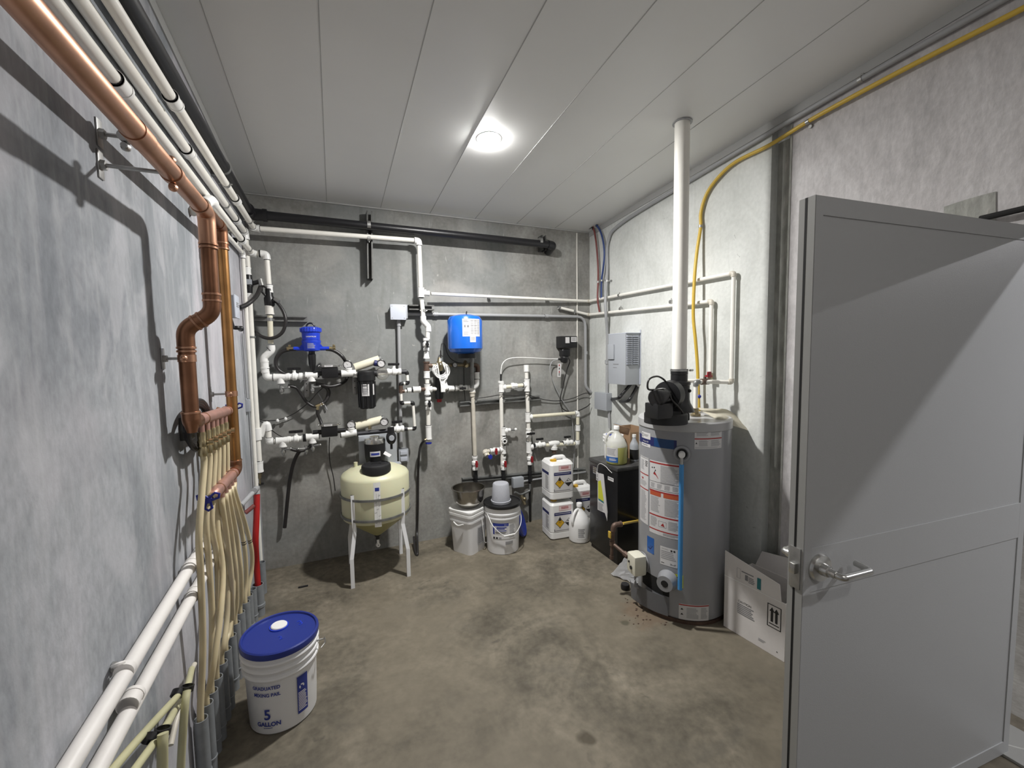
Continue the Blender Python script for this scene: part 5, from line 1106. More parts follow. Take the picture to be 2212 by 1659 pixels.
a = L(212, 288); ringclamp((-.47, a.y, a.z), YP, .012, (XL, a.y, a.z), 'steel wall hanger above the ringed copper one near the top left', 'galv')
# second copper pipe
RX, RY = -.440, 2.298; r2 = .0222
zt2 = onp(486, 492, 1, RY).z; zb2 = onp(512, 996, 1, RY).z
T = thing('copper_pipe', 'thinner copper pipe overhead that drops to the farther copper manifold', 'pipe', (RX, RY, zt2))
bm = newbm(); tube(bm, [V((RX, YF+.05, zt2)), V((RX, RY-.02, zt2))], r2, 24); part('pipe', bm, 'copperd', T)
bm = newbm(); tube(bm, [V((RX, RY, zt2-.02)), V((RX, RY, zb2))], r2, 24); part('pipe', bm, 'copper2', T)
bm = newbm(); tube(bm, fillet([V((RX, RY-.06, zt2)), V((RX, RY, zt2)), V((RX, RY, zt2-.095))], .06, 8), r2*1.12, 24); e_ = part('elbow', bm, 'copperd', T); rings_at(e_, (RX, RY, zt2-.095), DN, r2*1.12, n=1); rings_at(e_, (RX, RY, zt2-.07), DN, r2*1.12)
z2 = onp(505, 850, 1, RY).z; ringclamp((RX, RY, z2), UP, r2, (XL, RY, z2), 'wall hanger with flat copper ring round the farther copper riser')
# manifolds
def manifold(x, y0, y1, z0, z1, r, lab, nout, cap_near, oy=None):
    T = thing('copper_manifold', lab, 'manifold', (x, y0, z0)); a, b = V((x, y0, z0)), V((x, y1, z1)); d = (b-a).normalized()
    bm = newbm(); tube(bm, [a, b], r, 24); part('header', bm, 'copperp', T)
    for t in (.06, .2, .86): rings_at(T, mid(a, b, t), d, r*1.02)
    for t in (.2, .86):
        bm = newbm(); cyl(bm, mid(a, b, t)+XM*.0, mid(a, b, t)+V((-.035, 0, .012)), .011, seg=12); part('wall_clip', bm, 'copper', T)
    e = b
    bm = newbm(); lathe(bm, [(r*1.0, 0), (r*1.02, .02), (r*.75, .035), (r*.5, .05), (0, .05)], e, 22, d); part('reducer', bm, 'copperp', T)
    bm = newbm(); e2_ = e+d*.05; cyl(bm, e2_, e2_+d*.035, .013, seg=8); cyl(bm, e2_+d*.02, e2_+d*.02+V((.0, 0, -.03)), .010, seg=10); cyl(bm, e2_+d*.03, e2_+d*.05, .006, seg=8); tp = part('drain_tap', bm, 'brass', T)
    bm = newbm(); h = e2_+d*.055; x_, y_, n_ = frame(d)
    for k in range(3):
        a_ = k*2.094+.5; tip = h+(x_*math.cos(a_)+y_*math.sin(a_))*.03; p_ = (x_*-math.sin(a_)+y_*math.cos(a_))
        tube(bm, [h+p_*.005, tip+p_*.011, tip+(tip-h)*.3, tip-p_*.011, h-p_*.005], .0045, 8)
    cyl(bm, h-d*.004, h+d*.006, .011, seg=14); part('tap_handle', bm, 'blueh', tp)
    outs = []; short = nout == 5
    for i in range(nout):
        t_ = (oy[i]-y0)/(y1-y0); q = mid(a, b, t_); outs.append(q)
        bm = newbm(); cyl(bm, q-UP*.0, q-UP*(r+.03), .0105, seg=14); part('outlet', bm, 'copperp', T)
        if short: outs[-1] = q-UP*(r+.025); continue
        bm = newbm(); z0_ = r+.025; lathe(bm, [(0, -z0_), (.013, -z0_), (.0145, -z0_-.008), (.0135, -z0_-.03), (.0155, -z0_-.034), (.0155, -z0_-.05), (.013, -z0_-.056), (.015, -z0_-.062), (.015, -z0_-.085), (.0125, -z0_-.09), (0, -z0_-.09)][::-1], q, 12)
        cyl(bm, q-UP*(z0_+.04), q-UP*(z0_+.04)+V((.022, .006, 0)), .007, seg=8); cyl(bm, q-UP*(z0_+.04)+V((.02, .006, 0)), q-UP*(z0_+.04)+V((.032, .008, 0)), .012, seg=14); part('outlet_valve', bm, 'brass', T)
        o = q-UP*(z0_+.085); outs[-1] = o
    return T, outs
mz1 = onp(432, 910, 0, LX+.0).z
pA = V((LX, CY+.005, onp(425, 912, 1, CY).z)); qA = onp(496, 886, 0, LX)
T1, o1 = manifold(LX, CY+.03, qA.y, pA.z, qA.z, .0215, 'nearer copper manifold with brass valves feeding cream tubes', 6, 0, [onp(px_o, py_o, 0, LX).y for px_o, py_o in ((434, 915), (446, 908), (457, 903), (466, 899), (476, 895), (485, 891))])
bm = newbm(); tube(bm, fillet([V((LX, CY, zb1+.005)), V((LX, CY, pA.z)), V((LX, CY+.055, pA.z))], .02, 5), cr_*1.14, 26); tube(bm, [V((LX, CY, pA.z+.01)), V((LX, CY, pA.z-.035))], [cr_*1.14, cr_*.6], 26); part('tee', bm, 'copperd', T1); rings_at(T1, (LX, CY, zb1+.004), DN, cr_*1.1)
qB = onp(466, 1063, 0, RX); zB = onp(516, 1012, 1, RY).z
T2, o2s = manifold(RX, RY-.03, qB.y, zB-.005, qB.z, .0215, 'farther copper manifold ending in a blue handle near the cream tubes', 5, 1, [onp(px_o, py_o, 0, RX).y for px_o, py_o in ((505, 1022), (499, 1029), (493, 1036), (486, 1044), (478, 1054))])
bm = newbm(); tube(bm, fillet([V((RX, RY, zb2+.004)), V((RX, RY, zB)), V((RX, RY-.06, zB-.004))], .02, 5), r2*1.14, 24); part('elbow', bm, 'copperd', T2); rings_at(T2, (RX, RY, zb2+.004), DN, r2*1.1)
# ---------------------------------------------------------------- cream tubes into grey floor conduits
CD = .032
conds = [(434, 1552), (446, 1518), (457, 1492), (468, 1462), (479, 1430), (488, 1402), (499, 1372), (508, 1345), (519, 1322), (530, 1300), (537, 1285), (545, 1272)]
ctop = []
gC = 'grey conduit stubs along the foot of the left wall'
words = ['nearest the viewer', 'second', 'third', 'fourth', 'fifth', 'sixth', 'seventh', 'eighth', 'ninth', 'tenth', 'eleventh', 'farthest']
proto = None
for i, (px, py) in enumerate(conds):
    q = L(px, py, CD+.004*(i % 2)); y = 1.80+i*.0925; y = max(q.y, y) if i == 0 else q.y; q = V((q.x, q.y, max(.12, q.z))); ctop.append(q)
    bm = newbm(); lathe(bm, [(0, 0), (.0215, 0), (.0215, .05), (.0235, .052), (.0235, .058), (.0215, .06), (.0215, q.z), (.0185, q.z), (.0185, q.z-.05), (0, q.z-.05)], (q.x, q.y, 0), 20)
    solo('conduit_stub', bm, 'conduitd', 'grey floor conduit stub on the left wall, '+(words[i] if i in (0, 11) else words[i]+' from the viewer'), 'conduit', gC)
def Lp(px, py, d): return L(px, py, d)
tubes = [  # start, px path, end conduit
 (o1[0], [(430, 1150, .068), (434, 1250, .062), (438, 1400, .05)], 0),
 (o1[1], [(445, 1130, .062), (451, 1210, .055), (458, 1330, .05), (457, 1440, .045)], 2),
 (o1[2], [(457, 1130, .062), (468, 1200, .055), (471, 1280, .05), (469, 1400, .045)], 3),
 (o1[3], [(469, 1130, .062), (481, 1230, .075), (476, 1330, .08), (462, 1430, .068), (451, 1490, .045)], 1),
 (o1[4], [(481, 1130, .055), (490, 1210, .055), (491, 1320, .05), (484, 1390, .045)], 4),
 (o1[5], [(492, 1130, .052), (500, 1200, .05), (503, 1280, .05), (496, 1360, .045)], 5),
 (o2s[4], [(491, 1170, .075), (500, 1250, .07), (502, 1330, .055)], 6),
 (o2s[3], [(501, 1165, .065), (509, 1230, .065), (511, 1300, .05)], 7),
 (o2s[2], [(511, 1160, .06), (520, 1230, .06), (521, 1290, .045)], 8),
 (o2s[1], [(519, 1135, .055), (529, 1190, .055), (532, 1250, .045)], 9),
 (o2s[0], [(529, 1130, .055), (543, 1185, .06), (544, 1230, .05)], 10)]
gT = 'cream tubes from the copper manifolds to the floor'
for i, (st_, path, ci) in enumerate(tubes):
    e = ctop[ci]; pts = [st_, st_-UP*.05]+[Lp(*p) for p in path if Lp(*p).z < st_.z-.11]+[e+UP*.03, e-UP*.04]
    T = thing('pex_tube', 'cream heating tube, %s from %s manifold' % (['first', 'second', 'third', 'fourth', 'fifth', 'last'][i if i < 6 else i-6] + ' along', 'the nearer' if i < 6 else 'the farther'), 'tube', e, gT)
    bm = newbm(); tube(bm, spline(pts, 8), .0108, 14); part('tube', bm, 'pex', T)
    if i in (9, 10):
        s = spline(pts, 8); j = len(s)//2-3; d = (s[j+1]-s[j]).normalized(); bm = newbm()
        for k in (0, .013): cyl(bm, s[j]+d*k, s[j]+d*(k+.005), .0113, seg=14)
        part('tape_band', bm, 'black', T)
# red tube and its stub
q = L(557, 1262, .05); q = V((q.x, q.y, max(q.z, .12)))
bm = newbm(); lathe(bm, [(0, 0), (.03, 0), (.03, .05), (.034, .055), (.034, .07), (.03, .075), (.03, q.z), (.026, q.z), (.026, q.z-.05), (0, q.z-.05)], (q.x, q.y, 0), 24); solo('conduit_stub', bm, 'conduitd', 'wide grey conduit stub holding the red tube', 'conduit')
bm = newbm(); q2 = L(563, 1250, .035); lathe(bm, [(0, 0), (.022, 0), (.022, q.z+.02), (.019, q.z+.02), (.019, q.z-.04), (0, q.z-.04)], (q2.x-.0, q2.y+.07, 0), 20); solo('conduit_stub', bm, 'conduitd', 'grey conduit stub behind the one with the red tube', 'conduit')
t0 = L(555, 1068, .075)
bm = newbm(); tube(bm, spline([t0, L(554, 1120, .07), L(552, 1170, .06), L(554, 1215, .05), q+UP*.01, q-UP*.04], 8), [.0165]*41, 16); solo('red_pipe', bm, 'red', 'upright red pipe in the left corner beside the cream tubes', 'pipe')
T = thing('branch_pipe', 'grey and dull red pipes slanting to the top of the red pipe', 'pipe', t0)
a = L(520, 1092, .03); bm = newbm(); tube(bm, [a, L(552, 1058, .075)], .013, 14); tube(bm, fillet([L(549, 1060, .075), L(555, 1055, .075), L(555, 1068, .075)], .01), .016, 14); part('grey_branch', bm, 'conduit', T)
bm = newbm(); tube(bm, [L(530, 1108, .03), L(549, 1092, .07)], .012, 14); part('red_branch', bm, 'pexred', T)
# white drain tubes clipped low on the left wall
for i, (a, b, lab) in enumerate((((147, 1659), (408, 1228), 'upper'), ((212, 1659), (419, 1280), 'lower'))):
    p0, p1 = L(*a, .03), L(*b, .03); d = (p1-p0).normalized(); zz_ = p0-d*(p0.y-YF-.1)/d.y; p2 = p1+d*.55
    T = thing('drain_tube', lab+' of the two thick white tubes slanting low on the left wall', 'pipe', p0)
    bm = newbm(); tube(bm, [zz_, p2], .0185, 24); part('tube', bm, 'tubew', T)
    for px, py in (((412, 1222),) if i == 0 else ((418, 1283), (283, 1512))):
        q = L(px, py, .03); sleeve(T, q, d, .04, .0215, 'tubew', 'coupling', rings=False)
q = L(270, 1448, .03); T = thing('pipe_hook', 'white plastic pipe hook over the two white wall tubes', 'clamp', q); bm = newbm()
cyl(bm, q-YP*.008, q+YP*.008, .0205, seg=20); tube(bm, fillet([q+V((0, 0, .02)), L(252, 1436, .02), L(243, 1440, .004)], .01), .005, 8); part('hook', bm, 'tubew', T)
bm = newbm(); q = L(243, 1441, .001); lathe(bm, [(0, 0), (.012, 0), (.011, .006), (.005, .007), (0, .004)], q, 16, XP); part('screw', bm, 'galv', T)
# yellowish tubes tied low on the left wall
def lt(name, pts, r, m, label): 
    bm = newbm(); tube(bm, spline([Lp(*p) if not isinstance(p, V) else p for p in pts], 7), r, 14); return solo(name, bm, m, label, 'tube')
lt('pex_tube', [(200, 1720, .05), (262, 1640, .05), (330, 1562, .05), (376, 1512, .05), (397, 1490, .055), (406, 1478, .06), (410, 1462, .05), (414, 1445, .03)], .0095, 'pexg', 'greenish tube slanting from the bottom edge up to the upper black tie')
lt('pex_tube', [(250, 1720, .075), (300, 1650, .075), (332, 1606, .075), (350, 1580, .075), (366, 1556, .07), (380, 1530, .04), (396, 1510, .03)], .0095, 'pexg', 'greenish tube slanting through the lower black tie')
lt('pex_tube', [(404, 1492, .075), (400, 1520, .075), (396, 1570, .07), (392, 1630, .06), (389, 1700, .05)], .0105, 'pexg', 'greenish tube hanging straight down from the upper black tie')
lt('pex_tube', [(352, 1584, .095), (351, 1610, .095), (351, 1650, .09), (350, 1710, .08)], .0115, 'pexg', 'greenish tube hanging straight down from the lower black tie')
lt('pex_tube', [(420, 1435, .03), (408, 1462, .035), (398, 1500, .03), (380, 1560, .03), (368, 1610, .03)], .008, 'pvcdirty', 'thin grey-white tube behind the upper black tie')
for (px, py, d, lab) in ((404, 1487, .068, 'upper'), (351, 1580, .085, 'lower')):
    q = L(px, py, d); bm = newbm(); lathe(bm, [(.014, -.009), (.018, -.008), (.018, .008), (.014, .009), (.014, -.009)], q, 20, (.2, .3, 1)); lathe(bm, [(.014, -.009), (.0175, -.008), (.0175, .008), (.014, .009), (.014, -.009)], q+V((-.02, -.012, -.0)), 20, (.2, .9, .5)); solo('cable_tie', bm, 'black', lab+' black tie round the greenish tubes low on the left wall', 'tie')
# ---------------------------------------------------------------- more white pipes along the left wall
px_ = V((w0.x, 0, 0)).x
DX = .15
e2 = B(529, 502, DX); T = thing('water_pipe', 'white pipe along the left wall that drops in the corner to a small round handle', 'pipe', e2)
y3 = YB-DX; zl = e2.z
vpts = [B(531, 560, DX), B(536, 592, DX)]
pipe(T, [V((e2.x, YF+.05, L(172, 0, e2.x-XL).z)), V((e2.x, y3, zl)), B(536, 592, DX)], .0178, el=.045)
q = L(474, 421, e2.x-XL)
def ax2(y): z0_ = L(172, 0, e2.x-XL).z; return V((e2.x, y, z0_+(zl-z0_)*(y-YF-.05)/(y3-YF-.05)))
strap(T, ax2(L(486, 437, e2.x-XL).y), YP, XP); sleeve(T, ax2(L(510, 478, e2.x-XL).y), YP, .06, .0225); sleeve(T, ax2(L(405, 325, e2.x-XL).y), YP, .05, .0225); sleeve(T, B(534, 586, DX), DN, .05, .022)
bm = newbm(); q = B(537, 616, DX); zz1, zz0 = B(536, 594, DX).z, B(538, 636, DX).z
lathe(bm, [(0, zz0-q.z), (.02, zz0-q.z), (.024, zz0-q.z+.05), (.028, -.01), (.028, .03), (.024, .045), (.024, zz1-q.z), (0, zz1-q.z)], q, 22); box(bm, (q.x-.02, q.y-.032, q.z+.0), (q.x+.024, q.y-.02, q.z+.035), .003, mi=1)
cyl(bm, q+V((.02, 0, .01)), q+V((.075, -.01, .03)), .014, seg=14); cyl(bm, q+V((.08, 0, .0)), q+V((.12, 0.02, -.02)), .006, seg=8); cyl(bm, q+V((.118, 0.02, -.045)), q+V((.118, .02, .01)), .009, seg=6); iv = part('injector_valve', bm, ['black', 'greyp'], T)
bm = newbm(); cyl(bm, q+V((.07, -.01, .04)), q+V((.08, -.02, -.005)), .016, seg=14); part('hose_tail', bm, 'galv', iv)
hose('rubber_hose', [q+V((.078, -.02, .0)), B(562, 622, .17), B(556, 636, .22), B(546, 648, .28), B(533, 658, .32), B(519, 664, .36)], .0135, 'thick dark grey hose hanging from the corner valve')
sleeve(T, B(538, 643, DX), DN, .055, .0225)
pipe(T, [B(539, 650, DX), B(555, 925, DX), B(560, 1000, DX)], .0178, elname=None)
bm = newbm(); cyl(bm, B(555, 925, DX), B(557, 950, DX), .0245, seg=20); tube(bm, [B(556, 943, DX), B(567, 932, .11), B(577, 913, .10)], .0235, 18); part('wye', bm, 'pvcw', T)
sleeve(T, B(559.5, 1008, DX), DN, .075, .0255, 'pvcw')
bm = newbm(); cyl(bm, B(560, 1018, DX), B(561, 1033, DX), .011, seg=14); cyl(bm, B(560, 1022, DX), B(560.5, 1027, DX), .017, seg=8); cyl(bm, B(561, 1033, DX), B(561.5, 1046, DX), .006); part('tap', bm, 'brassd', T)
bm = newbm(); q = B(561.5, 1046, DX); lathe(bm, [(.019, -.003), (.024, -.003), (.024, .003), (.019, .003), (.019, -.003)], q, 24); cyl(bm, q-XP*.02, q+XP*.02, .003); cyl(bm, q-YP*.02, q+YP*.02, .003); part('hand_wheel', bm, 'black', T)
# third white pipe in shade, fourth with the wall elbow, fifth with the thin drop
x3 = XL+.028
p3 = L(122, 0, .028); p3b = L(480, 467, .028)
T = thing('water_pipe', 'shaded white pipe along the left wall between the copper and the brighter pipes', 'pipe', p3b)
e3 = L(511, 503, .028); pipe(T, [V((x3, YF+.05, p3b.z)), V((x3, p3b.y, p3b.z)), V((x3, e3.y, p3b.z))], .0172, 'pvc', elname=None); sleeve(T, (x3, L(255, 165, .028).y, p3b.z), YP, .06, .0225); sleeve(T, (x3, L(500, 490, .028).y, p3b.z), YP, .05, .0225)
e4 = B(544, 549, D); p4 = onp(454, 431, 0, e4.x)
T = thing('water_pipe', 'white pipe with a rounded elbow emerging behind the thick copper riser', 'pipe', p4)
pipe(T, [L(416, 458, .012), p4, V((e4.x, e4.y, p4.z))], .0176, 'pvc', el=.05, round_=.05, rings=False); strap(T, V((e4.x, e4.y-.12, p4.z)), YP, XP); sleeve(T, V((e4.x, e4.y-.35, p4.z)), YP, .05)
bm = newbm(); tube(bm, fillet([V((e4.x, e4.y-.045, p4.z)), V((e4.x, e4.y, p4.z)), e4+XP*.03], .03, 5), .0235, 18); part('elbow', bm, 'pvcw', T)
x5 = XL+.018; a5 = L(470, 470, .022); b5 = L(524, 547, .022)
T = thing('water_pipe', 'thin white pipe that drops down the left corner behind the thicker one', 'pipe', b5)
pipe(T, [V((a5.x, a5.y-.6, b5.z)), b5, V((b5.x, b5.y, .02))], .0125, 'pvc', .0165, el=.03); strap(T, L(491, 496, .022), YP, XP, .0125); sleeve(T, L(508, 522, .022), YP, .05, .017, inner=.0125)
bm = newbm(); q = B(545, 728, DX); lathe(bm, [(.018, -.005), (.021, -.005), (.021, .005), (.018, .005)], q, 18); box(bm, (XL, q.y-.03, q.z-.004), (q.x, q.y-.024, q.z+.004)); solo('pipe_strap', bm, 'galvd', 'metal strap round the two upright white pipes in the left corner', 'clamp')
# grey disconnect box on the left wall
a = L(475, 640); xf = onp(508, 660, 1, a.y).x; xf = min(xf, XL+.12); yf = onp(517, 660, 0, xf).y; zt0, zb0 = onp(508, 637, 1, a.y).z, onp(508, 684, 1, a.y).z
T = thing('disconnect_box', 'grey electrical disconnect box on the left wall behind the copper riser', 'electrical box', (XL, a.y, zb0))
bm = newbm(); box(bm, (XL, a.y, zb0), (xf-.006, yf, zt0), .004); bx_ = part('box_body', bm, 'greyp', T)
bm = newbm(); box(bm, (xf-.006, a.y-.003, zb0-.003), (xf, yf+.003, zt0+.004), .002); cv = part('cover', bm, 'greyl', T)
bm = newbm(); fn = plane_fn((xf+.0005, a.y, zb0), YP, UP); lines(bm, fn, .03, (zt0-zb0)*.45, .1, (zt0-zb0)*.7, 3, .0006); part('marking', bm, 'inkg', cv)
q = L(505, 700, .03); bm = newbm(); tube(bm, fillet([L(497, 688, .03), L(503, 708, .035), L(515, 708, .06), L(521, 712, .06)], .02), .011, 10); ball(bm, L(520, 710, .06), .016, 10); T = thing('cable_gland', 'dark cable elbow under the grey disconnect box', 'cable fitting', q); part('elbow', bm, 'dkpipe', T)
a = L(531, 890); b = L(538, 860); bm = newbm(); box(bm, (XL, a.y, a.z), (XL+.022, a.y+.05, b.z), .004); solo('outlet_box', bm, 'greyp', 'small grey outlet box low on the left wall near the corner', 'electrical box')
bm = newbm(); tube(bm, [L(524, 720, .012), L(534, 860, .012)], .006, 8); solo('conduit', bm, 'conduit', 'thin grey conduit on the left wall above the small outlet box', 'conduit')
# coil of black cable behind the nearer manifold
T = thing('cable_coil', 'coil of black cable hung behind the nearer copper manifold', 'cable', L(420, 915, .03)); bm = newbm()
c = L(425, 918, .035)
for k in range(3): tube(bm, [c+V((.004*k, .13*math.cos(t)*(1+.05*k), .075*math.sin(t)*(1+.12*k))) for t in [6.283*j/36 for j in range(36)]], .0085, 10, closed=True)
part('coil', bm, 'rubber', T)
a = L(388, 905); bm = newbm(); box(bm, (XL, a.y-.012, a.z-.08), (XL+.035, a.y+.03, a.z+.005), .002); part('hook_plate', bm, 'galvdk', T)
# ---------------------------------------------------------------- right wall
T = thing('conduit', 'long grey conduit under the ceiling of the right wall bending down to the corner box', 'conduit', R(1341, 483, .02))
pts = [R(2230, -36, .02), R(1859, 172, .02), R(1485, 393, .02), R(1341, 483, .02), R(1314, 520, .02), R(1312, 581, .02), R(1308, 645, .062), R(1309, 680, .062), R(1312, 730, .02), R(1311, 860, .02)]
bm = newbm(); tube(bm, spline([V((XR-.02, YF+.1, zceil(YF)-.14))]+pts, 8), .0133, 14); part('pipe', bm, 'conduit', T)
def wclip(T, p, d, r, s=1):
    bm = newbm(); d = V(d).normalized(); cyl(bm, V(p)-d*.008, V(p)+d*.008, r*1.18, seg=14); u = d.cross(XM).normalized()*s; box_p = V(p)+u*(r+.01); cyl(bm, V((XR, box_p.y, box_p.z)), V((XR-.01, box_p.y, box_p.z)), .009, seg=8); part('clip', bm, 'galv', T)
wclip(T, R(1859, 172, .02), (0, 1, -.1), .0133); wclip(T, R(1312, 607, .03), UP, .0133); sleeve(T, R(1311, 782, .02), UP, .035, .017, 'conduit', 'coupling', rings=False)
gp_ = [R(2240, 0, .03), R(2212, 17, .03), R(1989, 131, .03), R(1860, 199, .03), R(1746, 262, .025), R(1663, 313, .02), R(1589, 350, .02), R(1550, 385, .02), R(1526, 420, .02), R(1514, 460, .02), R(1513.5, 491, .025), R(1506, 540, .05), R(1501, 590, .07), R(1498, 652, .08), R(1498, 690, .08), R(1502, 731, .075), R(1506, 780, .06), R(1508, 830, .05), R(1510, 900, .05), R(1512, 960, .05)]
T = thing('gas_line', 'yellow gas line crossing the right wall and dropping behind the vent pipe', 'pipe', gp_[9])
bm = newbm(); tube(bm, spline(gp_, 8), .0105, 14); part('tube', bm, 'yellow', T); wclip(T, R(1745, 263, .025), (0, 1, -.1), .0105, -1); wclip(T, R(1513.5, 489, .025), UP, .0105, -1)
bm = newbm(); q = R(1510, 856, .05); ball(bm, q+V((-.01, -.012, 0)), .012, 10); part('blue_clip', bm, 'blueh', T)
T = thing('red_tube', 'dull red tube from the ceiling corner down to the lower supply pipe', 'tube', R(1294, 672, .03))
bm = newbm(); tube(bm, spline([R(1281, 490, .05), R(1285, 505, .05), R(1289, 535, .045), R(1292, 580, .04), R(1292, 610, .035), R(1291, 645, .05), R(1295, 674, .035)], 8), .0085, 12); part('tube', bm, 'pexred', T)
bm = newbm(); tube(bm, fillet([V((XR-.05, YB-.02, R(1281, 488, .05).z)), R(1279.5, 489, .05), R(1282, 495, .05)], .01), .012, 12); part('elbow', bm, 'dkpipe', T); wclip(T, R(1292, 609, .035), UP, .0085)
T = thing('blue_tube', 'dull blue tube from the ceiling corner down to the upper supply pipe', 'tube', R(1298, 645, .03))
bm = newbm(); tube(bm, spline([R(1289, 487, .05), R(1297, 500, .05), R(1303, 522, .045), R(1305.5, 550, .04), R(1303, 580, .04), R(1299.5, 607, .035), R(1299, 645, .035)], 8), .0085, 12); part('tube', bm, 'pexblue', T)
bm = newbm(); tube(bm, [R(1290.5, 484, .03), R(1289, 488, .05)], .012, 12); part('elbow', bm, 'dkpipe', T); wclip(T, R(1299.5, 606, .035), UP, .0085)
# ventilated grey cabinet
yn = R(1383, 780).y; xf = onp(1351, 780, 1, yn).x; yfar = onp(1314, 780, 0, xf).y; zt0 = onp(1351, 720, 1, yn).z; zb0 = onp(1351, 832, 1, yn).z
T = thing('electrical_enclosure', 'grey metal power cabinet with louvred side on the right wall', 'electrical box', (XR, (yn+yfar)/2, zb0))
bm = newbm(); box(bm, (xf, yn, zb0), (XR-.001, yfar, zt0), .004); cb = part('cabinet_body', bm, 'greyp', T)
bm = newbm(); box(bm, (xf+.0, yn-.012, zt0), (XR-.001, yfar, zt0+.006), .002); box(bm, (XR-.006, yn-.01, zb0), (XR-.001, yn+.0, zt0+.03)); part('lid_flange', bm, 'greyl', T)
Wd = XR-xf; Ht = zt0-zb0
for c_ in range(2):
    for k in range(15):
        bm = newbm(); x0 = xf+Wd*(.06+.42*c_); z0 = zb0+Ht*(.40+.038*k)
        prism(bm, [(x0, yn+.001, z0), (x0, yn+.001, z0+Ht*.024), (x0, yn-.012, z0+Ht*.010), (x0, yn-.012, z0+Ht*.004)], (Wd*.36, 0, 0)); box(bm, (x0, yn-.001, z0-Ht*.012), (x0+Wd*.36, yn+.0005, z0-.0005), 0, None, 1); part('louvre', bm, ['greyl', 'dkpipe'], cb, smooth=0)
bm = newbm(); dy = yfar-yn; box(bm, (xf-.012, yn+dy*.62, zb0+Ht*.5), (xf-.001, yfar-dy*.03, zb0+Ht*.8), .003); part('breaker_door', bm, 'greyp', T)
bm = newbm(); fn = plane_fn((xf-.0005, yfar, zb0), YM, UP); lines(bm, fn, dy*.3, Ht*.38, dy*.66, Ht*.41, 1, .0006); lines(bm, fn, dy*.3, Ht*.32, dy*.52, Ht*.34, 1, .0006); part('marking', bm, 'inkg', cb)
# grey corner box with black conduits
yn2 = R(1322, 870).y; xf2 = onp(1310, 870, 1, yn2).x; yf2 = onp(1284, 870, 0, xf2).y; zt2_, zb2_ = onp(1310, 850, 1, yn2).z, onp(1310, 888, 1, yn2).z
T = thing('pull_box', 'grey metal pull box on the right wall near the corner', 'electrical box', (XR, (yn2+yf2)/2, zb2_))
bm = newbm(); box(bm, (xf2, yn2, zb2_), (XR-.001, yf2, zt2_), .003); part('box_body', bm, 'greyp', T)
bm = newbm(); q = V((xf2+.05, yf2, (zt2_+zb2_)/2)); cyl(bm, q, q+YP*.05, .018, seg=14); cyl(bm, q-UP*.0+YP*.02, q+YP*.045, .022, seg=6); part('gland', bm, 'greyl', T)
bm = newbm()
tube(bm, spline([V((xf+.10, yn+.06, zb0)), onp(1345, 850, 1, yn+.06), onp(1336, 860, 1, yn+.08), onp(1322, 862, 1, yn2+.0), V((xf2+.05, yn2-.002, zt2_-.05))], 8), .013, 12); tube(bm, spline([V((xf+.15, yn+.03, zb0)), onp(1368, 850, 1, yn+.03), onp(1356, 866, 1, yn+.04), onp(1336, 868, 1, yn2-.05), V((xf2+.07, yn2-.002, zt2_-.09))], 8), .013, 12)
cyl(bm, (xf+.15, yn+.03, zb0-.02), (xf+.15, yn+.03, zb0), .019, mi=1); part('flexible_conduit', bm, ['black', 'chrome'], T)
bm = newbm(); tube(bm, [R(1315, 886, .02), R(1317, 925, .02)], .011, 12); solo('conduit', bm, 'conduit', 'short grey conduit below the pull box', 'conduit')
# cloth lying over the back of the heater top
T = thing('cloth', 'cream cloth folded over the right rim of the water heater', 'cloth', (HX+.12, HY-.05, HT)); bm = newbm()
a = onp(1508, 889, 2, HT+.012) if False else V((2.04, 1.93, HT+.02))
A0 = onp(1508, 886, 1, 1.95); A1 = onp(1577, 896, 1, 1.86); A2 = onp(1622, 932, 1, 1.78); B0 = onp(1514, 894, 1, 1.90); B1 = onp(1566, 917, 1, 1.72); B2 = onp(1618, 936, 1, 1.76)
n = 12; G = []
for i in range(n+1):
    t = i/n; p = spline([A0, mid(A0, A1), A1, A2], 4)[int(t*12)]; q = spline([B0, mid(B0, B1), B1, B2], 4)[int(t*12)]
    row = []
    for j in range(7):
        s = j/6; row.append(bm.verts.new(p*(1-s)+q*s+UP*(.010*math.sin(s*9+t*3)*math.sin(t*math.pi)+.016)))
    G.append(row)
for i in range(n):
    for j in range(6): bm.faces.new((G[i][j], G[i+1][j], G[i+1][j+1], G[i][j+1]))
bmesh.ops.solidify(bm, geom=bm.faces[:], thickness=.004); part('fabric', bm, 'cloth', T, smooth=60)
# ---------------------------------------------------------------- buckets against the back wall
c = F(1015, 1178); bx0, by0 = 0.945, 3.165
def sqring(bm, cx, cy, ang, hw, z0, z1, hw1=None, cr=.035, mi=0, cap=True, seg=5):
    """rounded square frustum"""
    def loop(h, z):
        out = []
        for k, (sx_, sy_) in enumerate(((1, 1), (-1, 1), (-1, -1), (1, -1))):
            for j in range(seg+1):
                a = math.pi/2*k+math.pi/2*j/seg; x = sx_*(h-cr)+cr*math.cos(a); y = sy_*(h-cr)+cr*math.sin(a)
                out.append(V((cx+x*math.cos(ang)-y*math.sin(ang), cy+x*math.sin(ang)+y*math.cos(ang), z)))
        return out
    a = [bm.verts.new(p) for p in loop(hw, z0)]; b = [bm.verts.new(p) for p in loop(hw1 or hw, z1)]; n = len(a)
    for i in range(n): bm.faces.new((a[i], a[(i+1) % n], b[(i+1) % n], b[i])).material_index = mi
    if cap: bm.faces.new(a[::-1]); bm.faces.new(b)
SA = math.radians(33)
T = thing('square_pail', 'white square pail under the steel mixing bowl', 'bucket', (bx0, by0, 0))
bm = newbm(); sqring(bm, bx0, by0, SA, .098, 0, .30, .112); sqring(bm, bx0, by0, SA, .116, .255, .27); part('pail_body', bm, 'pail', T)
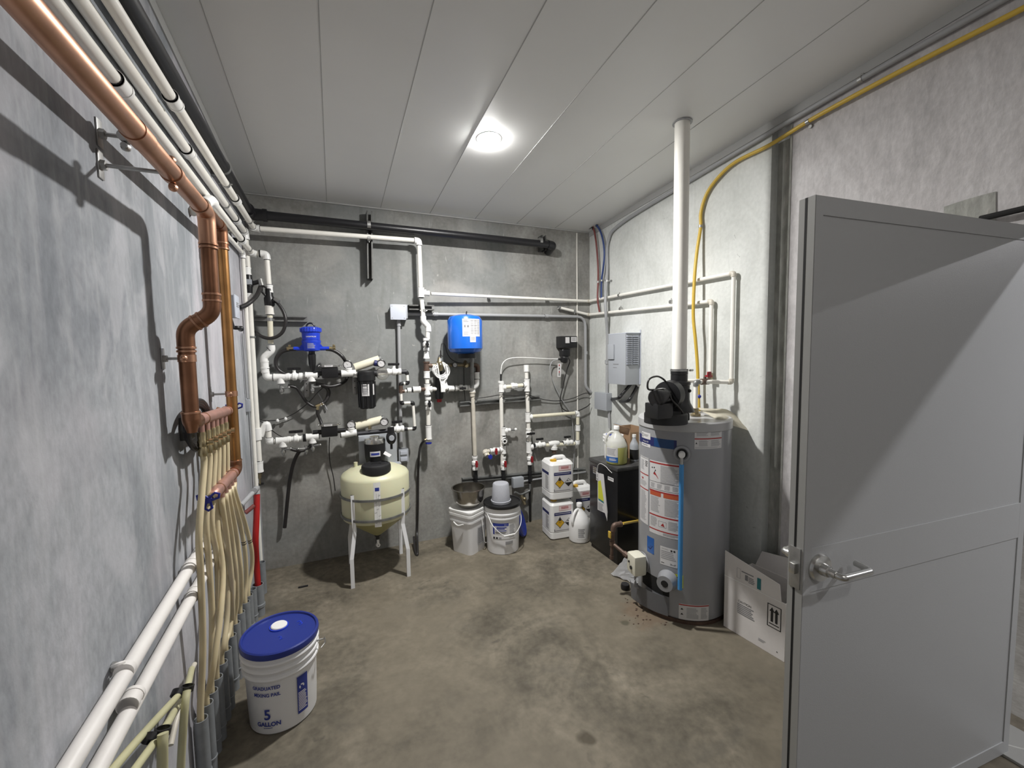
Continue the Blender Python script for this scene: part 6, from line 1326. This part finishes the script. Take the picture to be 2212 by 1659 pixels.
bm = newbm(); sqring(bm, bx0, by0, SA, .120, .30, .318); sqring(bm, bx0, by0, SA, .116, .318, .332); sqring(bm, bx0, by0, SA, .119, .332, .345); lid = part('lid', bm, 'white', T)
bm = newbm(); u = V((math.cos(SA), math.sin(SA), 0)); v_ = V((-math.sin(SA), math.cos(SA), 0)); fo = V((bx0, by0, 0))
# visible faces: -v (front-right) and -u (front-left)
fnr = plane_fn(fo-v_*.1105-u*.07+UP*.06, u, UP); quad(bm, fnr, .05, 0, .13, .14, .0006); lines(bm, fnr, .055, .01, .125, .13, 9, .0012, 1); part('side_label', bm, ['inkl', 'inkg'], T)
bm = newbm(); p0 = fo-v_*.118+UP*.25+u*.09; p1 = fo-u*.118+UP*.25+v_*.06
tube(bm, spline([fo-v_*.12+u*.02+UP*.268, fo-v_*.13+u*.015+UP*.2, fo-v_*.135+u*.03+UP*.08, fo-v_*.12+u*.07+UP*.05], 6), .003, 8); tube(bm, spline([fo-u*.122+v_*.05+UP*.25, fo-u*.13-v_*.0+UP*.235, fo-u*.122-v_*.05+UP*.25], 6), .005, 8); part('wire_handle', bm, 'white', T)
bwz = .345
T = thing('mixing_bowl', 'stainless steel mixing bowl on the white square pail', 'bowl', (bx0+.005, by0, bwz))
bm = newbm(); lathe(bm, [(0, 0), (.05, .001), (.085, .018), (.115, .055), (.126, .11), (.128, .15), (.136, .152), (.136, .156), (.125, .156), (.123, .11), (.112, .058), (.083, .023), (.048, .006), (0, .005)], (bx0+.005, by0, bwz+.001), 56); part('bowl', bm, 'inox', T)
RX0, RY0 = 1.195, 3.06
T = thing('chemical_pail', 'round white pail with blue label and black lid against the back wall', 'bucket', (RX0, RY0, 0))
bm = newbm(); lathe(bm, [(0, 0), (.122, 0), (.126, .005), (.136, .28), (.144, .282), (.144, .292), (.137, .295), (.138, .312), (.145, .314), (.145, .324), (.139, .327), (.14, .37), (0, .37)], (RX0, RY0, 0), 60); part('pail_body', bm, 'pail', T)
bm = newbm(); lathe(bm, [(.141, .365), (.149, .366), (.152, .378), (.149, .388), (.142, .389), (.137, .38), (.125, .378), (0, .378)], (RX0, RY0, 0), 60); part('lid', bm, 'black', T)
bm = newbm(); a = math.atan2(-RY0, -RX0); fn = cyl_fn((RX0, RY0, 0), .128, a, .028)
quad(bm, fn, -.075, .13, .105, .255, .0008, 3, 14); quad(bm, fn, -.075, .232, .045, .255, .0014, 1, 8); quad(bm, fn, -.075, .165, -.062, .232, .0014, 1, 1); quad(bm, fn, -.062, .165, .045, .232, .0014, 0, 8)
lines(bm, fn, -.045, .205, .03, .226, 2, .002, 1, 4, .7); lines(bm, fn, -.05, .192, .034, .2, 1, .002, 1, 4, .8); lines(bm, fn, -.055, .172, .03, .186, 2, .002, 2, 4)
lines(bm, fn, .05, .135, .1, .24, 11, .0014, 4, 3); quad(bm, fn, -.075, .128, -.06, .145, .0014, 2); quad(bm, fn, -.052, .13, -.037, .145, .0014, 2); quad(bm, fn, -.03, .13, -.01, .145, .0014, 4)
quad(bm, fn, .02, .085, .08, .108, .0014, 4, 5); text(bm, fn, 'DC-1', .012, .238, .014, .002, 0, sx=.8)
part('pail_label', bm, ['paper', 'inkblue', 'ink', 'pail', 'inkl'], T)
bm = newbm(); tube(bm, spline([V((RX0-.14, RY0-.03, .318)), V((RX0-.12, RY0-.11, .24)), V((RX0-.04, RY0-.15, .165)), V((RX0+.04, RY0-.155, .17)), V((RX0+.11, RY0-.115, .23)), V((RX0+.135, RY0-.05, .318))], 8), .003, 8); cyl(bm, (RX0-.05, RY0-.153, .165), (RX0+.04, RY0-.158, .17), .006); part('wire_handle', bm, 'white', T)
T = thing('measuring_cup', 'frosted grey cup upside down on the black pail lid', 'cup', (RX0-.01, RY0+.0, .378))
bm = newbm(); lathe(bm, [(0, .002), (.078, .002), (.08, .02), (.074, .022), (.064, .148), (.058, .156), (0, .157)], (RX0-.01, RY0, .378), 44); part('cup_body', bm, 'cup', T)
bm = newbm(); q = F(1137, 1167); c_ = V((q.x-.02, q.y+.11, .135)); dn_ = V((.75, -.5, .35)).normalized(); lathe(bm, [(0, 0), (.12, 0), (.135, -.008), (.142, .004), (.135, .016), (.12, .01), (0, .01)], c_, 44, dn_); solo('pail_lid', bm, 'bluel', 'blue pail lid leaning on the wall right of the round pail', 'lid')
# ---------------------------------------------------------------- stacked square drums
JX, JY = 1.70, 3.135; JA = math.radians(-38); JH = onp(1192, 1081, 1, JY-.12).z
_c = F(1192, 1167); JH = onp(1192, 1081, 1, _c.y).z; JANG = math.radians(-5); _h = .108
_ju = V((math.cos(JANG), math.sin(JANG), 0)); _jv = V((-math.sin(JANG), math.cos(JANG), 0)); _jc = _c+(_ju+_jv)*_h*.9; JX, JY = _jc.x, _jc.y; print('drum', _c, JH)
def drum(cx, cy, z0, ang, label, h=JH, hw=.108, group='white square drums'):
    T = thing('chemical_drum', label, 'drum', (cx, cy, z0), group); bm = newbm()
    sqring(bm, cx, cy, ang, hw*.9, z0+.001, z0+.012, hw, .03, cap=True); sqring(bm, cx, cy, ang, hw, z0+.012, z0+h*.17, hw, .03); sqring(bm, cx, cy, ang, hw*.985, z0+h*.17, z0+h*.2, hw*.985, .03); sqring(bm, cx, cy, ang, hw, z0+h*.2, z0+h*.86, hw, .03); sqring(bm, cx, cy, ang, hw, z0+h*.86, z0+h*.93, hw*.86, .03)
    part('drum_body', bm, 'white', T)
    u = V((math.cos(ang), math.sin(ang), 0)); v_ = V((-math.sin(ang), math.cos(ang), 0)); c_ = V((cx, cy, z0))
    bm = newbm(); tube(bm, fillet([c_+u*hw*.6+UP*h*.92-v_*hw*.1, c_+u*hw*.45+UP*h*1.0-v_*hw*.1, c_-u*hw*.35+UP*h*1.0-v_*hw*.1, c_-u*hw*.6+UP*h*.92-v_*hw*.1], .03, 5), .018, 12); part('grip', bm, 'white', T)
    bm = newbm(); q = c_-u*hw*.5+v_*hw*.0+UP*h*.93; lathe(bm, [(0, 0), (.027, 0), (.027, .014), (0, .014)], q-v_*hw*.4, 20); part('bung', bm, 'inkyel', T)
    fn = plane_fn(c_-v_*(hw+.0005)-u*(hw-.03)+UP*h*.2, u, UP); w_ = 2*(hw-.03); H_ = h*.66
    bm = newbm(); quad(bm, fn, 0, 0, w_, H_*.76, .0006); quad(bm, fn, 0, H_*.62, w_, H_*.73, .001, 1); quad(bm, fn, w_*.02, H_*.666, w_*.98, H_*.69, .0014, 0) if False else lines(bm, fn, w_*.05, H_*.66, w_*.95, H_*.69, 1, .0014, 0)
    quad(bm, fn, w_*.28, H_*.8, w_*.98, H_*.98, .0008, 5); outline(bm, fn, w_*.28, H_*.8, w_*.98, H_*.98, .0015, .0012, 4, 1); lines(bm, fn, w_*.4, H_*.84, w_*.86, H_*.94, 3, .0012, 4, rag=.1)
    def dia(cu, cv, s, m1, m2):
        poly2(bm, fn, [(cu-s, cv), (cu, cv-s), (cu+s, cv), (cu, cv+s)], .001, 2); k = .88*s; poly2(bm, fn, [(cu-k, cv), (cu, cv-k), (cu+k, cv), (cu, cv+k)], .0014, m1)
        if m2 is not None: poly2(bm, fn, [(cu-k, cv), (cu, cv-k), (cu+k, cv)], .0018, m2)
    dia(w_*.33, H_*.33, w_*.27, 3, None)
    fx, fy = w_*.33, H_*.38; poly2(bm, fn, [(fx-.010, fy+.01), (fx+.010, fy+.01), (fx+.013, fy+.022), (fx+.004, fy+.032), (fx, fy+.048), (fx-.005, fy+.034), (fx-.013, fy+.024)], .002, 2)
    poly2(bm, fn, [(fx+.011*math.cos(k*.524), fy+.0*1+.011*math.sin(k*.524)) for k in range(12)], .0022, 2); poly2(bm, fn, [(fx+.008*math.cos(k*.524), fy+.008*math.sin(k*.524)) for k in range(12)], .0026, 3); text(bm, fn, '5.1', fx, H_*.12, .016, .002, 2, 'CENTER')
    dia(w_*.84, H_*.33, w_*.23, 0, 2); text(bm, fn, '8', w_*.84, H_*.10, .014, .0024, 0, 'CENTER')
    poly2(bm, fn, [(w_*.74, H_*.38), (w_*.84, H_*.38), (w_*.82, H_*.42), (w_*.76, H_*.41)], .002, 2); poly2(bm, fn, [(w_*.88, H_*.4), (w_*.93, H_*.37), (w_*.9, H_*.44)], .002, 6)
    lines(bm, fn, w_*.0, H_*.02, w_*.95, H_*.06, 1, .0012, 6, rag=.05); quad(bm, fn, w_*.0, H_*.02, w_*.03, H_*.12, .0014, 2)
    part('hazard_label', bm, ['paper', 'inknavy', 'ink', 'inkyel', 'inkred', 'inkpink', 'inkg'], T)
    fn2 = plane_fn(c_-u*(hw+.0005)+v_*(hw-.03)+UP*h*.2, -v_, UP); bm = newbm(); quad(bm, fn2, w_*.05, 0, w_*.95, H_*.74, .0006); quad(bm, fn2, w_*.05, H_*.62, w_*.95, H_*.73, .001, 1); lines(bm, fn2, w_*.5, H_*.05, w_*.9, H_*.58, 12, .001, 2); part('side_label', bm, ['white', 'inknavy', 'inkg'], T)
    return T
drum(JX, JY, 0, JANG, 'lower white square drum of the stack with orange hazard diamond')
drum(JX+.0, JY, JH, JANG, 'upper white square drum of the stack with orange hazard diamond')
drum(2.02, 3.25, 0, JANG, 'white square drum half hidden behind the black cabinet', h=JH*1.12)
# white gallon jug on the floor
def jug(cx, cy, z0, s, ang, T, m, mcap, hm=None):
    hx, hy = math.cos(ang), math.sin(ang); bm = newbm()
    prof = [(0, 0), (.068, 0), (.076, .008), (.078, .02), (.078, .13), (.074, .15), (.058, .185), (.036, .215), (.02, .235), (.017, .245), (.017, .258), (0, .258)]
    lathe(bm, [(r*s, z*s) for r, z in prof], (cx, cy, z0), 28)
    for f in bm.faces:
        if m == 'bottleclr' and f.calc_center_median().z < z0+.131: f.material_index = 1
    part('jug_body', bm, [m, 'jugliq'], T)
    bm = newbm(); p = lambda r, z: V((cx+hx*r*s, cy+hy*r*s, z0+z*s)); tube(bm, spline([p(.018, .232), p(.04, .232), p(.066, .205), p(.08, .165), p(.076, .14)], 6), .011*s, 12); part('handle', bm, hm or m, T)
    bm = newbm(); lathe(bm, [(0, .255*s), (.021*s, .255*s), (.021*s, .278*s), (.019*s, .281*s), (0, .281*s)], (cx, cy, z0), 22); part('cap', bm, mcap, T)
q = F(1252, 1166); T = thing('gallon_jug', 'opaque white gallon jug on the floor beside the black cabinet', 'jug', (1.83, 2.93, 0))
jug(1.83, 2.93, 0, 1.12, math.radians(200), T, 'white', 'white')
bm = newbm(); fn = cyl_fn((1.83, 2.93, 0), .0875, math.atan2(-2.905, -1.722)+.1); quad(bm, fn, -.03, .04, .045, .135, .0008, 0, 6); lines(bm, fn, -.02, .05, .035, .125, 10, .0014, 1, 4); part('jug_label', bm, ['white', 'inkg'], T)
# ---------------------------------------------------------------- black cabinet
K0, K1, KY0, KY1, KH = 1.845, 2.24, 2.44, 2.80, .725
T = thing('black_cabinet', 'glossy black square cabinet between the drums and the water heater', 'cabinet', (K0, KY0, 0))
bm = newbm(); box(bm, (K0, KY0, .03), (K1, KY1, KH-.03), .012); box(bm, (K0+.01, KY0+.01, 0), (K1-.01, KY1-.01, .03)); part('cabinet_body', bm, 'cabin', T)
bm = newbm(); box(bm, (K0-.006, KY0-.006, KH-.03), (K1, KY1+.006, KH), .012); part('top', bm, 'cabtop', T)
fn = plane_fn((K0-.0005, KY1, KH-.03), YM, UP)
bm = newbm(); quad(bm, fn, .05, -.085, .105, -.03, .0008); lines(bm, fn, .055, -.08, .1, -.035, 3, .0012, 1); part('front_label', bm, ['inkg', 'brassd'], T); bm = newbm(); quad(bm, fn, .245, -.085, .315, -.058, .0008); lines(bm, fn, .25, -.078, .31, -.066, 1, .0012, 1); part('front_label', bm, ['paper', 'inkg'], T)
bm = newbm(); pts = [fn(.115, -.06, .004), fn(.17, -.063, .004)]
T = thing('paper_flyer', 'white paper sheet with yellow-green print hanging on the black cabinet', 'paper', fn(.17, -.33, .004))
P_ = [(.12, -.065), (.20, -.06), (.25, -.33), (.245, -.40), (.215, -.35), (.12, -.355)]
bm = newbm(); prism(bm, [fn(u, v, .004) for u, v in P_], XM*.0015); poly2(bm, fn, [(.128, -.13), (.165, -.11), (.2, -.24), (.2, -.265), (.13, -.26)], .0065, 1); poly2(bm, fn, [(.13, -.262), (.2, -.267), (.205, -.28), (.132, -.272)], .0065, 2); lines(bm, fn, .13, -.35, .2, -.29, 7, .0065, 3); part('sheet', bm, ['paper', 'inkgrn', 'inkteal', 'inkl'], T)
bm = newbm(); prism(bm, [fn(.15, -.06, .007), fn(.20, -.055, .007), fn(.25, -.33, .009), fn(.245, -.40, .007)], XM*.001); part('folded_leaf', bm, 'paper', T)
T = thing('hang_tag', 'small white tag on a white string on the black cabinet', 'tag', fn(.125, -.12, .006)); bm = newbm(); prism(bm, [fn(u, v, .007) for u, v in ((.105, -.125), (.135, -.125), (.135, -.06), (.105, -.06))], XM*.001); quad(bm, fn, .117, -.1, .123, -.072, .0086, 1); lines(bm, fn, .11, -.122, .13, -.108, 2, .0086, 1); part('tag', bm, ['paper', 'ink'], T)
bm = newbm(); tube(bm, spline([fn(.12, -.062, .009), fn(.122, -.03, .008), fn(.135, .002, .009), fn(.17, .018, .008), fn(.23, .012, .009), fn(.27, -.002, .012), fn(.3, -.02, .004)], 8), .0018, 6); part('string', bm, 'white', T)
# things on the cabinet
T = thing('gallon_jug', 'translucent gallon jug half full of yellow liquid on the black cabinet', 'jug', (1.93, 2.56, KH))
jz = KH+.001; jx, jy = 1.925, 2.56
jug(jx, jy, jz, 1.0, math.radians(140), T, 'bottleclr', 'white')
bm = newbm(); lathe(bm, [(0, .002), (.066, .002), (.0745, .01), (.0765, .02), (.0765, .125), (0, .125)], (jx, jy, jz), 28); part('liquid', bm, 'liquid', T)
bm = newbm(); fn = cyl_fn((jx, jy, jz), .0785, math.atan2(-jy, -jx)-.45); quad(bm, fn, -.06, .02, .045, .13, .0008, 0, 8); quad(bm, fn, -.06, .022, .045, .06, .0014, 1, 8); lines(bm, fn, -.045, .07, .03, .12, 5, .0014, 2, 4); lines(bm, fn, -.02, .03, .035, .05, 3, .002, 0, 4); part('jug_label', bm, ['paper', 'lblue', 'inkl'], T)
T = thing('small_pail', 'small white tub with a blue mark behind the yellow jug', 'bucket', (1.99, 2.70, KH)); c_ = (2.00, 2.70, KH+.001)
bm = newbm(); lathe(bm, [(0, 0), (.068, 0), (.075, .13), (.08, .132), (.08, .14), (.076, .142), (.076, .155), (.081, .157), (.081, .166), (.077, .168), (.078, .185), (0, .185)], c_, 36); part('tub_body', bm, 'white', T); bm = newbm(); box(bm, (c_[0]-.07, c_[1]-.03, KH+.186), (c_[0]-.035, c_[1]+.0, KH+.2), .003); part('blue_mark', bm, 'bluep', T)
bm = newbm(); fn = cyl_fn(c_, .071, math.atan2(-c_[1], -c_[0])+.1, .05); quad(bm, fn, -.05, .02, .03, .12, .001, 0, 6); lines(bm, fn, -.045, .03, .0, .115, 8, .0016, 1, 3); part('tub_label', bm, ['paper', 'inkl'], T)
T = thing('plastic_bottle', 'small clear bottle of dark liquid between the yellow jug and the cardboard box', 'bottle', (2.07, 2.56, KH)); c_ = (2.085, 2.555, KH+.001)
bm = newbm(); lathe(bm, [(0, 0), (.03, 0), (.033, .01), (.033, .12), (.028, .135), (.014, .165), (.012, .185), (0, .185)], c_, 24); part('bottle_body', bm, 'greyp', T); bm = newbm(); lathe(bm, [(0, .182), (.0145, .182), (.0145, .202), (0, .202)], c_, 18); part('cap', bm, 'white', T)
bm = newbm(); lathe(bm, [(.0335, .015), (.0338, .015), (.0338, .09), (.0335, .09)], c_, 24); part('band', bm, 'blackm', T)
T = thing('cardboard_box', 'open brown cardboard box on the black cabinet behind the heater', 'box', (2.15, 2.65, KH)); x0, x1, y0, y1, z0, z1 = 2.13, 2.235, 2.62, 2.78, KH+.001, KH+.235; t = .004
x0 = 2.10
bm = newbm(); box(bm, (x0, y0, z0), (x0+t, y1, z1)); box(bm, (x1-t, y0, z0), (x1, y1, z1)); box(bm, (x0+t, y0, z0), (x1-t, y0+t, z1-.03)); box(bm, (x0+t, y1-t, z0), (x1-t, y1, z1)); box(bm, (x0+t, y0+t, z0), (x1-t, y1-t, z0+t)); prism(bm, [(x0, y0, z1), (x0, y1, z1), (x0-.05, y1-.01, z1+.02), (x0-.05, y0+.01, z1+.02)], (0, 0, .003)); part('carton', bm, 'card', T, smooth=0)
bm = newbm(); prism(bm, [(x0-.03, y1-.02, z1+.0215), (x0-.045, y1-.015, z1+.0265), (x0-.045, y1-.1, z1+.0265), (x0-.03, y1-.1, z1+.0215)], (0, 0, .001)); part('tape_strip', bm, 'bluet', T)
# gas branch with drip leg beside the heater
yy = 2.15
T = thing('gas_branch', 'yellow and brown gas branch pipe with drip leg between cabinet and heater', 'pipe', onp(1323, 1172, 1, yy))
g = lambda px, py, y=yy: onp(px, py, 1, y)
bm = newbm(); tube(bm, [g(1345, 1131, 2.2), g(1384, 1124, 2.45)], .009, 12); part('tube', bm, 'yellow', T)
e = g(1325, 1137); bm = newbm(); tube(bm, fillet([g(1341, 1132), g(1326, 1134), g(1324, 1148)], .03, 6), .0165, 16); cyl(bm, g(1338, 1132.5), g(1342, 1131.5), .019, seg=14); part('elbow', bm, 'iron', T)
bm = newbm(); cyl(bm, g(1324, 1146), g(1322.5, 1172), .0135, seg=14); cyl(bm, g(1322.5, 1172), g(1321.5, 1200), .0105, seg=14); cyl(bm, g(1321.5, 1200), g(1321.5, 1207), .014, seg=8); cyl(bm, g(1323, 1168), g(1323, 1178), .018, seg=14)
tube(bm, [g(1323, 1174), gp+gn*.05+gs*.04], .0115, 14); q_ = mid(g(1323, 1174), gp+gn*.05+gs*.04, .5); d_ = (gp+gn*.05+gs*.04-g(1323, 1174)).normalized(); cyl(bm, q_-d_*.015, q_+d_*.015, .018, seg=8); part('iron_pipe', bm, 'iron', T)
bm = newbm(); box(bm, (g(1317, 1152).x-.004, yy-.012, g(1317, 1152).z-.03), (g(1317, 1152).x+.004, yy+.012, g(1317, 1152).z+.012), .002); part('valve_handle', bm, 'yellow', T)
# crumpled white sheet and black cap on the floor left of the heater
T = thing('plastic_sheet', 'crumpled white sheet on the floor under the gas valve', 'sheet', F(1350, 1240)); bm = newbm()
c4 = [F(1319, 1243), F(1376, 1266), onp(1392, 1232, 1, 2.14), onp(1357, 1200, 1, 2.24)]
n = 8; G = []
for i in range(n+1):
    row = []
    for j in range(n+1):
        u_, w_ = i/n, j/n; p = c4[0]*(1-u_)*(1-w_)+c4[1]*u_*(1-w_)+c4[2]*u_*w_+c4[3]*(1-u_)*w_; row.append(bm.verts.new(p+V((random.uniform(-.004, .004), random.uniform(-.004, .004), .006+random.uniform(0, .008)))))
    G.append(row)
for i in range(n):
    for j in range(n): bm.faces.new((G[i][j], G[i+1][j], G[i+1][j+1], G[i][j+1]))
bmesh.ops.solidify(bm, geom=bm.faces[:], thickness=.001); part('sheet', bm, 'whitep', T, smooth=20)
q = F(1357, 1277); bm = newbm(); lathe(bm, [(0, 0), (.028, 0), (.03, .02), (.026, .034), (0, .036)], (q.x, q.y+.03, .001), 20); solo('rubber_stopper', bm, 'black', 'black rubber cap on the floor at the edge of the white sheet', 'cap')
# ---------------------------------------------------------------- white carton by the door
A = F(1563, 1352); Bc = F(1694, 1431); u = (Bc-A).normalized(); v_ = V((-u.y, u.x, 0)); 
if v_.x < 0: v_ = -v_
W_ = (Bc-A).length; DPT = .255; H_ = .30; t = .005
T = thing('carton', 'open white carton with double arrow mark beside the water heater', 'box', mid(A, Bc)+v_*DPT/2)
def cbx(bm, u0, u1, v0, v1, z0, z1): box(bm, (u0, v0, z0), (u1, v1, z1), 0, Matrix(((u.x, v_.x, 0, A.x), (u.y, v_.y, 0, A.y), (0, 0, 1, 0), (0, 0, 0, 1))))
bm = newbm(); cbx(bm, 0, W_, 0, t, .001, H_); cbx(bm, 0, W_, DPT-t, DPT, .001, H_); cbx(bm, 0, t, t, DPT-t, .001, H_); cbx(bm, W_-t, W_, t, DPT-t, .001, H_); cbx(bm, t, W_-t, t, DPT-t, .001, .006); part('carton_body', bm, 'cardw', T, smooth=0)
fo = A+UP*H_
def fl(a, b, c_, d_, nm='flap'):
    bm = newbm(); prism(bm, [a, b, c_, d_], v_*.004); return part(nm, bm, 'cardw', T, smooth=0)
ft = onp(1563, 1190, 1, A.y); zt_f = ft.z
bm = newbm(); quad(bm, plane_fn(A-v_*.0008, u, UP), 0, H_-.003, W_*.93, H_+.001, .0004); part('fold_line', bm, 'pvcw', T)
f1 = fl(fo, fo+u*W_*.93, fo+u*W_*.90-v_*.0+UP*(.085), fo+UP*(zt_f-H_)+u*.0)
bm = newbm(); prism(bm, [fo+u*W_+v_*.004, fo+u*W_+v_*DPT, fo+u*(W_+.01)+v_*DPT+UP*.115, fo+u*(W_+.0)+v_*.02+UP*.10], u*.004); 
bm.free(); bm = newbm(); prism(bm, [fo+v_*DPT+u*.02, fo+v_*DPT+u*W_, fo+v_*(DPT+.01)+u*W_+UP*.13, fo+v_*(DPT+.01)+u*.05+UP*.09], v_*.004); part('flap', bm, 'cardw', T, smooth=0)
fn = plane_fn(A-v_*.0006, u, UP)
bm = newbm(); s0, s1, z0, z1 = W_*.73, W_*.94, .145, .265
outline(bm, fn, s0, z0, s1, z1, .004, .0006, 0, 1); sm = (s0+s1)/2
for k in (-1, 1):
    c_ = sm+k*(s1-s0)*.16; quad(bm, fn, c_-.006, z0+.03, c_+.006, z1-.035); poly2(bm, fn, [(c_-.013, z1-.037), (c_+.013, z1-.037), (c_, z1-.014)])
quad(bm, fn, s0+.01, z0+.016, s1-.01, z0+.021)
part('arrow_mark', bm, 'ink', T); bm = newbm()
lines(bm, fn, W_*.24, .12, W_*.55, .18, 6, .0006, 1); text(bm, fn, 'CAUTION', W_*.25, .187, .018, .0006, 0, sx=.9); lines(bm, fn, W_*.6, .035, W_*.72, .05, 2, .0006, 2); quad(bm, fn, W_*.88, .03, W_*.90, .034, .0006, 0)
part('carton_print', bm, ['ink', 'inkg', 'inkl'], T)
ud = u; vd = UP; fn = plane_fn(fo-v_*.0006, u, UP)
bm = newbm(); quad(bm, fn, W_*.3, .062, W_*.5, .068, .0006, 1); quad(bm, fn, W_*.36, .025, W_*.41, .055, .0006, 1); outline(bm, fn, W_*.22, .02, W_*.28, .075, .001, .0006, 1, 1); quad(bm, fn, W_*.56, .01, W_*.62, .07, .0006, 2); lines(bm, fn, W_*.42, .015, W_*.52, .05, 4, .0006, 1); part('flap_print', bm, ['paper', 'inkg', 'inkteal'], f1)
# litter on the floor
bm = newbm()
for k in range(70):
    q = F(random.uniform(1345, 1470), random.uniform(1290, 1350))
    if (q.x-HX)**2+(q.y-HY)**2 < (HR+.01)**2: continue
    s = random.uniform(.002, .006); box(bm, (q.x-s, q.y-s*.6, .0003), (q.x+s, q.y+s*.6, s*.6), .0005)
solo('rust_flakes', bm, 'iron', 'scattered rust flakes on the floor in front of the water heater', 'debris', kind='stuff')
for i, (px, py, w_, lab) in enumerate(((655, 1268, .02, 'dark scrap on the floor left of the tank stand'), (1118, 1284, .006, ''), (1345, 1336, .012, 'dark spot'))):
    if not lab or i > 0: continue
    q = F(px, py); bm = newbm(); box(bm, (q.x-.03, q.y-.008, .0005), (q.x+.03, q.y+.008, .006), .002); solo('scrap', bm, 'blackm', lab, 'scrap')
